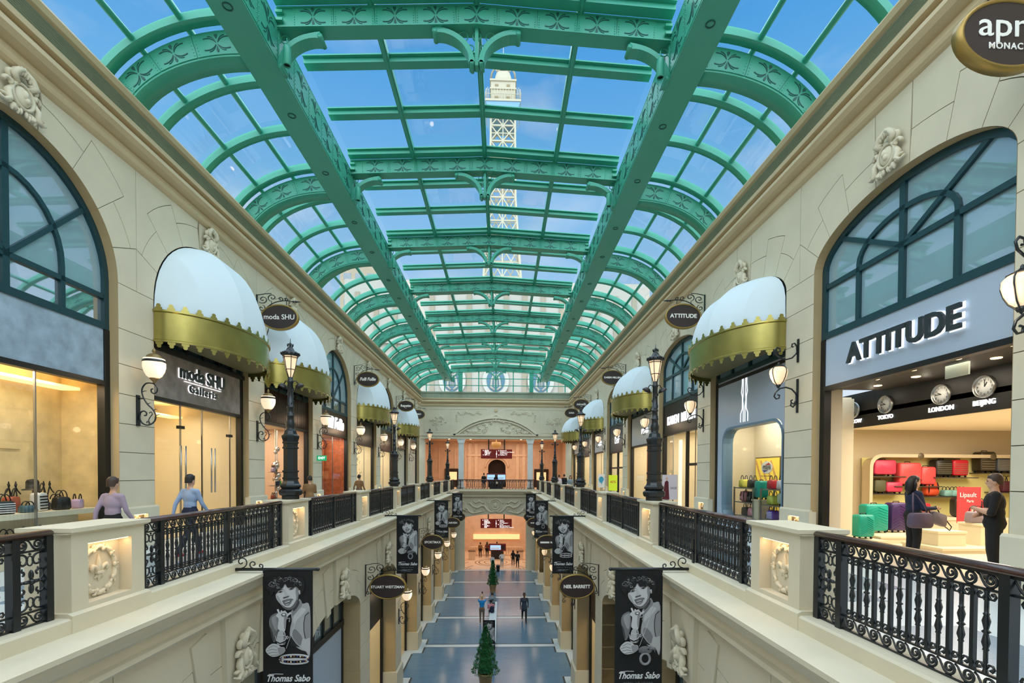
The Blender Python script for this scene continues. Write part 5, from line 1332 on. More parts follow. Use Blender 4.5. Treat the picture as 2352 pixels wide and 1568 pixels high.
# ---- right 1: luggage shop (open front)
t = front('right', 1, 'ATTITUDE luggage shop entrance under a pale blue sign panel', BLUEP, zf=11.85, glass_=False)
for s, kw in (('ATTITUDE', dict(size=.54, bold=.014, xs=1.0)),):
    letters('lettering', s, C('dark_letter', 40, 50, 54), t, (.05, .1, 12.36), extrude=.025, **kw); letters('halo', s, LIT, t, (.05, .16, 12.36), extrude=.004, **dict(kw, bold=.028))
DBR = C('dark_brown_ceiling', 58, 50, 44, .6); TAUPE = C('taupe_wall', 214, 196, 162, .6)
rmm = struct(ob('luggage_shop_room_lining', None), 'warm taupe lining of the luggage shop behind the first right bay')  # walls, floor and ceiling of the luggage shop room
y0, y1 = 6.2, 15.25
MB().box(8.0, 17.5, y0 - .05, y0, UF, 12).build('side', TAUPE, rmm); MB().box(9.65, 17.5, y1, y1 + .05, UF, 12).build('side', TAUPE, rmm); MB().box(17.5, 17.55, y0, y1, UF, 12).build('back', TAUPE, rmm)
MB().box(8.0, 17.5, y0, y1, UF - .05, UF + .004).build('paving', WOODF, rmm); MB().box(9.5, 17.5, y0, y1, 11.35, 11.45).build('top', CREAM2, rmm); MB().box(7.98, 9.5, y0, 11.2, 11.84, 11.9).build('entrance_top', DBR, rmm)
MB().box(9.5, 9.56, y0, y1, 11.05, 11.9).build('clock_fascia', C('black_fascia', 30, 28, 26, .5), rmm)
MB().box(7.95, 8.5, 11.15, 11.25, UF, 11.9).build('side', C('door_pillar', 222, 210, 186), rmm)
MB().box(10.2, 16.5, 7.5, 14.5, 11.24, 11.3).build('ceiling_raft', CREAM2, rmm); MB().box(10.5, 16.2, 7.8, 7.95, 11.22, 11.24).build('raft_light', COVE, rmm)
area((12.5, 11, 11.2), (0, 0, 0), 5, 5, 420, (1, .93, .8), None, 'luggage_shop_light'); area((8.8, 8.7, 11.8), (0, 0, 0), .8, 3, 26, (1, .88, .7), None, 'entrance_light')
for i, (y, x) in enumerate(((7.2, 8.3), (8.1, 8.3), (9.0, 8.3), (9.9, 8.3), (8.0, 8.9), (9.6, 8.9), (10.6, 8.9))):
    q = thing('downlight', 'recessed downlight, %s in the dark luggage shop ceiling' % ORD[i + 1], 'downlight', (x, y, 11.84), 0, 'entrance downlights'); ob('lens', DLM, q)
q = thing('ceiling_sign', 'small pale exit plate under the dark luggage shop ceiling', 'sign', (8.5, 8.3, 11.84), ROTR); MB().box(-.22, .22, 0, .03, -.26, -.02).build('plate', C('pale_plate', 190, 204, 190), q); MB().box(-.01, .01, .01, .02, -.03, 0).build('hanger', STEEL, q)
for i, (city, y, h, mn) in enumerate((('MOSCOW', 12.15, 4, 45), ('TOKYO', 11.1, 9, 45), ('LONDON', 9.66, 9, 45), ('BEIJING', 8.77, 1, 0))):
    q = thing('wall_clock', 'round steel wall clock above the word %s' % city, 'clock', (9.5, y, 11.5), ROTR, 'world clocks')
    MB().lathe([(0, -.01), (.17, -.01), (.185, -.03), (.19, -.06), (.2, -.06), (.21, 0)], (0, 0, 0), 24, 'y').build('case', STEEL, q)
    MB().lathe([(0, -.016), (.168, -.016), (.168, -.01)], (0, 0, 0), 24, 'y').build('dial', WHITE, q)
    for a, l, w in ((h * PI / 6 + mn * PI / 360, .09, .016), (mn * PI / 30, .13, .011)): MB().slab((0, -.022, 0), (l * math.sin(a), -.022, l * math.cos(a)), w, .004, (0, 1, 0)).build('hand', RUB, q)
    for n in range(1, 13): a = n * PI / 6; letters('numeral', str(n), RUB, q, (.135 * math.sin(a), -.018, .135 * math.cos(a)), size=.055, extrude=.001)
    letters('lettering', city, LIT, q, (0, -.02, -.29), size=.13, extrude=.01, bold=.003)
    point((0, -.35, .2), 1.2, (1, .9, .7), .03, q, 'clock_glow')
# luggage wall facing the viewer
YW = 15.2
LW = thing('luggage_display', 'long rounded luggage niche with shelves at the back of the luggage shop', 'shelving', (14.5, YW, UF))
m = MB(); P = rrect(5.2, 2.4, .35); Q = rrect(5.0, 2.2, .3)
m.add([(p[0], -.5, p[1]) for p in P] + [(p[0], -.5, p[1] + .1) for p in Q], [(i, (i + 1) % len(P), len(P) + (i + 1) % len(P), len(P) + i) for i in range(len(P))]); m.add([(p[0], -.5, p[1] + .1) for p in Q] + [(p[0], -.02, p[1] + .1) for p in Q], [(i, (i + 1) % len(P), len(P) + (i + 1) % len(P), len(P) + i) for i in range(len(P))])
m.build('surround', TAUPE, LW)
YEL = mat('lime_panel', (236, 226, 150), .7); MB().box(-2.5, 2.5, -.03, -.01, .1, 2.3).build('back_panel', YEL, LW)  # plain lime-yellow panel colour
SHF = C('dark_shelf', 74, 66, 56); SH = []
for x0, x1, z in ((-2.45, -1.4, 1.72), (-2.45, -1.4, 1.18), (-1.75, -.25, 1.42), (-.5, .9, 1.70), (-.7, .9, 1.1), (1.0, 2.4, 1.84), (1.5, 2.4, 1.24)): MB().box(x0, x1, -.45, -.03, z - .03, z).build('shelf', SHF, LW)
for x in (-1.0, 1.3): MB().lathe([(0, -.01), (.09, -.01), (.1, 0)], (x, -.5, 2.34), 16, 'y').build('medallion', C('bronze_medal', 110, 100, 80, .4, metal=.5), LW)
CORAL = C('coral_plastic', 236, 84, 84, .3); PINKP = C('pink_plastic', 214, 62, 92, .35); TEALP = C('teal_plastic', 0, 150, 132, .3); PURP = C('purple_plastic', 58, 34, 86, .3); REDP = C('red_plastic', 200, 30, 46, .3); BLKP = C('black_plastic', 34, 34, 28, .35); OLV = C('olive_fabric', 90, 88, 58, .6); GRYP = C('grey_trunk', 88, 92, 96, .35); DKT = C('dark_trunk', 58, 50, 34, .35); ORG = C('orange_fabric', 226, 84, 44, .6); MINT = C('mint_print', 140, 190, 180, .7); MAR = C('maroon_fabric', 84, 28, 44, .5)
zz = lambda v: v
for w, h, mt, x, z, rb, lab in ((.69, .5, PINKP, 12.48, UF + 1.72, '', 'pink soft suitcase on the upper left shelf of the luggage wall'), (.69, .72, CORAL, 13.28, UF + 1.42, '', 'large coral suitcase on the luggage wall'), (.46, .6, CORAL, 13.86, UF + 1.42, '', 'smaller coral suitcase beside the large coral one'), (.52, .54, BLKP, 14.35, UF + 1.7, 'h', 'black hard suitcase on the upper middle shelf'), (.5, .54, REDP, 14.88, UF + 1.7, 'h', 'red hard suitcase beside the black one on the upper shelf'), (.36, .42, OLV, 12.33, UF + 1.18, '', 'olive suitcase on the second left shelf of the luggage wall'), (.52, .36, PINKP, 12.78, UF + 1.18, '', 'small pink suitcase on the second left shelf')):
    suitcase(w, .3, h, mt, (x, YW - .25, z), lab, 0, rb)
for w, h, mt, x, z, lab in ((.48, .66, DKT, 15.75, UF + 1.84, 'dark brown ribbed trunk on the upper right shelf'), (.46, .5, GRYP, 16.28, UF + 1.84, 'grey ribbed trunk on the upper right shelf')): suitcase(w, .32, h, mt, (x, YW - .25, z - .0), lab, 0, 'h')
backpack(.42, .2, .46, ORG, (14.05, YW - .24, UF + 1.1), 'orange backpack on the middle shelf of the luggage wall')
for i, x in enumerate((14.55, 14.8, 15.05)): tote(.26, .2, .2, MINT, (x, YW - .24, UF + 1.1), 'mint printed bag on the middle shelf, %s from the orange backpack' % ORD[i + 1], 0, group='bags on the luggage wall')
tote(.42, .22, .34, MAR, (16.5, YW - .24, UF + 1.24), 'maroon dome bag on the right shelf of the luggage wall', 0, group='bags on the luggage wall'); tote(.34, .2, .24, PINKP, (16.75, YW - .24, UF + 1.84), 'pink tote bag on the top right shelf of the luggage wall', 0, group='bags on the luggage wall')
PLC = C('cream_plinth', 226, 212, 180, .4)
plinthbox(10.3, 12.3, 12.2, 14.0, UF, 8.3, PLC, 'low cream platform under the teal suitcases'); plinthbox(9.55, 10.25, 11.9, 12.9, UF, 8.24, PLC, 'small cream platform beside the shop pillar')
suitcase(.68, .3, .78, TEALP, (10.79, 13.1, 8.3), 'large teal suitcase with chevron ribs on the low platform', .1, 'd'); suitcase(.48, .26, .62, TEALP, (9.9, 12.3, 8.24), 'small teal suitcase with chevron ribs by the shop pillar', .15, 'd'); suitcase(.5, .28, .82, PURP, (11.5, 13.2, 8.3), 'purple chevron suitcase beside the large teal one', .1, 'd')
plinthbox(12.4, 15.4, 13.4, 14.4, UF, 8.66, PLC, 'cream platform in front of the luggage wall')
suitcase(.4, .24, .42, REDP, (12.65, 13.7, 8.66), 'small red suitcase on the platform behind the woman', .0, 'h'); backpack(.46, .24, .6, BLKP, (14.0, 13.9, 8.66), 'black backpack on the platform of the luggage shop'); backpack(.36, .22, .5, REDP, (14.55, 13.8, 8.66), 'red backpack beside the black one on the platform')
plinthbox(10.45, 12.4, 10.6, 11.75, UF, 8.24, PLC, 'low cream platform between the two standing people'); plinthbox(10.66, 11.36, 10.95, 11.55, 8.24, 8.58, PLC, 'wide cream box on the low platform', 'display_box'); plinthbox(11.72, 12.06, 11.0, 11.6, 8.24, 8.75, PLC, 'tall cream box on the low platform', 'display_box')
tote(.44, .2, .27, C('mauve_grey', 130, 116, 122, .5), (11.89, 11.3, 8.75), 'mauve grey tote bag on the tall display box', 0, group='bags on the luggage wall')
q = thing('poster_stand', 'red poster reading Lipault behind the man in black', 'poster', (12.9, 12.5, UF)); MB().box(-.31, .31, 0, .03, .5, 1.45).build('board', C('poster_red', 226, 60, 66), q); MB().box(-.03, .03, .03, .06, 0, .6).box(-.25, .25, -.1, .2, 0, .03).build('stand', STEEL, q)
letters('lettering', 'Lipault', WHITE, q, (-.04, -.006, 1.24), size=.17, extrude=.002); letters('lettering', 'Paris', WHITE, q, (.02, -.006, 1.08), size=.1, extrude=.002)
m = MB(); m.ell((.1, -.002, .85), (.045, .004, .06), 10, 8); m.build('print_face', C('poster_skin2', 226, 180, 160), q); MB().prism([(-.02, .5), (.26, .5), (.2, .72), (.1, .78), (.02, .72)], 'y', -.004, 0).build('print_coat', C('poster_coat', 190, 34, 44), q)
# ---- right 2: white panel with a rounded window
t = front('right', 2, 'pale panelled shopfront with a rounded display window under the first right awning', BLUEP, zf=12.85, zt=13.0, glass_=False)
P = [(p[0] + .1, p[1] + UF + .25) for p in rrect(3.5, 3.0, .45)]; n = len(P)
O = [(-2.05, UF), (2.05, UF), (2.05, 12.85), (-2.05, 12.85)]
m = MB(); m.prism([(2.05, UF), (2.05, UF + .25), (-2.05, UF + .25), (-2.05, UF)][::-1], 'y', .2, .3); m.prism([(-2.05, UF + 3.25), (2.05, UF + 3.25), (2.05, 12.85), (-2.05, 12.85)], 'y', .2, .3); m.box(-2.05, -1.65, .2, .3, UF + .25, UF + 3.25); m.box(1.85, 2.05, .2, .3, UF + .25, UF + 3.25)
for cx, cz, a in ((1.4, UF + 2.8, 0), (-1.2, UF + 2.8, PI / 2), (-1.2, UF + .7, PI), (1.4, UF + .7, 1.5 * PI)):
    A = [(cx + .45 * math.cos(a + i / 6 * PI / 2), cz + .45 * math.sin(a + i / 6 * PI / 2)) for i in range(7)]
    cor = (cx + .45 * math.copysign(1, math.cos(a + PI / 4)), cz + .45 * math.copysign(1, math.sin(a + PI / 4))); m.prism(A + [cor], 'y', .2, .3)
m.build('window_panel', BLUEP, t)
m = MB(); I = [(p[0] * .965 + .0035, UF + 1.75 + (p[1] - UF - 1.75) * .955) for p in P]; Fr = [(p[0], .17, p[1]) for p in P] + [(p[0], .17, p[1]) for p in I] + [(p[0], .5, p[1]) for p in I]
m.add(Fr, [(i, (i + 1) % n, n + (i + 1) % n, n + i) for i in range(n)] + [(n + i, n + (i + 1) % n, 2 * n + (i + 1) % n, 2 * n + i) for i in range(n)]); m.build('rounded_frame', C('blue_frame', 108, 138, 160, .4), t)
MB().add([(p[0], .28, p[1]) for p in I], [tuple(range(n))]).build('pane', SHOPGLASS, t)
m = MB()
for s in (-1, 1):
    for Q in ([(.05, 11.45), (.05, 11.9), (.1, 12.1), (.07, 12.3), (.07, 12.85)], [(.22, 11.45), (.22, 11.7), (.12, 11.85), (.12, 12.2), (.18, 12.35), (.14, 12.6), (.14, 12.85)]): m.tube([(s * x - .25, .19, z) for x, z in Q], 1, flat=(.022, .012, (0, 1, 0)))
m.build('light_lines', LIT, t)
q = thing('tourister_poster', 'yellow poster with an oval American Tourister logo in the rounded window', 'poster', (WX + 1.5, BZ(2) + 1.3, UF + .6), ROTR); MB().box(-.75, .75, 0, .06, 0, 1.72).build('frame', C('poster_frame', 120, 100, 60), q); MB().box(-.7, .7, -.012, 0, .04, 1.68).build('board', mat('poster_yellow', (250, 216, 80), .5, emit=(250, 214, 80), es=.35), q)
m = MB()
for i in range(4): m.slab((-.68 + .3 * i, -.014, .1), (-.3 + .3 * i, -.014, .9), .1, .002, (0, 1, 0)); m.slab((-.3 + .3 * i, -.014, .9), (-.68 + .3 * i, -.014, 1.6), .1, .002, (0, 1, 0))
m.build('print_chevrons', C('poster_orange', 250, 190, 110), q)
MB().prism([(.33 * math.cos(2 * PI * i / 24), 1.38 + .2 * math.sin(2 * PI * i / 24)) for i in range(24)], 'y', -.022, -.014).build('logo_oval', WHITE, q)
letters('lettering', 'AMERICAN', NAVY, q, (0, -.026, 1.41), size=.1, extrude=.001, bold=.001); letters('lettering', 'TOURISTER', NAVY, q, (0, -.026, 1.34), size=.1, extrude=.001, bold=.001); letters('lettering', 'BRING ALL FROM THE WORLD', NAVY, q, (0, -.018, 1.1), size=.05, extrude=.001)
MB().prism([(-.1, 1.46), (.12, 1.53), (.24, 1.46)], 'y', -.026, -.022).build('logo_red', REDP, q); MB().prism([(-.26, 1.29), (-.14, 1.22), (.1, 1.29)], 'y', -.026, -.022).build('logo_blue', C('logo_blue', 40, 60, 150), q)
def rackshelf(y, x0, label):
    q = thing('display_rack', label, 'shelf', (WX + .75, y, UF), ROTR, 'steel display racks'); 
    for a in (-.6, .6):
        for b in (-.2, .2): MB().box(a - .02, a + .02, b - .02, b + .02, 0, 1.35).build('upright', STEEL, q)
    for z in (.42, .85, 1.3): MB().box(-.6, .6, -.2, .2, z, z + .03).build('shelf', STEEL, q)
    return q
rackshelf(BZ(2) + .95, 0, 'far steel display rack in the rounded window'); rackshelf(BZ(2) - .7, 0, 'near steel display rack in the rounded window')
XR = WX + .75
suitcase(.36, .26, .56, TEALP, (XR, BZ(2) + .25, UF + 1.0), 'teal suitcase raised in the middle of the rounded window', ROTR, ''); plinthbox(XR - .2, XR + .2, BZ(2) + .05, BZ(2) + .45, UF, UF + 1.0, PLC, 'cream plinth under the teal suitcase in the rounded window')
for i, (kind, y, z, mt, lab) in enumerate((('t', 1.3, 1.33, C('lemon', 232, 220, 90), 'lemon bag on top of the far rack'), ('t', .75, 1.33, BLKP, 'black bag on top of the far rack'), ('b', 1.2, .88, C('rose_print', 190, 120, 130), 'rose printed backpack on the far rack'), ('b', .75, .88, BLKP, 'black backpack on the far rack'), ('t', 1.1, .45, BLKP, 'black box bag on the low shelf of the far rack'), ('t', .7, .45, C('pink_card', 226, 150, 160), 'pink bag on the low shelf of the far rack'), ('t', -.4, 1.33, REDP, 'red bag on top of the near rack'), ('t', -.9, 1.33, C('white_red', 230, 220, 220), 'white bag on top of the near rack'), ('t', -.4, .88, C('lime_bag', 200, 210, 90), 'lime bag on the near rack'), ('s', -1.0, .88, C('dotted_mint', 190, 206, 170), 'pale dotted suitcase on the near rack'), ('t', -.4, .45, C('violet', 110, 70, 190), 'violet striped bag on the near rack'), ('t', -.2, .0, REDP, 'red tote on the floor of the rounded window'), ('s', -.95, .0, C('sky_case', 96, 160, 206), 'sky blue dotted suitcase on the floor of the rounded window'))):
    L = (XR, BZ(2) + y, UF + z)
    if kind == 't': tote(.34, .22, .26 if z else .4, mt, L, lab, ROTR, trim=WSTR if 'violet' in lab else None, group='goods in the rounded window')
    elif kind == 'b': backpack(.3, .2, .34, mt, L, lab, ROTR, 'goods in the rounded window')
    else: suitcase(.38, .24, .36 if z else .4, mt, L, lab, ROTR, '', 'goods in the rounded window')
# ---- right 3..8
t = front('right', 3, 'KAREN MILLEN shopfront with a black sign panel and tall glass doors', NAVY, zf=11.65, splits=(-1.0, .6, 1.4)); letters('lettering', 'KAREN  MILLEN', LIT, t, (.0, .17, 12.15), size=.52, extrude=.02, bold=.004, xs=.85)
MB().box(.6, 2.05, .22, .3, 10.2, 10.3).box(.55, .65, .2, .32, UF, 11.55).build('door_frame', BLACK2, t); MB().box(-.6, -.45, .34, .44, UF, 11.3).build('lit_column', mat('lit_white_column', (255, 246, 226), .5, emit=(255, 240, 210), es=.9), t)
q = thing('dress_rail', 'rail of red dresses in the KAREN MILLEN window', 'clothes rail', (WX + .9, BZ(3) - 1.3, UF), ROTR); MB().tube([(-.5, 0, 0), (-.5, 0, 1.6), (.5, 0, 1.6), (.5, 0, 0)], .015, 6).build('frame', STEEL, q)
for i in range(4): MB().lathe([(.16, .25), (.13, .7), (.09, 1.1), (.12, 1.4), (.02, 1.55)], (-.36 + .24 * i, 0, 0), 10).build('dress', C('red_dress', 206, 60, 50, .7), q)
q = thing('easel_poster', 'easel poster with a woman in a wine-red coat and the word SALE', 'poster', (7.2, 19.0, UF)); MB().box(-.3, .3, 0, .03, .75, 1.72).build('board', C('poster_lilac', 226, 220, 230), q)
m = MB(); 
for a, b in (((-.2, 0, 0), (-.05, .03, 1.4)), ((.2, 0, 0), (.05, .03, 1.4)), ((0, .4, 0), (0, .05, 1.4))): m.tube([a, b], .014, 5)
m.build('easel', RUB, q); MB().prism([(-.3, .76), (-.02, .76), (-.05, 1.2), (-.06, 1.45), (-.12, 1.5), (-.2, 1.45), (-.24, 1.2)], 'y', -.006, 0).build('print_coat', C('wine_coat', 96, 30, 44), q); MB().ell((-.13, -.004, 1.57), (.045, .004, .065), 10, 8).build('print_face', C('poster_skin2', 226, 180, 160), q); letters('lettering', 'SALE', C('grey_letters', 92, 84, 66), q, (.14, -.006, 1.2), size=.12, extrude=.001)
t = front('right', 4, 'pale panelled shopfront with copper door frames under the second right awning', C('pale_grey_panel', 196, 200, 202), zf=11.4, splits=(.9,)); letters('lettering', 'roots', LIT, t, (.5, .17, 12.1), size=.5, extrude=.02, bold=.012); MB().box(.85, .95, .2, .32, UF, 11.3).box(.95, 2.05, .22, .3, 10.1, 10.17).build('door_frame', C('copper_frame', 176, 110, 66, .3, metal=.6), t)
t = front('right', 5, 'slate shopfront with white letters and a lime poster outside', GREYP, zf=11.3, splits=(0,)); letters('lettering', 'KIEF', LIT, t, (0, .17, 12.0), size=.6, extrude=.02, bold=.02)
MB().box(-.06, .06, .2, .32, UF, 11.2).box(-2.05, 2.05, .22, .3, 10.2, 10.3).build('door_frame', BLACK2, t)
t = front('right', 6, 'white shopfront with blue speech-bubble poster under the third right awning', C('white_panel', 220, 222, 222), zf=11.5, splits=(.3,)); letters('lettering', 'minelli', LIT, t, (0, .17, 12.1), size=.45, extrude=.02, bold=.012)
front('right', 7, 'slate shopfront in the seventh right bay', GREYP, zf=11.4); front('right', 8, 'pale shopfront under the farthest right awning', C('white_panel', 220, 222, 222)); front('right', 0, 'shopfront in the nearest right bay, out of view', NAVY)
for nm, x, y, mt, w, h, lab in (('lime_poster', 6.78, 27.0, mat('lime_poster', (206, 226, 50), .6, emit=(206, 226, 50), es=.25), .24, .86, 'lime green stand poster reading 40%'), ('bubble_poster', 7.35, 33.0, C('poster_white', 226, 230, 232), .22, .9, 'white stand poster with a blue speech bubble')):
    q = thing(nm, lab, 'poster', (x, y, UF)); MB().box(-w, w, 0, .03, .82, .82 + h).build('board', mt, q); m = MB()
    for a in (-.15, .15): m.tube([(a, 0, 0), (a * .4, .015, .84)], .012, 5)
    m.tube([(0, .35, 0), (0, .02, .9)], .012, 5); m.build('legs', RUB, q)
    if 'lime' in nm: letters('lettering', '40%', C('red_print', 200, 60, 50), q, (0, -.006, 1.3), size=.2, extrude=.001)
    else: MB().prism([(.17 * math.cos(2 * PI * i / 16), 1.35 + .22 * math.sin(2 * PI * i / 16)) for i in range(13)] + [(-.02, .98)], 'y', -.006, 0).build('bubble', C('bubble_blue', 60, 160, 200), q)
# ================================================================== LOWER SHOPS
LPAN = {('left', 1): GREYP, ('left', 2): BLUEP, ('left', 3): NAVY, ('left', 4): NAVY, ('left', 5): GREYP, ('left', 6): NAVY, ('left', 7): GREYP, ('left', 8): NAVY, ('right', 1): TAUPE, ('right', 2): TAUPE, ('right', 3): DKB, ('right', 4): NAVY, ('right', 5): GREYP, ('right', 6): NAVY, ('right', 7): GREYP, ('right', 8): NAVY}
ds = {}
for sd, sg, rz in SIDES:
    for k in range(1, 9):
        room('lower_shop_room_lining_%s_%d' % (sd, k), 'lit lining of the lower shop in bay %d on the %s' % (k, sd), LX, sg, BZ(k) - 2.3, BZ(k) + 2.3, .66, 3.2, .0, 5.0, CREAM, WOODF)  # walls, floor and ceiling of each lower shop room
        t = thing('shopfront', 'lower shopfront with %s sign band, %s bay of the %s row' % ('pale blue' if LPAN[sd, k] is BLUEP else 'dark', ORD[k], sd), 'shopfront', (sg * LX, BZ(k), 0), rz, 'lower shopfronts')
        blue = LPAN[sd, k] is BLUEP
        MB().box(-2.15, 2.15, .58, .64, 3.5 if not blue else 2.4, 4.85).build('sign_panel', LPAN[sd, k], t)
        m = MB().box(-2.15, -2.0, .55, .66, 0, 5.6).box(2.0, 2.15, .55, .66, 0, 5.6).box(-2.15, 2.15, .53, .66, 4.8, 5.0)
        for x in (-1.2, -.4, .4, 1.2): m.box(x - .05, x + .05, .56, .64, 5.0, 6.05)
        m.build('frame', BLACK2, t)
        P = [(-2.15, 5.0)] + [ellp(LHW, LSP, LRI, PI - PI * i / 14) for i in range(15)] + [(2.15, 5.0)]; MB().add([(p[0], .61, p[1]) for p in P], [tuple(range(len(P)))]).build('fanlight_pane', WINGLASS, t)
        for a, b in ((-2.0, 0), (0, 2.0)): MB().add([(a, .62, 0), (b, .62, 0), (b, .62, 3.5), (a, .62, 3.5)], [(0, 1, 2, 3)]).build('pane', SHOPGLASS, t)
        area((sg * (LX + 2), BZ(k), 4.7), (0, 0, 0), 1.6, 3.4, 75, (1, .86, .64), None, 'lower_shop_light')
# ================================================================== BANNERS
GR = lambda v: C('print_grey_%d' % v, v, v, v + 2, .7)
CLOTH = C('black_banner_cloth', 16, 17, 19, .7)
def portrait():
    """flat black-and-white print of a curly-haired man leaning on his hands; picture area 0.78 x 1.42, origin at its lower centre"""
    L = []; lay = [0.0]
    def poly(P, v, sm=True):
        lay[0] -= .0006
        if sm and len(P) > 4:
            Q = []; n = len(P)
            for i in range(n):
                p0, p1, p2, p3 = P[i - 1], P[i], P[(i + 1) % n], P[(i + 2) % n]
                for j in range(4):
                    t = j / 4; Q.append(tuple(.5 * (2 * p1[c] + (p2[c] - p0[c]) * t + (2 * p0[c] - 5 * p1[c] + 4 * p2[c] - p3[c]) * t * t + (3 * p1[c] - p0[c] - 3 * p2[c] + p3[c]) * t ** 3) for c in (0, 1)))
            P = Q
        L.append((MB().add([(p[0], lay[0], p[1]) for p in P], [tuple(range(len(P)))]), v))
    def line(P, w, v):
        lay[0] -= .0006; m = MB(); m.tube([(p[0], lay[0], p[1]) for p in P], 1, flat=(w, .0004, (0, 1, 0))); L.append((m, v))
    q = lambda P: [((u - 327) * .001357, (1220 - v) * .001357) for u, v in P]
    S = lambda P, v: poly(q(P), v)
    Ln = lambda P, w, v: line(q(P), w, v)
    S([(95, 740), (130, 690), (200, 665), (225, 740), (222, 850), (205, 930), (175, 1030), (140, 1040), (118, 930), (92, 820)], 120)
    S([(120, 740), (160, 700), (200, 690), (212, 760), (205, 860), (185, 900), (150, 850)], 160); S([(100, 850), (130, 900), (150, 1010), (135, 1030), (112, 930)], 70)
    S([(370, 650), (420, 600), (470, 500), (520, 545), (612, 590), (612, 1215), (560, 1170), (500, 1150), (440, 1110), (390, 1040), (355, 960), (362, 860), (380, 760)], 176)
    S([(440, 640), (500, 600), (560, 620), (520, 680), (440, 760), (400, 800), (400, 720)], 200); S([(390, 900), (430, 880), (500, 960), (520, 1040), (480, 1090), (430, 1040), (395, 980)], 130); S([(360, 960), (395, 1010), (440, 1070), (480, 1110), (430, 1100), (360, 1060)], 36)
    S([(555, 690), (612, 660), (612, 990), (570, 1010), (545, 940), (538, 840)], 150); Ln([(600, 660), (552, 700), (535, 800), (537, 900), (555, 1000)], .014, 40); S([(520, 1000), (560, 1010), (612, 1000), (612, 1200), (560, 1160), (500, 1120)], 190)
    S([(395, 600), (440, 560), (478, 480), (515, 545), (470, 620), (420, 680), (385, 700)], 140); S([(400, 590), (440, 555), (470, 500), (480, 540), (440, 610), (400, 640)], 66)
    S([(180, 420), (188, 480), (215, 522), (250, 562), (282, 602), (330, 625), (380, 615), (430, 572), (456, 500), (470, 430), (470, 350), (440, 318), (370, 320), (290, 290), (225, 360)], 204)
    S([(440, 330), (470, 350), (470, 430), (456, 500), (430, 572), (400, 600), (425, 530), (440, 460), (432, 400)], 142); S([(185, 430), (200, 500), (240, 550), (262, 570), (240, 500), (215, 450)], 168)
    S([(252, 556), (284, 602), (330, 626), (382, 616), (432, 572), (455, 500), (438, 500), (405, 552), (360, 590), (310, 588), (275, 568)], 104); S([(262, 505), (300, 492), (350, 478), (395, 480), (398, 500), (360, 492), (310, 506), (275, 528)], 110)
    S([(272, 524), (310, 508), (372, 492), (386, 508), (352, 560), (304, 568), (278, 546)], 120); S([(284, 528), (330, 514), (370, 502), (356, 522), (310, 540)], 40); S([(290, 527), (330, 515), (362, 507), (350, 518), (305, 531)], 232); S([(300, 548), (345, 536), (350, 552), (312, 564)], 168)
    S([(280, 372), (300, 352), (318, 400), (345, 440), (320, 462), (285, 462), (292, 420)], 190); S([(272, 462), (300, 452), (350, 440), (342, 456), (310, 466), (285, 476)], 84)
    for cx, cy in ((238, 388), (378, 348)): S([(cx - 34, cy + 10), (cx, cy - 12), (cx + 38, cy - 8), (cx + 6, cy + 12)], 92); S([(cx - 10, cy - 6), (cx + 12, cy - 8), (cx + 12, cy + 8), (cx - 8, cy + 8)], 22); S([(cx - 46, cy - 8), (cx, cy - 32), (cx + 48, cy - 34), (cx + 4, cy - 20)], 34)
    S([(468, 372), (496, 358), (502, 400), (482, 426)], 190)
    S([(66, 340), (70, 290), (110, 230), (165, 200), (250, 192), (330, 192), (430, 196), (505, 200), (545, 260), (552, 330), (525, 400), (500, 450), (492, 370), (470, 345), (440, 322), (400, 338), (372, 322), (330, 330), (300, 285), (270, 335), (222, 366), (190, 410), (160, 385), (130, 440), (110, 400)], 24)
    r = random.Random(5)
    for i in range(60):
        a = r.uniform(0, 2 * PI); u, v = 310 + 235 * math.cos(a) * r.uniform(.5, 1), 275 + 85 * math.sin(a) * r.uniform(.2, 1.0)
        if 250 < u < 440 and v > 300: continue
        s = r.uniform(14, 34); g = r.uniform(0, 6); Ln([(u + s * math.cos(g + t * .5) * (1 - t * .07), v + s * .8 * math.sin(g + t * .5) * (1 - t * .07)) for t in range(8)], r.uniform(.004, .009), r.choice((60, 90, 130, 170)))
    S([(215, 840), (228, 730), (198, 700), (208, 668), (262, 640), (305, 628), (335, 650), (350, 690), (328, 740), (322, 810), (312, 875), (290, 905), (250, 890), (228, 870)], 206); S([(300, 700), (340, 690), (328, 750), (320, 820), (310, 870), (295, 830)], 150)
    S([(232, 890), (300, 895), (318, 960), (305, 1060), (215, 1060), (205, 980)], 188); S([(285, 900), (318, 960), (305, 1060), (285, 1060), (292, 980)], 120)
    Ln([(238, 660), (216, 606)], .032, 212); Ln([(268, 640), (262, 622)], .03, 214); Ln([(300, 636), (318, 634)], .03, 210); Ln([(330, 690), (385, 650)], .034, 208); Ln([(325, 730), (372, 720), (365, 770)], .022, 150)
    S([(262, 668), (300, 655), (330, 665), (322, 690), (280, 700)], 110); S([(274, 672), (300, 662), (318, 672), (296, 690)], 226)
    Ln([(186, 960), (196, 1020), (250, 1045), (310, 1020), (350, 960)], .03, 40); Ln([(190, 955), (200, 1010), (250, 1035), (305, 1010), (345, 950)], .012, 220); Ln([(215, 935), (260, 955), (310, 940)], .012, 210); Ln([(322, 950), (340, 990), (365, 960)], .02, 170)
    Ln([(470, 690), (410, 880), (325, 1115)], .005, 230); Ln([(520, 570), (480, 660), (440, 760)], .004, 150)
    S([(66, 1140), (90, 1092), (150, 1050), (222, 1060), (255, 1090), (302, 1100), (312, 1150), (250, 1200), (160, 1220), (100, 1192)], 200)
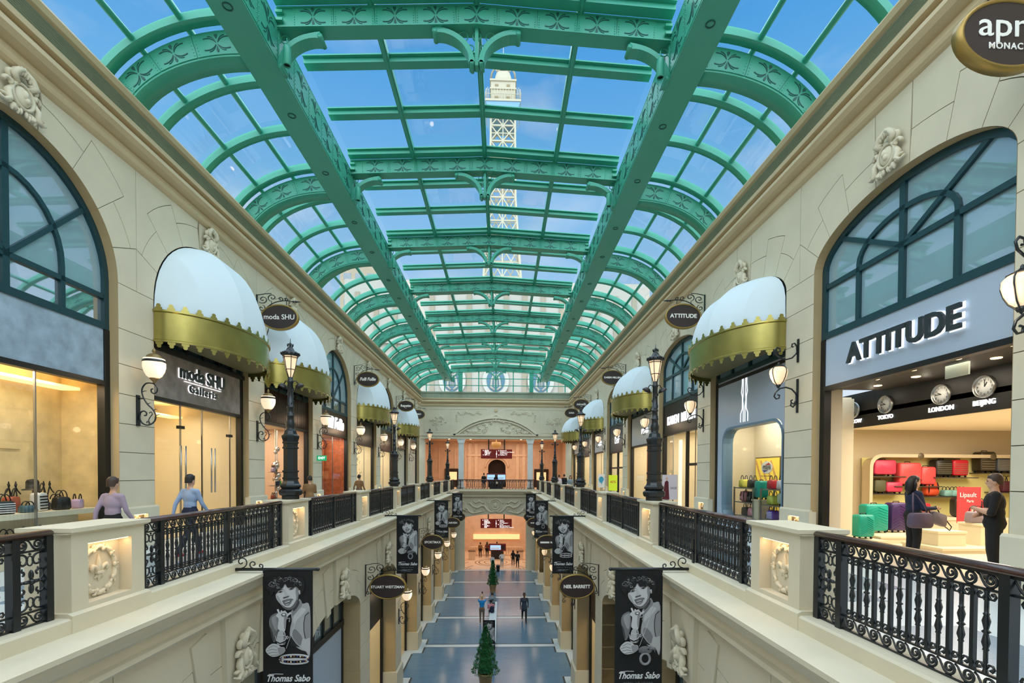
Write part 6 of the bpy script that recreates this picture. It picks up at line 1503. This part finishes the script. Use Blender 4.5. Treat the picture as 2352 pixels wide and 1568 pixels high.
    for P in ([(100, 1110), (160, 1075), (215, 1090)], [(80, 1145), (150, 1120), (210, 1135)], [(95, 1175), (160, 1160), (220, 1170)], [(130, 1205), (190, 1195), (240, 1195)]): Ln(P, .007, 90)
    S([(225, 1100), (300, 1105), (310, 1150), (250, 1195), (225, 1150)], 150)
    V = {}
    for m, v in L: q = V.setdefault(v, MB()); q.add(m.v, m.f)
    return [(m.mesh('print_tone', GR(v)), v) for v, m in V.items()]
POR = portrait()
def bracelet(parent, x, z):
    m = MB()
    for dz in (0, .07):
        m.tube([(x + .24 * math.cos(2 * PI * i / 28), -.03 + .004 * math.sin(2 * PI * i / 28), z + dz + .045 * math.sin(2 * PI * i / 28)) for i in range(28)], .016, 6, closed=True)
    m.build('print_bracelet', GR(190), parent)
    for c, (r_, g_, b_) in enumerate(((40, 44, 110), (120, 76, 50), (214, 200, 170))):
        m = MB()
        for i in range(c, 28, 3): m.ell((x + .25 * math.cos(2 * PI * i / 28), -.036, z + .04 + .05 * math.sin(2 * PI * i / 28)), .017, 6, 4)
        m.build('print_beads', C('bead_%d' % c, r_, g_, b_), parent)
def eagle_ring(parent, x, z):
    m = MB().tube([(x + .085 * math.cos(2 * PI * i / 20), -.022, z - .1 + .1 * math.sin(2 * PI * i / 20)) for i in range(20)], .024, 6, closed=True); m.build('print_ring', GR(150), parent)
    m = MB().ell((x, -.03, z + .06), (.13, .012, .075), 14, 8); m.tube([(x + .08, -.03, z + .1), (x + .17, -.03, z + .08), (x + .17, -.03, z + .02)], [.035, .025, .008], 6)
    for i in range(5): m.tube([(x - .1 + .03 * i, -.04, z + .11), (x - .12 + .03 * i, -.042, z + .02)], .007, 4)
    m.build('print_eagle', GR(120), parent); MB().ell((x + .05, -.046, z + .08), (.018, .004, .012), 8, 5).build('print_eye', GR(20), parent)
def banner_rod(s):
    m = MB(); d = -s
    m.tube([(0, 0, 0), (d * 1.52, 0, .0)], .028, 8); m.box(*sorted((0, d * .03)), -.03, .03, -.08, .55); m.ell((d * 1.52, 0, 0), .034, 8, 6)
    for cx, cz, r, a, q in ((.2, .13, .11, -1.6, 7.5), (.4, .09, .07, -1.6, -6.5), (.1, .3, .08, 3.4, -6), (.53, .06, .045, -1.6, 6)):
        m.tube([(d * (cx + (r + (.015 - r) * i / 18) * math.cos(a + q * i / 18)), 0, cz + (r + (.015 - r) * i / 18) * math.sin(a + q * i / 18)) for i in range(19)], .011, 5)
    return m.mesh('rod', BLACK)
ROD = {-1: banner_rod(-1), 1: banner_rod(1)}
CL = MB().box(-.43, .43, -.012, .012, -2.32, -.02).mesh('cloth', CLOTH)
SCRIPT = C('banner_white', 232, 232, 234, .6)
def banner(sg, k, prod, lab):
    t = thing('banner', lab, 'banner', (sg * 4.12, BZ(k) - .05, 8.38), 0, 'black advertising banners')
    ob('rod', ROD[sg], t, (0, 0, -.23)); x = -sg * 1.0
    c = ob('cloth', CL, t, (x, 0, -.23))
    for me, v in POR: ob('print_tone', me, c, (0, -.014, -1.52))
    (bracelet if prod == 'b' else eagle_ring)(c, .12, -1.62 if prod == 'b' else -1.52)
    letters('lettering', 'Thomas Sabo', SCRIPT, c, (0, -.016, -1.93), size=.165, extrude=.001, bold=.004, shear=.35, xs=.85)
    m = MB().tube([(-.33, -.016, -1.855), (-.2, -.016, -1.845), (-.08, -.016, -1.85)], 1, flat=(.01, .001, (0, 1, 0))); m.tube([(.24, -.016, -1.97), (.36, -.016, -1.94)], 1, flat=(.009, .001, (0, 1, 0))); m.build('flourish', SCRIPT, c)
    letters('lettering', 'REBEL AT HEART', GR(120), c, (0, -.016, -2.07), size=.06, extrude=.0005, space=1.2)
    letters('lettering', 'SHOPPES AT LEVEL ONE', GR(200), c, (0, -.016, -2.16), size=.036, extrude=.0005, space=1.1); letters('lettering', 'www.thomassabo.com', GR(200), c, (0, -.016, -2.22), size=.032, extrude=.0005)
    return t
for sg, w in ((-1, 'left'), (1, 'right')):
    for i, k in enumerate((1, 3, 5, 7)):
        p = 'br'[(i + (0 if sg < 0 else 1)) % 2]
        banner(sg, k, p, 'black portrait banner advertising a %s, %s from the viewer on the %s side' % ('bead bracelet' if p == 'b' else 'eagle ring', ORD[i + 1], w))
# ================================================================== LOWER FLOOR FURNITURE
LEAF = mat('dark_leaf', (28, 104, 56), .5, noise=.35, nscale=9); LEAF2 = C('light_leaf', 60, 146, 78, .5); TERRA = mat('tan_pot', (188, 150, 100), .6, noise=.08, nscale=4)
def topiary(x, y, H, R, pr, ph, label):
    t = thing('potted_topiary', label, 'potted tree', (x, y, .008), 0, 'cone topiaries in tan pots')
    MB().lathe([(pr * .72, 0), (pr * .95, ph - .08), (pr * 1.05, ph - .08), (pr * 1.05, ph), (pr * .9, ph), (pr * .88, ph - .06), (0, ph - .06)], n=20).build('pot', TERRA, t)
    MB().tube([(0, 0, ph - .1), (0, 0, ph + .5)], .03, 6).build('trunk', C('bark', 80, 60, 44), t)
    r = random.Random(int(x * 100 + y)); m = MB()
    for i in range(4200):
        h = r.random() ** 1.25; z = ph + .03 + h * (H - ph); rr = R * (1 - h) ** .8 * (1 + .12 * math.sin(h * 40)) * (.7 + .34 * math.sqrt(r.random())) + .02; a = r.uniform(0, 2 * PI)
        c = Vector((rr * math.cos(a), rr * math.sin(a), z)); d = Vector((math.cos(a) + r.gauss(0, .6), math.sin(a) + r.gauss(0, .6), r.gauss(.3, .6))).normalized(); s = Vector((-d.y, d.x, r.gauss(0, .3))).normalized(); l = r.uniform(.04, .075)
        m.mi = 1 if r.random() < .16 else 0
        m.add([c - s * l * .35, c + d * l, c + s * l * .35, c - d * l * .5], [(0, 1, 2, 3)])
    m.mi = 0; m.lathe([(R * .62, ph + .08), (R * .42, ph + (H - ph) * .4), (.02, H * .97)], n=12)
    tag(m.build('foliage', [LEAF, LEAF2], t), kind='stuff')
topiary(-.06, 22.25, 2.9, .56, .33, .8, 'near cone-shaped topiary in a tan pot on the lower floor'); topiary(-.07, 40.95, 2.6, .44, .3, .58, 'far cone-shaped topiary in a tan pot on the lower floor')
t = thing('bench', 'long low white bench along the middle of the lower floor', 'bench', (.1, 31.6, .008)); MB().box(-.24, .24, -4.3, 4.3, .38, .46).build('seat', C('bench_white', 206, 220, 226, .4), t)
for y in (-4, -1.4, 1.4, 4): MB().box(-.2, .2, y - .1, y + .1, 0, .38).build('leg', C('bench_white', 206, 220, 226, .4), t)
t = thing('standing_poster', 'black standing poster with a portrait behind the near topiary', 'poster', (-.03, 27.05, .008)); c = MB().box(-.34, .34, 0, .03, .12, 1.75).build('board', CLOTH, t); MB().box(-.36, .36, -.16, .2, 0, .12).build('foot', STEEL, t)
for me, v in POR: o = ob('print_tone', me, c, (0, -.004, .6)); o.scale = (.8, 1, .8)
letters('lettering', 'Thomas Sabo', SCRIPT, c, (0, -.006, .4), size=.13, extrude=.001, bold=.003, shear=.35, xs=.85)
t = thing('litter_bin', 'small black bin beside the far topiary', 'bin', (.3, 49.2, .008)); MB().lathe([(.16, 0), (.2, .62), (.21, .64), (.19, .66), (.18, .6), (0, .6)], n=14).build('body', RUB, t); MB().tube([(.2 * math.cos(2 * PI * i / 14), .2 * math.sin(2 * PI * i / 14), .65) for i in range(14)], .012, 5, closed=True).build('rim', STEEL, t)
# ================================================================== PEOPLE
TMP = bpy.data.scenes.new('workshop')
def solidify(m, vox, sm=6):
    """join overlapping volumes into one continuous skin"""
    me = m.mesh('person', [STONE]); o = bpy.data.objects.new('figure', me); TMP.collection.objects.link(o)
    r = o.modifiers.new('r', 'REMESH'); r.mode = 'VOXEL'; r.voxel_size = vox; r.use_smooth_shade = True
    s = o.modifiers.new('s', 'SMOOTH'); s.iterations = sm; s.factor = .5
    vl = TMP.view_layers[0]; vl.update(); out = bpy.data.meshes.new_from_object(o.evaluated_get(vl.depsgraph))
    bpy.data.objects.remove(o); return out
SKIN = C('skin', 214, 168, 140, .55); SKIN2 = C('skin_brown', 120, 80, 60, .55); HAIRB = C('black_hair', 24, 20, 20, .5); HAIRD = C('brown_hair', 62, 44, 34, .5)
def person(label, loc, rz, top, bottom, hair=HAIRB, skin=SKIN, shoes=RUB, H=1.72, pose='stand', vox=.028, sleeve=True, longhair=False, coat=0, fem=False, group=None, glasses=False, face=False, cap=None, bulk=1.0):
    k = H / 1.75; S = []; M = MB()           # S: (a, b, slot); slots 0 skin 1 top 2 bottom 3 shoes
    def seg(a, b, ra, rb, slot, n=10):
        a, b = Vector(a) * k, Vector(b) * k; S.append((a, b, slot, (ra + rb) / 2 * k))
        ra, rb = (ra * bulk, rb * bulk) if ra > .04 else (ra, rb)
        M.tube([a + (b - a) * i / 3 for i in range(4)], [(ra + (rb - ra) * i / 3) * k for i in range(4)], n); M.ell(a, ra * k, n, 6); M.ell(b, rb * k, n, 6)
    def blob(c, r, slot):
        c = Vector(c) * k; r = tuple(q * bulk for q in r) if slot in (1, 2) else r; S.append((c, c, slot, min(r) * k)); M.ell(c, tuple(q * k for q in r), 14, 10)
    sw = .17 if fem else .19
    step = {'walk': .24, 'stride': .32}.get(pose, .0); sit = pose in ('sit', 'sitback')
    dz = -.46 if sit else 0
    # legs (front is -y)
    for s in (-1, 1):
        hip = (s * .09, 0, .92 + dz); f = s * step
        if sit: kn, an = (s * .11, -.42, .47), (s * .11, -.44, .08)
        else: kn, an = (s * .1, -f * .6 - .02, .5), (s * .1, -f + (.06 if step and s * step < 0 else .02), .09 + (.05 if step and f < 0 else 0))
        seg(hip, kn, .095, .066, 2); seg(kn, an, .066, .046, 2)
        seg((an[0], an[1] + .02, .045 + an[2] - .09), (an[0] + s * .01, an[1] - .15, .035 + max(0, an[2] - .1)), .045, .036, 3)
    # trunk
    seg((-.06, 0, .95 + dz), (.06, 0, .95 + dz), .125, .125, 2); lean = -.06 if pose in ('lean', 'photo') else 0
    blob((0, 0, 1.0 + dz), (.165, .115, .12), 2 if not coat else 1); blob((0, lean * .3, 1.12 + dz), (.15, .11, .15), 1); blob((0, lean * .6 - .005, 1.28 + dz), (.175 if not fem else .16, .118, .17), 1)
    seg((-sw + .04, lean * .8, 1.41 + dz), (sw - .04, lean * .8, 1.41 + dz), .062, .062, 1); seg((0, lean, 1.42 + dz), (0, lean * 1.2 - .01, 1.53 + dz), .06, .05, 0)
    if coat: seg((0, 0, 1.0 + dz), (0, .0, coat), .16, .19, 1, 14)
    # arms
    for s in (-1, 1):
        sh = (s * sw, lean * .8, 1.41 + dz)
        if pose == 'photo': el, wr = (s * .24, -.2, 1.48), (s * .09, -.3, 1.74)
        elif pose == 'crossed': el, wr = (s * .27, -.06, 1.12), (-s * .02, -.22, 1.12 + .05 * s)
        elif pose == 'hold': el, wr = ((s * .24, -.04, 1.12), (s * .16, -.3, 1.12)) if s < 0 else ((s * .25, -.06, 1.13), (s * .12, -.33, 1.06))
        elif sit: el, wr = (s * .23, -.06, .7), (s * .12, -.28, .6)
        elif pose == 'hips': el, wr = (s * .31, .08, 1.16), (s * .17, .06, 1.0)
        else: el, wr = (s * .235, .03 + s * step * .35, 1.14), (s * .24, -.04 + s * step * .75, .9)
        seg(sh, el, .056, .045, 1); mid = tuple((a + b) / 2 for a, b in zip(el, wr))
        if sleeve: seg(el, wr, .045, .032, 1)
        else: seg(el, wr, .043, .03, 0)
        w = Vector(wr); d = (w - Vector(el)).normalized(); sd_ = d.cross(Vector((0, 1, .3))).normalized()
        palm = w + d * .06; seg(w, palm, .03, .034, 0, 8)
        for q in range(4):
            b = palm + sd_ * (q - 1.5) * .018 + d * .015; c1 = b + d * (.034 - .004 * abs(q - 1.4)); nb = d.cross(sd_)
            seg(b, c1, .0105, .0098, 0, 6); seg(c1, c1 + d * .022 + nb * .016, .0098, .0085, 0, 6)
        tb = w + d * .025 + sd_ * -.03 * s; seg(tb, tb + d * .04 - sd_ * .022 * s, .0115, .009, 0, 6)
    # head
    hz = 1.635 + dz; hy = lean * 1.4 - .015
    blob((0, hy, hz + .02), (.077, .094, .105), 0); blob((0, hy - .02, hz - .06), (.058, .068, .06), 0); blob((0, hy - .095, hz - .015), (.013, .022, .024), 0)
    for s in (-1, 1): blob((s * .077, hy + .01, hz - .01), (.012, .02, .03), 0)
    blob((0, hy - .075, hz - .068), (.024, .014, .01), 0)
    me = solidify(M, vox, 4 if vox < .02 else 3); me.materials.clear()
    for q in (skin, top, bottom, shoes): me.materials.append(q)
    segs = [(a, b - a, max((b - a).length_squared, 1e-9), sl, rd) for a, b, sl, rd in S]
    for p in me.polygons:
        c = p.center; best = None
        for a, d, l2, sl, rd in segs:
            t = min(1, max(0, (c - a).dot(d) / l2)); e = (c - a - d * t).length - rd
            if best is None or e < best[0]: best = (e, sl)
        p.material_index = best[1]; p.use_smooth = True
    o = ob('person', me, None, loc, rz); tag(o, label, 'person', group)
    h = MB(); c = (0, hy * k + .008, (hz + .035) * k)
    h.lathe([(.0, .118 * k), (.045 * k, .108 * k), (.075 * k, .075 * k), (.088 * k, .03 * k), (.09 * k, -.02 * k)], (0, 0, 0), 18); h.v = [(v[0] * .98, v[1] * 1.14, v[2]) for v in h.v]
    h.v = [(v[0], v[1] + .01, v[2] + (.05 * k if v[1] < -.05 * k and v[2] < .04 * k else (-.06 * k if v[1] > .03 * k and v[2] < 0 else 0))) for v in h.v]
    if longhair: h.tube([(0, .03, .05), (0, .075, -.05), (0, .085, -.16), (0, .08, -.26)], [.07, .085, .085, .05], 12); [h.tube([(s * .075, .02, .03), (s * .085, .03, -.08), (s * .07, .04, -.2)], [.02, .03, .025], 8) for s in (-1, 1)]
    h.xf(c); h.build('hair', cap or hair, o)
    if face:
        for s in (-1, 1): MB().ell((s * .03 * k, (hy - .083) * k, (hz + .012) * k), (.012, .008, .008), 8, 6).build('eye', RUB, o); MB().slab((s * .015 * k, (hy - .092) * k, (hz + .034) * k), (s * .045 * k, (hy - .086) * k, (hz + .036) * k), .01, .006).build('eyebrow', hair, o)
    if glasses:
        g = MB()
        for s in (-1, 1): g.tube([(s * .033 + .024 * math.cos(2 * PI * i / 12), hy - .1, hz + .012 + .018 * math.sin(2 * PI * i / 12)) for i in range(12)], .003, 5, closed=True); g.tube([(s * .057, hy - .098, hz + .014), (s * .08, hy, hz + .012)], .003, 5)
        g.build('glasses', RUB, o)
    return o
BLKC = C('black_cloth', 22, 23, 26, .85); NAVC = C('navy_cloth', 28, 36, 62, .85); PALEB = C('pale_blue_cloth', 150, 170, 200, .85); MAUVE = C('mauve_cloth', 170, 150, 166, .85); BROWN = C('brown_cloth', 140, 104, 66, .85); SUIT = C('suit_cloth', 50, 60, 78, .8); BLUES = C('blue_shirt', 0, 128, 196, .85); KHAKI = C('khaki_cloth', 120, 100, 84, .85); WHITEC = C('white_cloth', 220, 222, 224, .85); GREYC = C('grey_cloth', 140, 154, 160, .85); PINKC = C('pink_cloth', 226, 150, 160, .85)
def faceto(dx, dy): return math.atan2(dx, -dy)
w = person('person with long black hair, glasses and a mauve shoulder bag in the luggage shop', (8.9, 9.6, UF + .004), faceto(1, -.15), NAVC, BLKC, longhair=True, H=1.71, pose='hold', vox=.013, fem=True, glasses=True, face=True, bulk=1.12)
m_ = person('person in a black polo shirt with folded arms at the luggage shop entrance', (8.93, 8.0, UF + .004), faceto(-.75, .65), BLKC, BLKC, hair=HAIRD, H=1.75, pose='crossed', vox=.013, sleeve=False, face=True, bulk=1.22)
BAGM = C('mauve_bag', 92, 76, 96, .6)
t = thing('shoulder_bag', 'mauve leather shoulder bag hanging at the side of the long-haired person', 'bag', (8.78, 9.3, UF + .72), 0); mm = MB(); rbox(mm, .46, .16, .3, .08, 0, .9); mm.build('body', BAGM, t); MB().tube([(-.14, 0, .28), (-.1, .06, .5), (-.05, .12, .68), (.02, .1, .62), (.1, .04, .45), (.14, 0, .28)], .014, 6).build('strap', BAGM, t)
t = thing('held_bag', 'grey folded bag with a black strap held out by the long-haired person', 'bag', (9.2, 9.42, UF + .78), .1); mm = MB(); rbox(mm, .42, .12, .24, .06, 0, .7); mm.xf(Matrix.Rotation(.3, 4, 'Y')); mm.build('body', C('grey_bag', 120, 108, 112, .6), t); MB().tube([(-.12, 0, .2), (-.16, 0, .33), (0, 0, .36), (.1, 0, .2)], .01, 6).tube([(.1, -.02, .02), (.3, -.02, -.12), (.34, -.02, -.05), (.2, -.02, .1)], .01, 6).build('strap', RUB, t)
person('person in a pale blue shirt walking past the tall glass doors on the left walkway', (-5.75, 10.3, UF), faceto(.3, 1), PALEB, NAVC, pose='stride', H=1.66, shoes=C('red_shoe', 180, 40, 50), vox=.02)
person('person in a mauve jacket walking past the handbag window on the left walkway', (-6.1, 8.75, UF), faceto(.2, 1), MAUVE, BLKC, hair=HAIRD, pose='walk', H=1.62, vox=.02)
person('person in a brown coat by the rose-lit shop on the left walkway', (-6.1, 17.5, UF), faceto(-.6, .8), BROWN, KHAKI, pose='hold', coat=.75, H=1.6)
person('person in brown, nearer of the pair by the leaf-decal window', (-6.25, 24.0, UF), faceto(.4, 1), BROWN, KHAKI, pose='walk', H=1.62); person('person in cream with brown hair, farther of the pair by the leaf-decal window', (-6.45, 24.7, UF), faceto(-.2, 1), C('cream_cloth', 210, 196, 170), BROWN, hair=HAIRD, pose='walk', H=1.62)
person('person in black standing with their back turned on the far footbridge', (-1.22, EY + 1.0, UF), PI, BLKC, BLKC, H=1.74, vox=.035); t0 = person('person in black with a pale bag at the two-screen kiosk', (.02, EY + 1.25, UF), PI, BLKC, BLKC, longhair=True, H=1.62, vox=.035, fem=True)
t = thing('small_bag', 'small cream bag carried by the person at the two-screen kiosk', 'bag', (.1, EY + 1.02, UF + .62)); mm = MB(); rbox(mm, .24, .1, .26, .04, 0, .8); mm.build('body', C('cream_cloth', 210, 196, 170), t); MB().tube([(-.06, 0, .25), (0, .03, .42), (.06, 0, .25)], .008, 5).build('strap', RUB, t)
person('person in a pink and white top on the far right walkway', (5.3, 40.0, UF), PI, C('pinkish_cloth', 222, 206, 210), GREYC, H=1.62, vox=.035, fem=True); person('person in dark clothes beside the pink top on the far right walkway', (5.75, 40.2, UF), PI, BLKC, BLKC, H=1.68, vox=.035); person('person with long dark hair walking closer on the far right walkway', (5.67, 36.0, UF), faceto(-.3, -1), GREYC, BLKC, longhair=True, H=1.6, vox=.035, fem=True, pose='walk')
person('person in a dark suit and tie walking along the lower floor', (2.17, 32.58, .008), faceto(0, -1), SUIT, BLKC, skin=SKIN2, H=1.9, pose='stride', vox=.024, coat=.82)
person('person in a bright blue shirt photographing with raised arms on the lower floor', (-.62, 32.1, .008), PI, BLUES, KHAKI, hair=C('sandy_hair', 190, 160, 120), H=1.82, pose='photo', vox=.024, sleeve=False, shoes=WHITEC)
t = thing('phone', 'black phone held up by the person in the blue shirt', 'phone', (-.62, 32.46, 1.9)); MB().box(-.04, .04, -.006, .006, 0, .15).build('body', RUB, t); MB().box(-.035, .035, .006, .008, .01, .14).build('screen', SCREEN, t)
person('person in pink seated on the white bench beside the blue shirt', (-.05, 33.4, .008), PI, PINKC, NAVC, pose='sit', H=1.68, vox=.026); t = backpack(.3, .18, .42, NAVC, (.02, 33.08, .47), 'navy backpack on the bench behind the seated person in pink', 0, 'bags on the lower floor')
p = person('person in a grey shirt numbered 39 seated on the far end of the white bench', (.0, 35.0, .008), PI, GREYC, NAVC, pose='sit', H=1.85, vox=.026, hair=HAIRD); letters('number_print', '39', C('dark_print', 40, 50, 60), p, (0, .135, .85), PI, size=.2, extrude=.004, bold=.006)
person('person in a white jacket with hands on hips near the far lower arch', (.69, 51.3, .014), PI, WHITEC, GREYC, pose='hips', H=1.66, vox=.035); person('person in a pale T-shirt half hidden by the far topiary', (-.28, 50.3, .014), PI, WHITEC, GREYC, hair=HAIRD, H=1.5, vox=.035)
person('person in black, left of the dark pair walking to the far lower hall', (1.87, 52.05, .014), PI, BLKC, BLKC, H=1.7, vox=.035, pose='walk', longhair=True, fem=True); person('person in black, right of the dark pair walking to the far lower hall', (2.3, 50.92, .014), PI, BLKC, BLKC, H=1.76, vox=.035, pose='walk')
person('person in a brown top leaning at the far stone balustrade', (-1.84, 57.6, .014), PI, BROWN, BLKC, H=1.74, vox=.035); person('person in dark red beside the red kiosk in the lower hall', (-1.05, 57.6, .014), PI, C('rust_cloth', 110, 60, 46), BLKC, H=1.8, vox=.035, longhair=True); person('person standing behind the one-screen kiosk in the lower hall', (.1, 57.7, .014), PI, BLKC, BLKC, H=1.8, vox=.035)
# ================================================================== OUTSIDE: TOWER, FACADE, BLOCK
TWR = C('tower_cream_steel', 196, 186, 160, .7); TWG = C('tower_glass', 120, 160, 190, .2)
t = thing('lattice_tower', 'tall cream lattice tower with a domed top seen through the skylight', 'tower', (.45, 150, 0))
lev = [-.6, 20, 34, 46, 57, 67, 76, 84, 91, 97, 102.5, 107.5, 112, 116]
hwz = lambda z: 3.55 + max(0, (112 - z)) * .012 + max(0, 90 - z) * .06
m = MB()
for a, b in zip(lev, lev[1:]):
    wa, wb = hwz(a), hwz(b)
    for q in range(4):
        R_ = Matrix.Rotation(q * PI / 2, 4, 'Z'); P = lambda x, y, z: tuple(R_ @ Vector((x, y, z)))
        m.slab(P(-wa, -wa, a), P(-wb, -wb, b), .55, .55, (1, 0, 0))
        m.slab(P(-wa, -wa, a), P(wa, -wa, a), .35, .4)
        for x0, x1, y0_, y1_ in ((-1, 0, 0, 0), (0, 1, 0, 0)):
            m.slab(P(x0 * wa, -wa, a), P(x1 * wb, -wb, b), .3, .3); m.slab(P(x1 * wa, -wa, a), P(x0 * wb, -wb, b), .3, .3)
        m.slab(P(0, -wa, a), P(0, -wb, b), .3, .3, (1, 0, 0)); zc = (a + b) / 2; wc = (wa + wb) / 2; m.slab(P(-wc, -wc, zc), P(wc, -wc, zc), .2, .24)
m.build('lattice_shaft', TWR, t)
m = MB().box(-4.2, 4.2, -4.2, 4.2, 116, 117.2).prism([(-3.8, 115), (3.8, 115), (5.1, 118), (-5.1, 118)], 'y', -5, 5); m.build('platform_base', TWG, t)
MB().box(-5.2, 5.2, -5.2, 5.2, 118, 118.6).build('platform', TWR, t)
m = MB()
for q in range(4):
    R_ = Matrix.Rotation(q * PI / 2, 4, 'Z')
    for i in range(13): 
        x = -5 + i * .83; m.tube([tuple(R_ @ Vector((x, -5.1, 118.6))), tuple(R_ @ Vector((x, -5.2, 120.5))), tuple(R_ @ Vector((x, -4.4, 122)))], .07, 4)
    m.slab(tuple(R_ @ Vector((-5.1, -5.15, 120))), tuple(R_ @ Vector((5.1, -5.15, 120))), .12, .12)
m.build('railing_cage', TWR, t)
m = MB().box(-3.6, 3.6, -3.6, 3.6, 118.6, 125); m.box(-3.9, 3.9, -3.9, 3.9, 122.4, 122.8).box(-3.9, 3.9, -3.9, 3.9, 124.8, 125.3); m.build('cabin', TWR, t)
m = MB()
for x in (-1.9, 1.5): m.box(x - .5, x + .5, -3.68, -3.6, 123.3, 123.9).box(x - .5, x + .5, -3.68, -3.6, 119.6, 120.4)
m.build('cabin_window', C('tower_window', 150, 130, 90), t)
MB().lathe([(3.5, 125.3), (3.3, 127), (2.7, 128.6), (1.7, 129.8), (1.3, 130.1)], n=4, smooth=False, a0=PI / 4, a1=2 * PI + PI / 4).build('dome', TWR, t)
m = MB()
for q in range(4):
    for s in (-1, 1): a = PI / 4 + q * PI / 2; m.tube([((r) * math.cos(a), (r) * math.sin(a), z) for r, z in ((5.1, 125.3), (4.7, 127.4), (3.7, 129.1), (2.2, 130.3))], .28, 5)
m.lathe([(1.5, 130.0), (1.8, 130.4), (1.8, 131.2), (1.3, 131.6), (.9, 132.2), (.7, 133.4), (.3, 134.2), (.08, 134.6), (.06, 138), (0, 138)], n=12)
for i in range(8): a = i * PI / 4; m.ell((1.9 * math.cos(a), 1.9 * math.sin(a), 130.8), .4, 6, 5)
m.build('lantern_top', TWR, t)
t = thing('facade', 'pale hotel facade with oval windows behind the end screen', 'building', (0, 78, 0)); FAC = C('facade_cream', 176, 170, 158, .8); FAC2 = C('facade_tan', 156, 144, 124, .8)
MB().box(-24, 24, 0, 6, 0, 40).build('wall', FAC, t)
for i in range(16): MB().box(-22 + i * 2.9 - .35, -22 + i * 2.9 + .35, -.2, 0, 10, 38).build('pilaster', FAC2, t)
MB().box(-24, 24, -.6, 0, 30, 31).build('string_course', FAC, t)
for i, x in enumerate((-7.2, -.4, 6.7)):
    w_ = ob('window', MB().prism([(2.1 * math.cos(2 * PI * j / 28), 24.4 + 2.5 * math.sin(2 * PI * j / 28)) for j in range(28)], 'y', -.45, -.2).mesh('window', C('facade_white', 186, 182, 172, .7)), t, (x, 0, 0))
    MB().prism([(1.45 * math.cos(2 * PI * j / 24), 24.4 + 1.8 * math.sin(2 * PI * j / 24)) for j in range(24)], 'y', -.5, -.45).build('pane', C('facade_pane', 60, 104, 124, .15), w_)
    m = MB()
    for s in (-1, 1): m.tube([(s * .2, -.56, 22.9), (s * .75, -.56, 23.4), (s * .6, -.56, 24.6), (s * .35, -.56, 25.2), (s * .6, -.56, 25.6)], [.16, .2, .16, .14, .12], 6)
    for q in range(5): m.box(-.3 + q * .14, -.24 + q * .14, -.6, -.55, 23.4, 25.2)
    m.box(-.5, .5, -.6, -.5, 25.2, 25.4); m.build('lyre_ornament', FAC, w_)
t = thing('tower_block', 'beige tower block seen through the left side of the skylight', 'building', (-33, 128, 0)); MB().box(-6, 6, -6, 6, 0, 62).build('wall', C('block_beige', 170, 154, 130, .8), t)
wm = MB().box(-.9, .9, -.05, .05, -.8, .8).mesh('window', C('block_window', 130, 140, 146, .2))
for i in range(4):
    for j in range(9): ob('window', wm, t, (-4.2 + i * 2.8, -6.0, 32 + j * 3.2)); ob('window', wm, t, (6.0, -4.2 + i * 2.8, 32 + j * 3.2), PI / 2)
o = MB().box(-400, 400, 50, 700, -1, -.6).build('ground_outside', C('outside_ground', 170, 165, 150, .9)); struct(o, 'open ground outside beneath the tower')
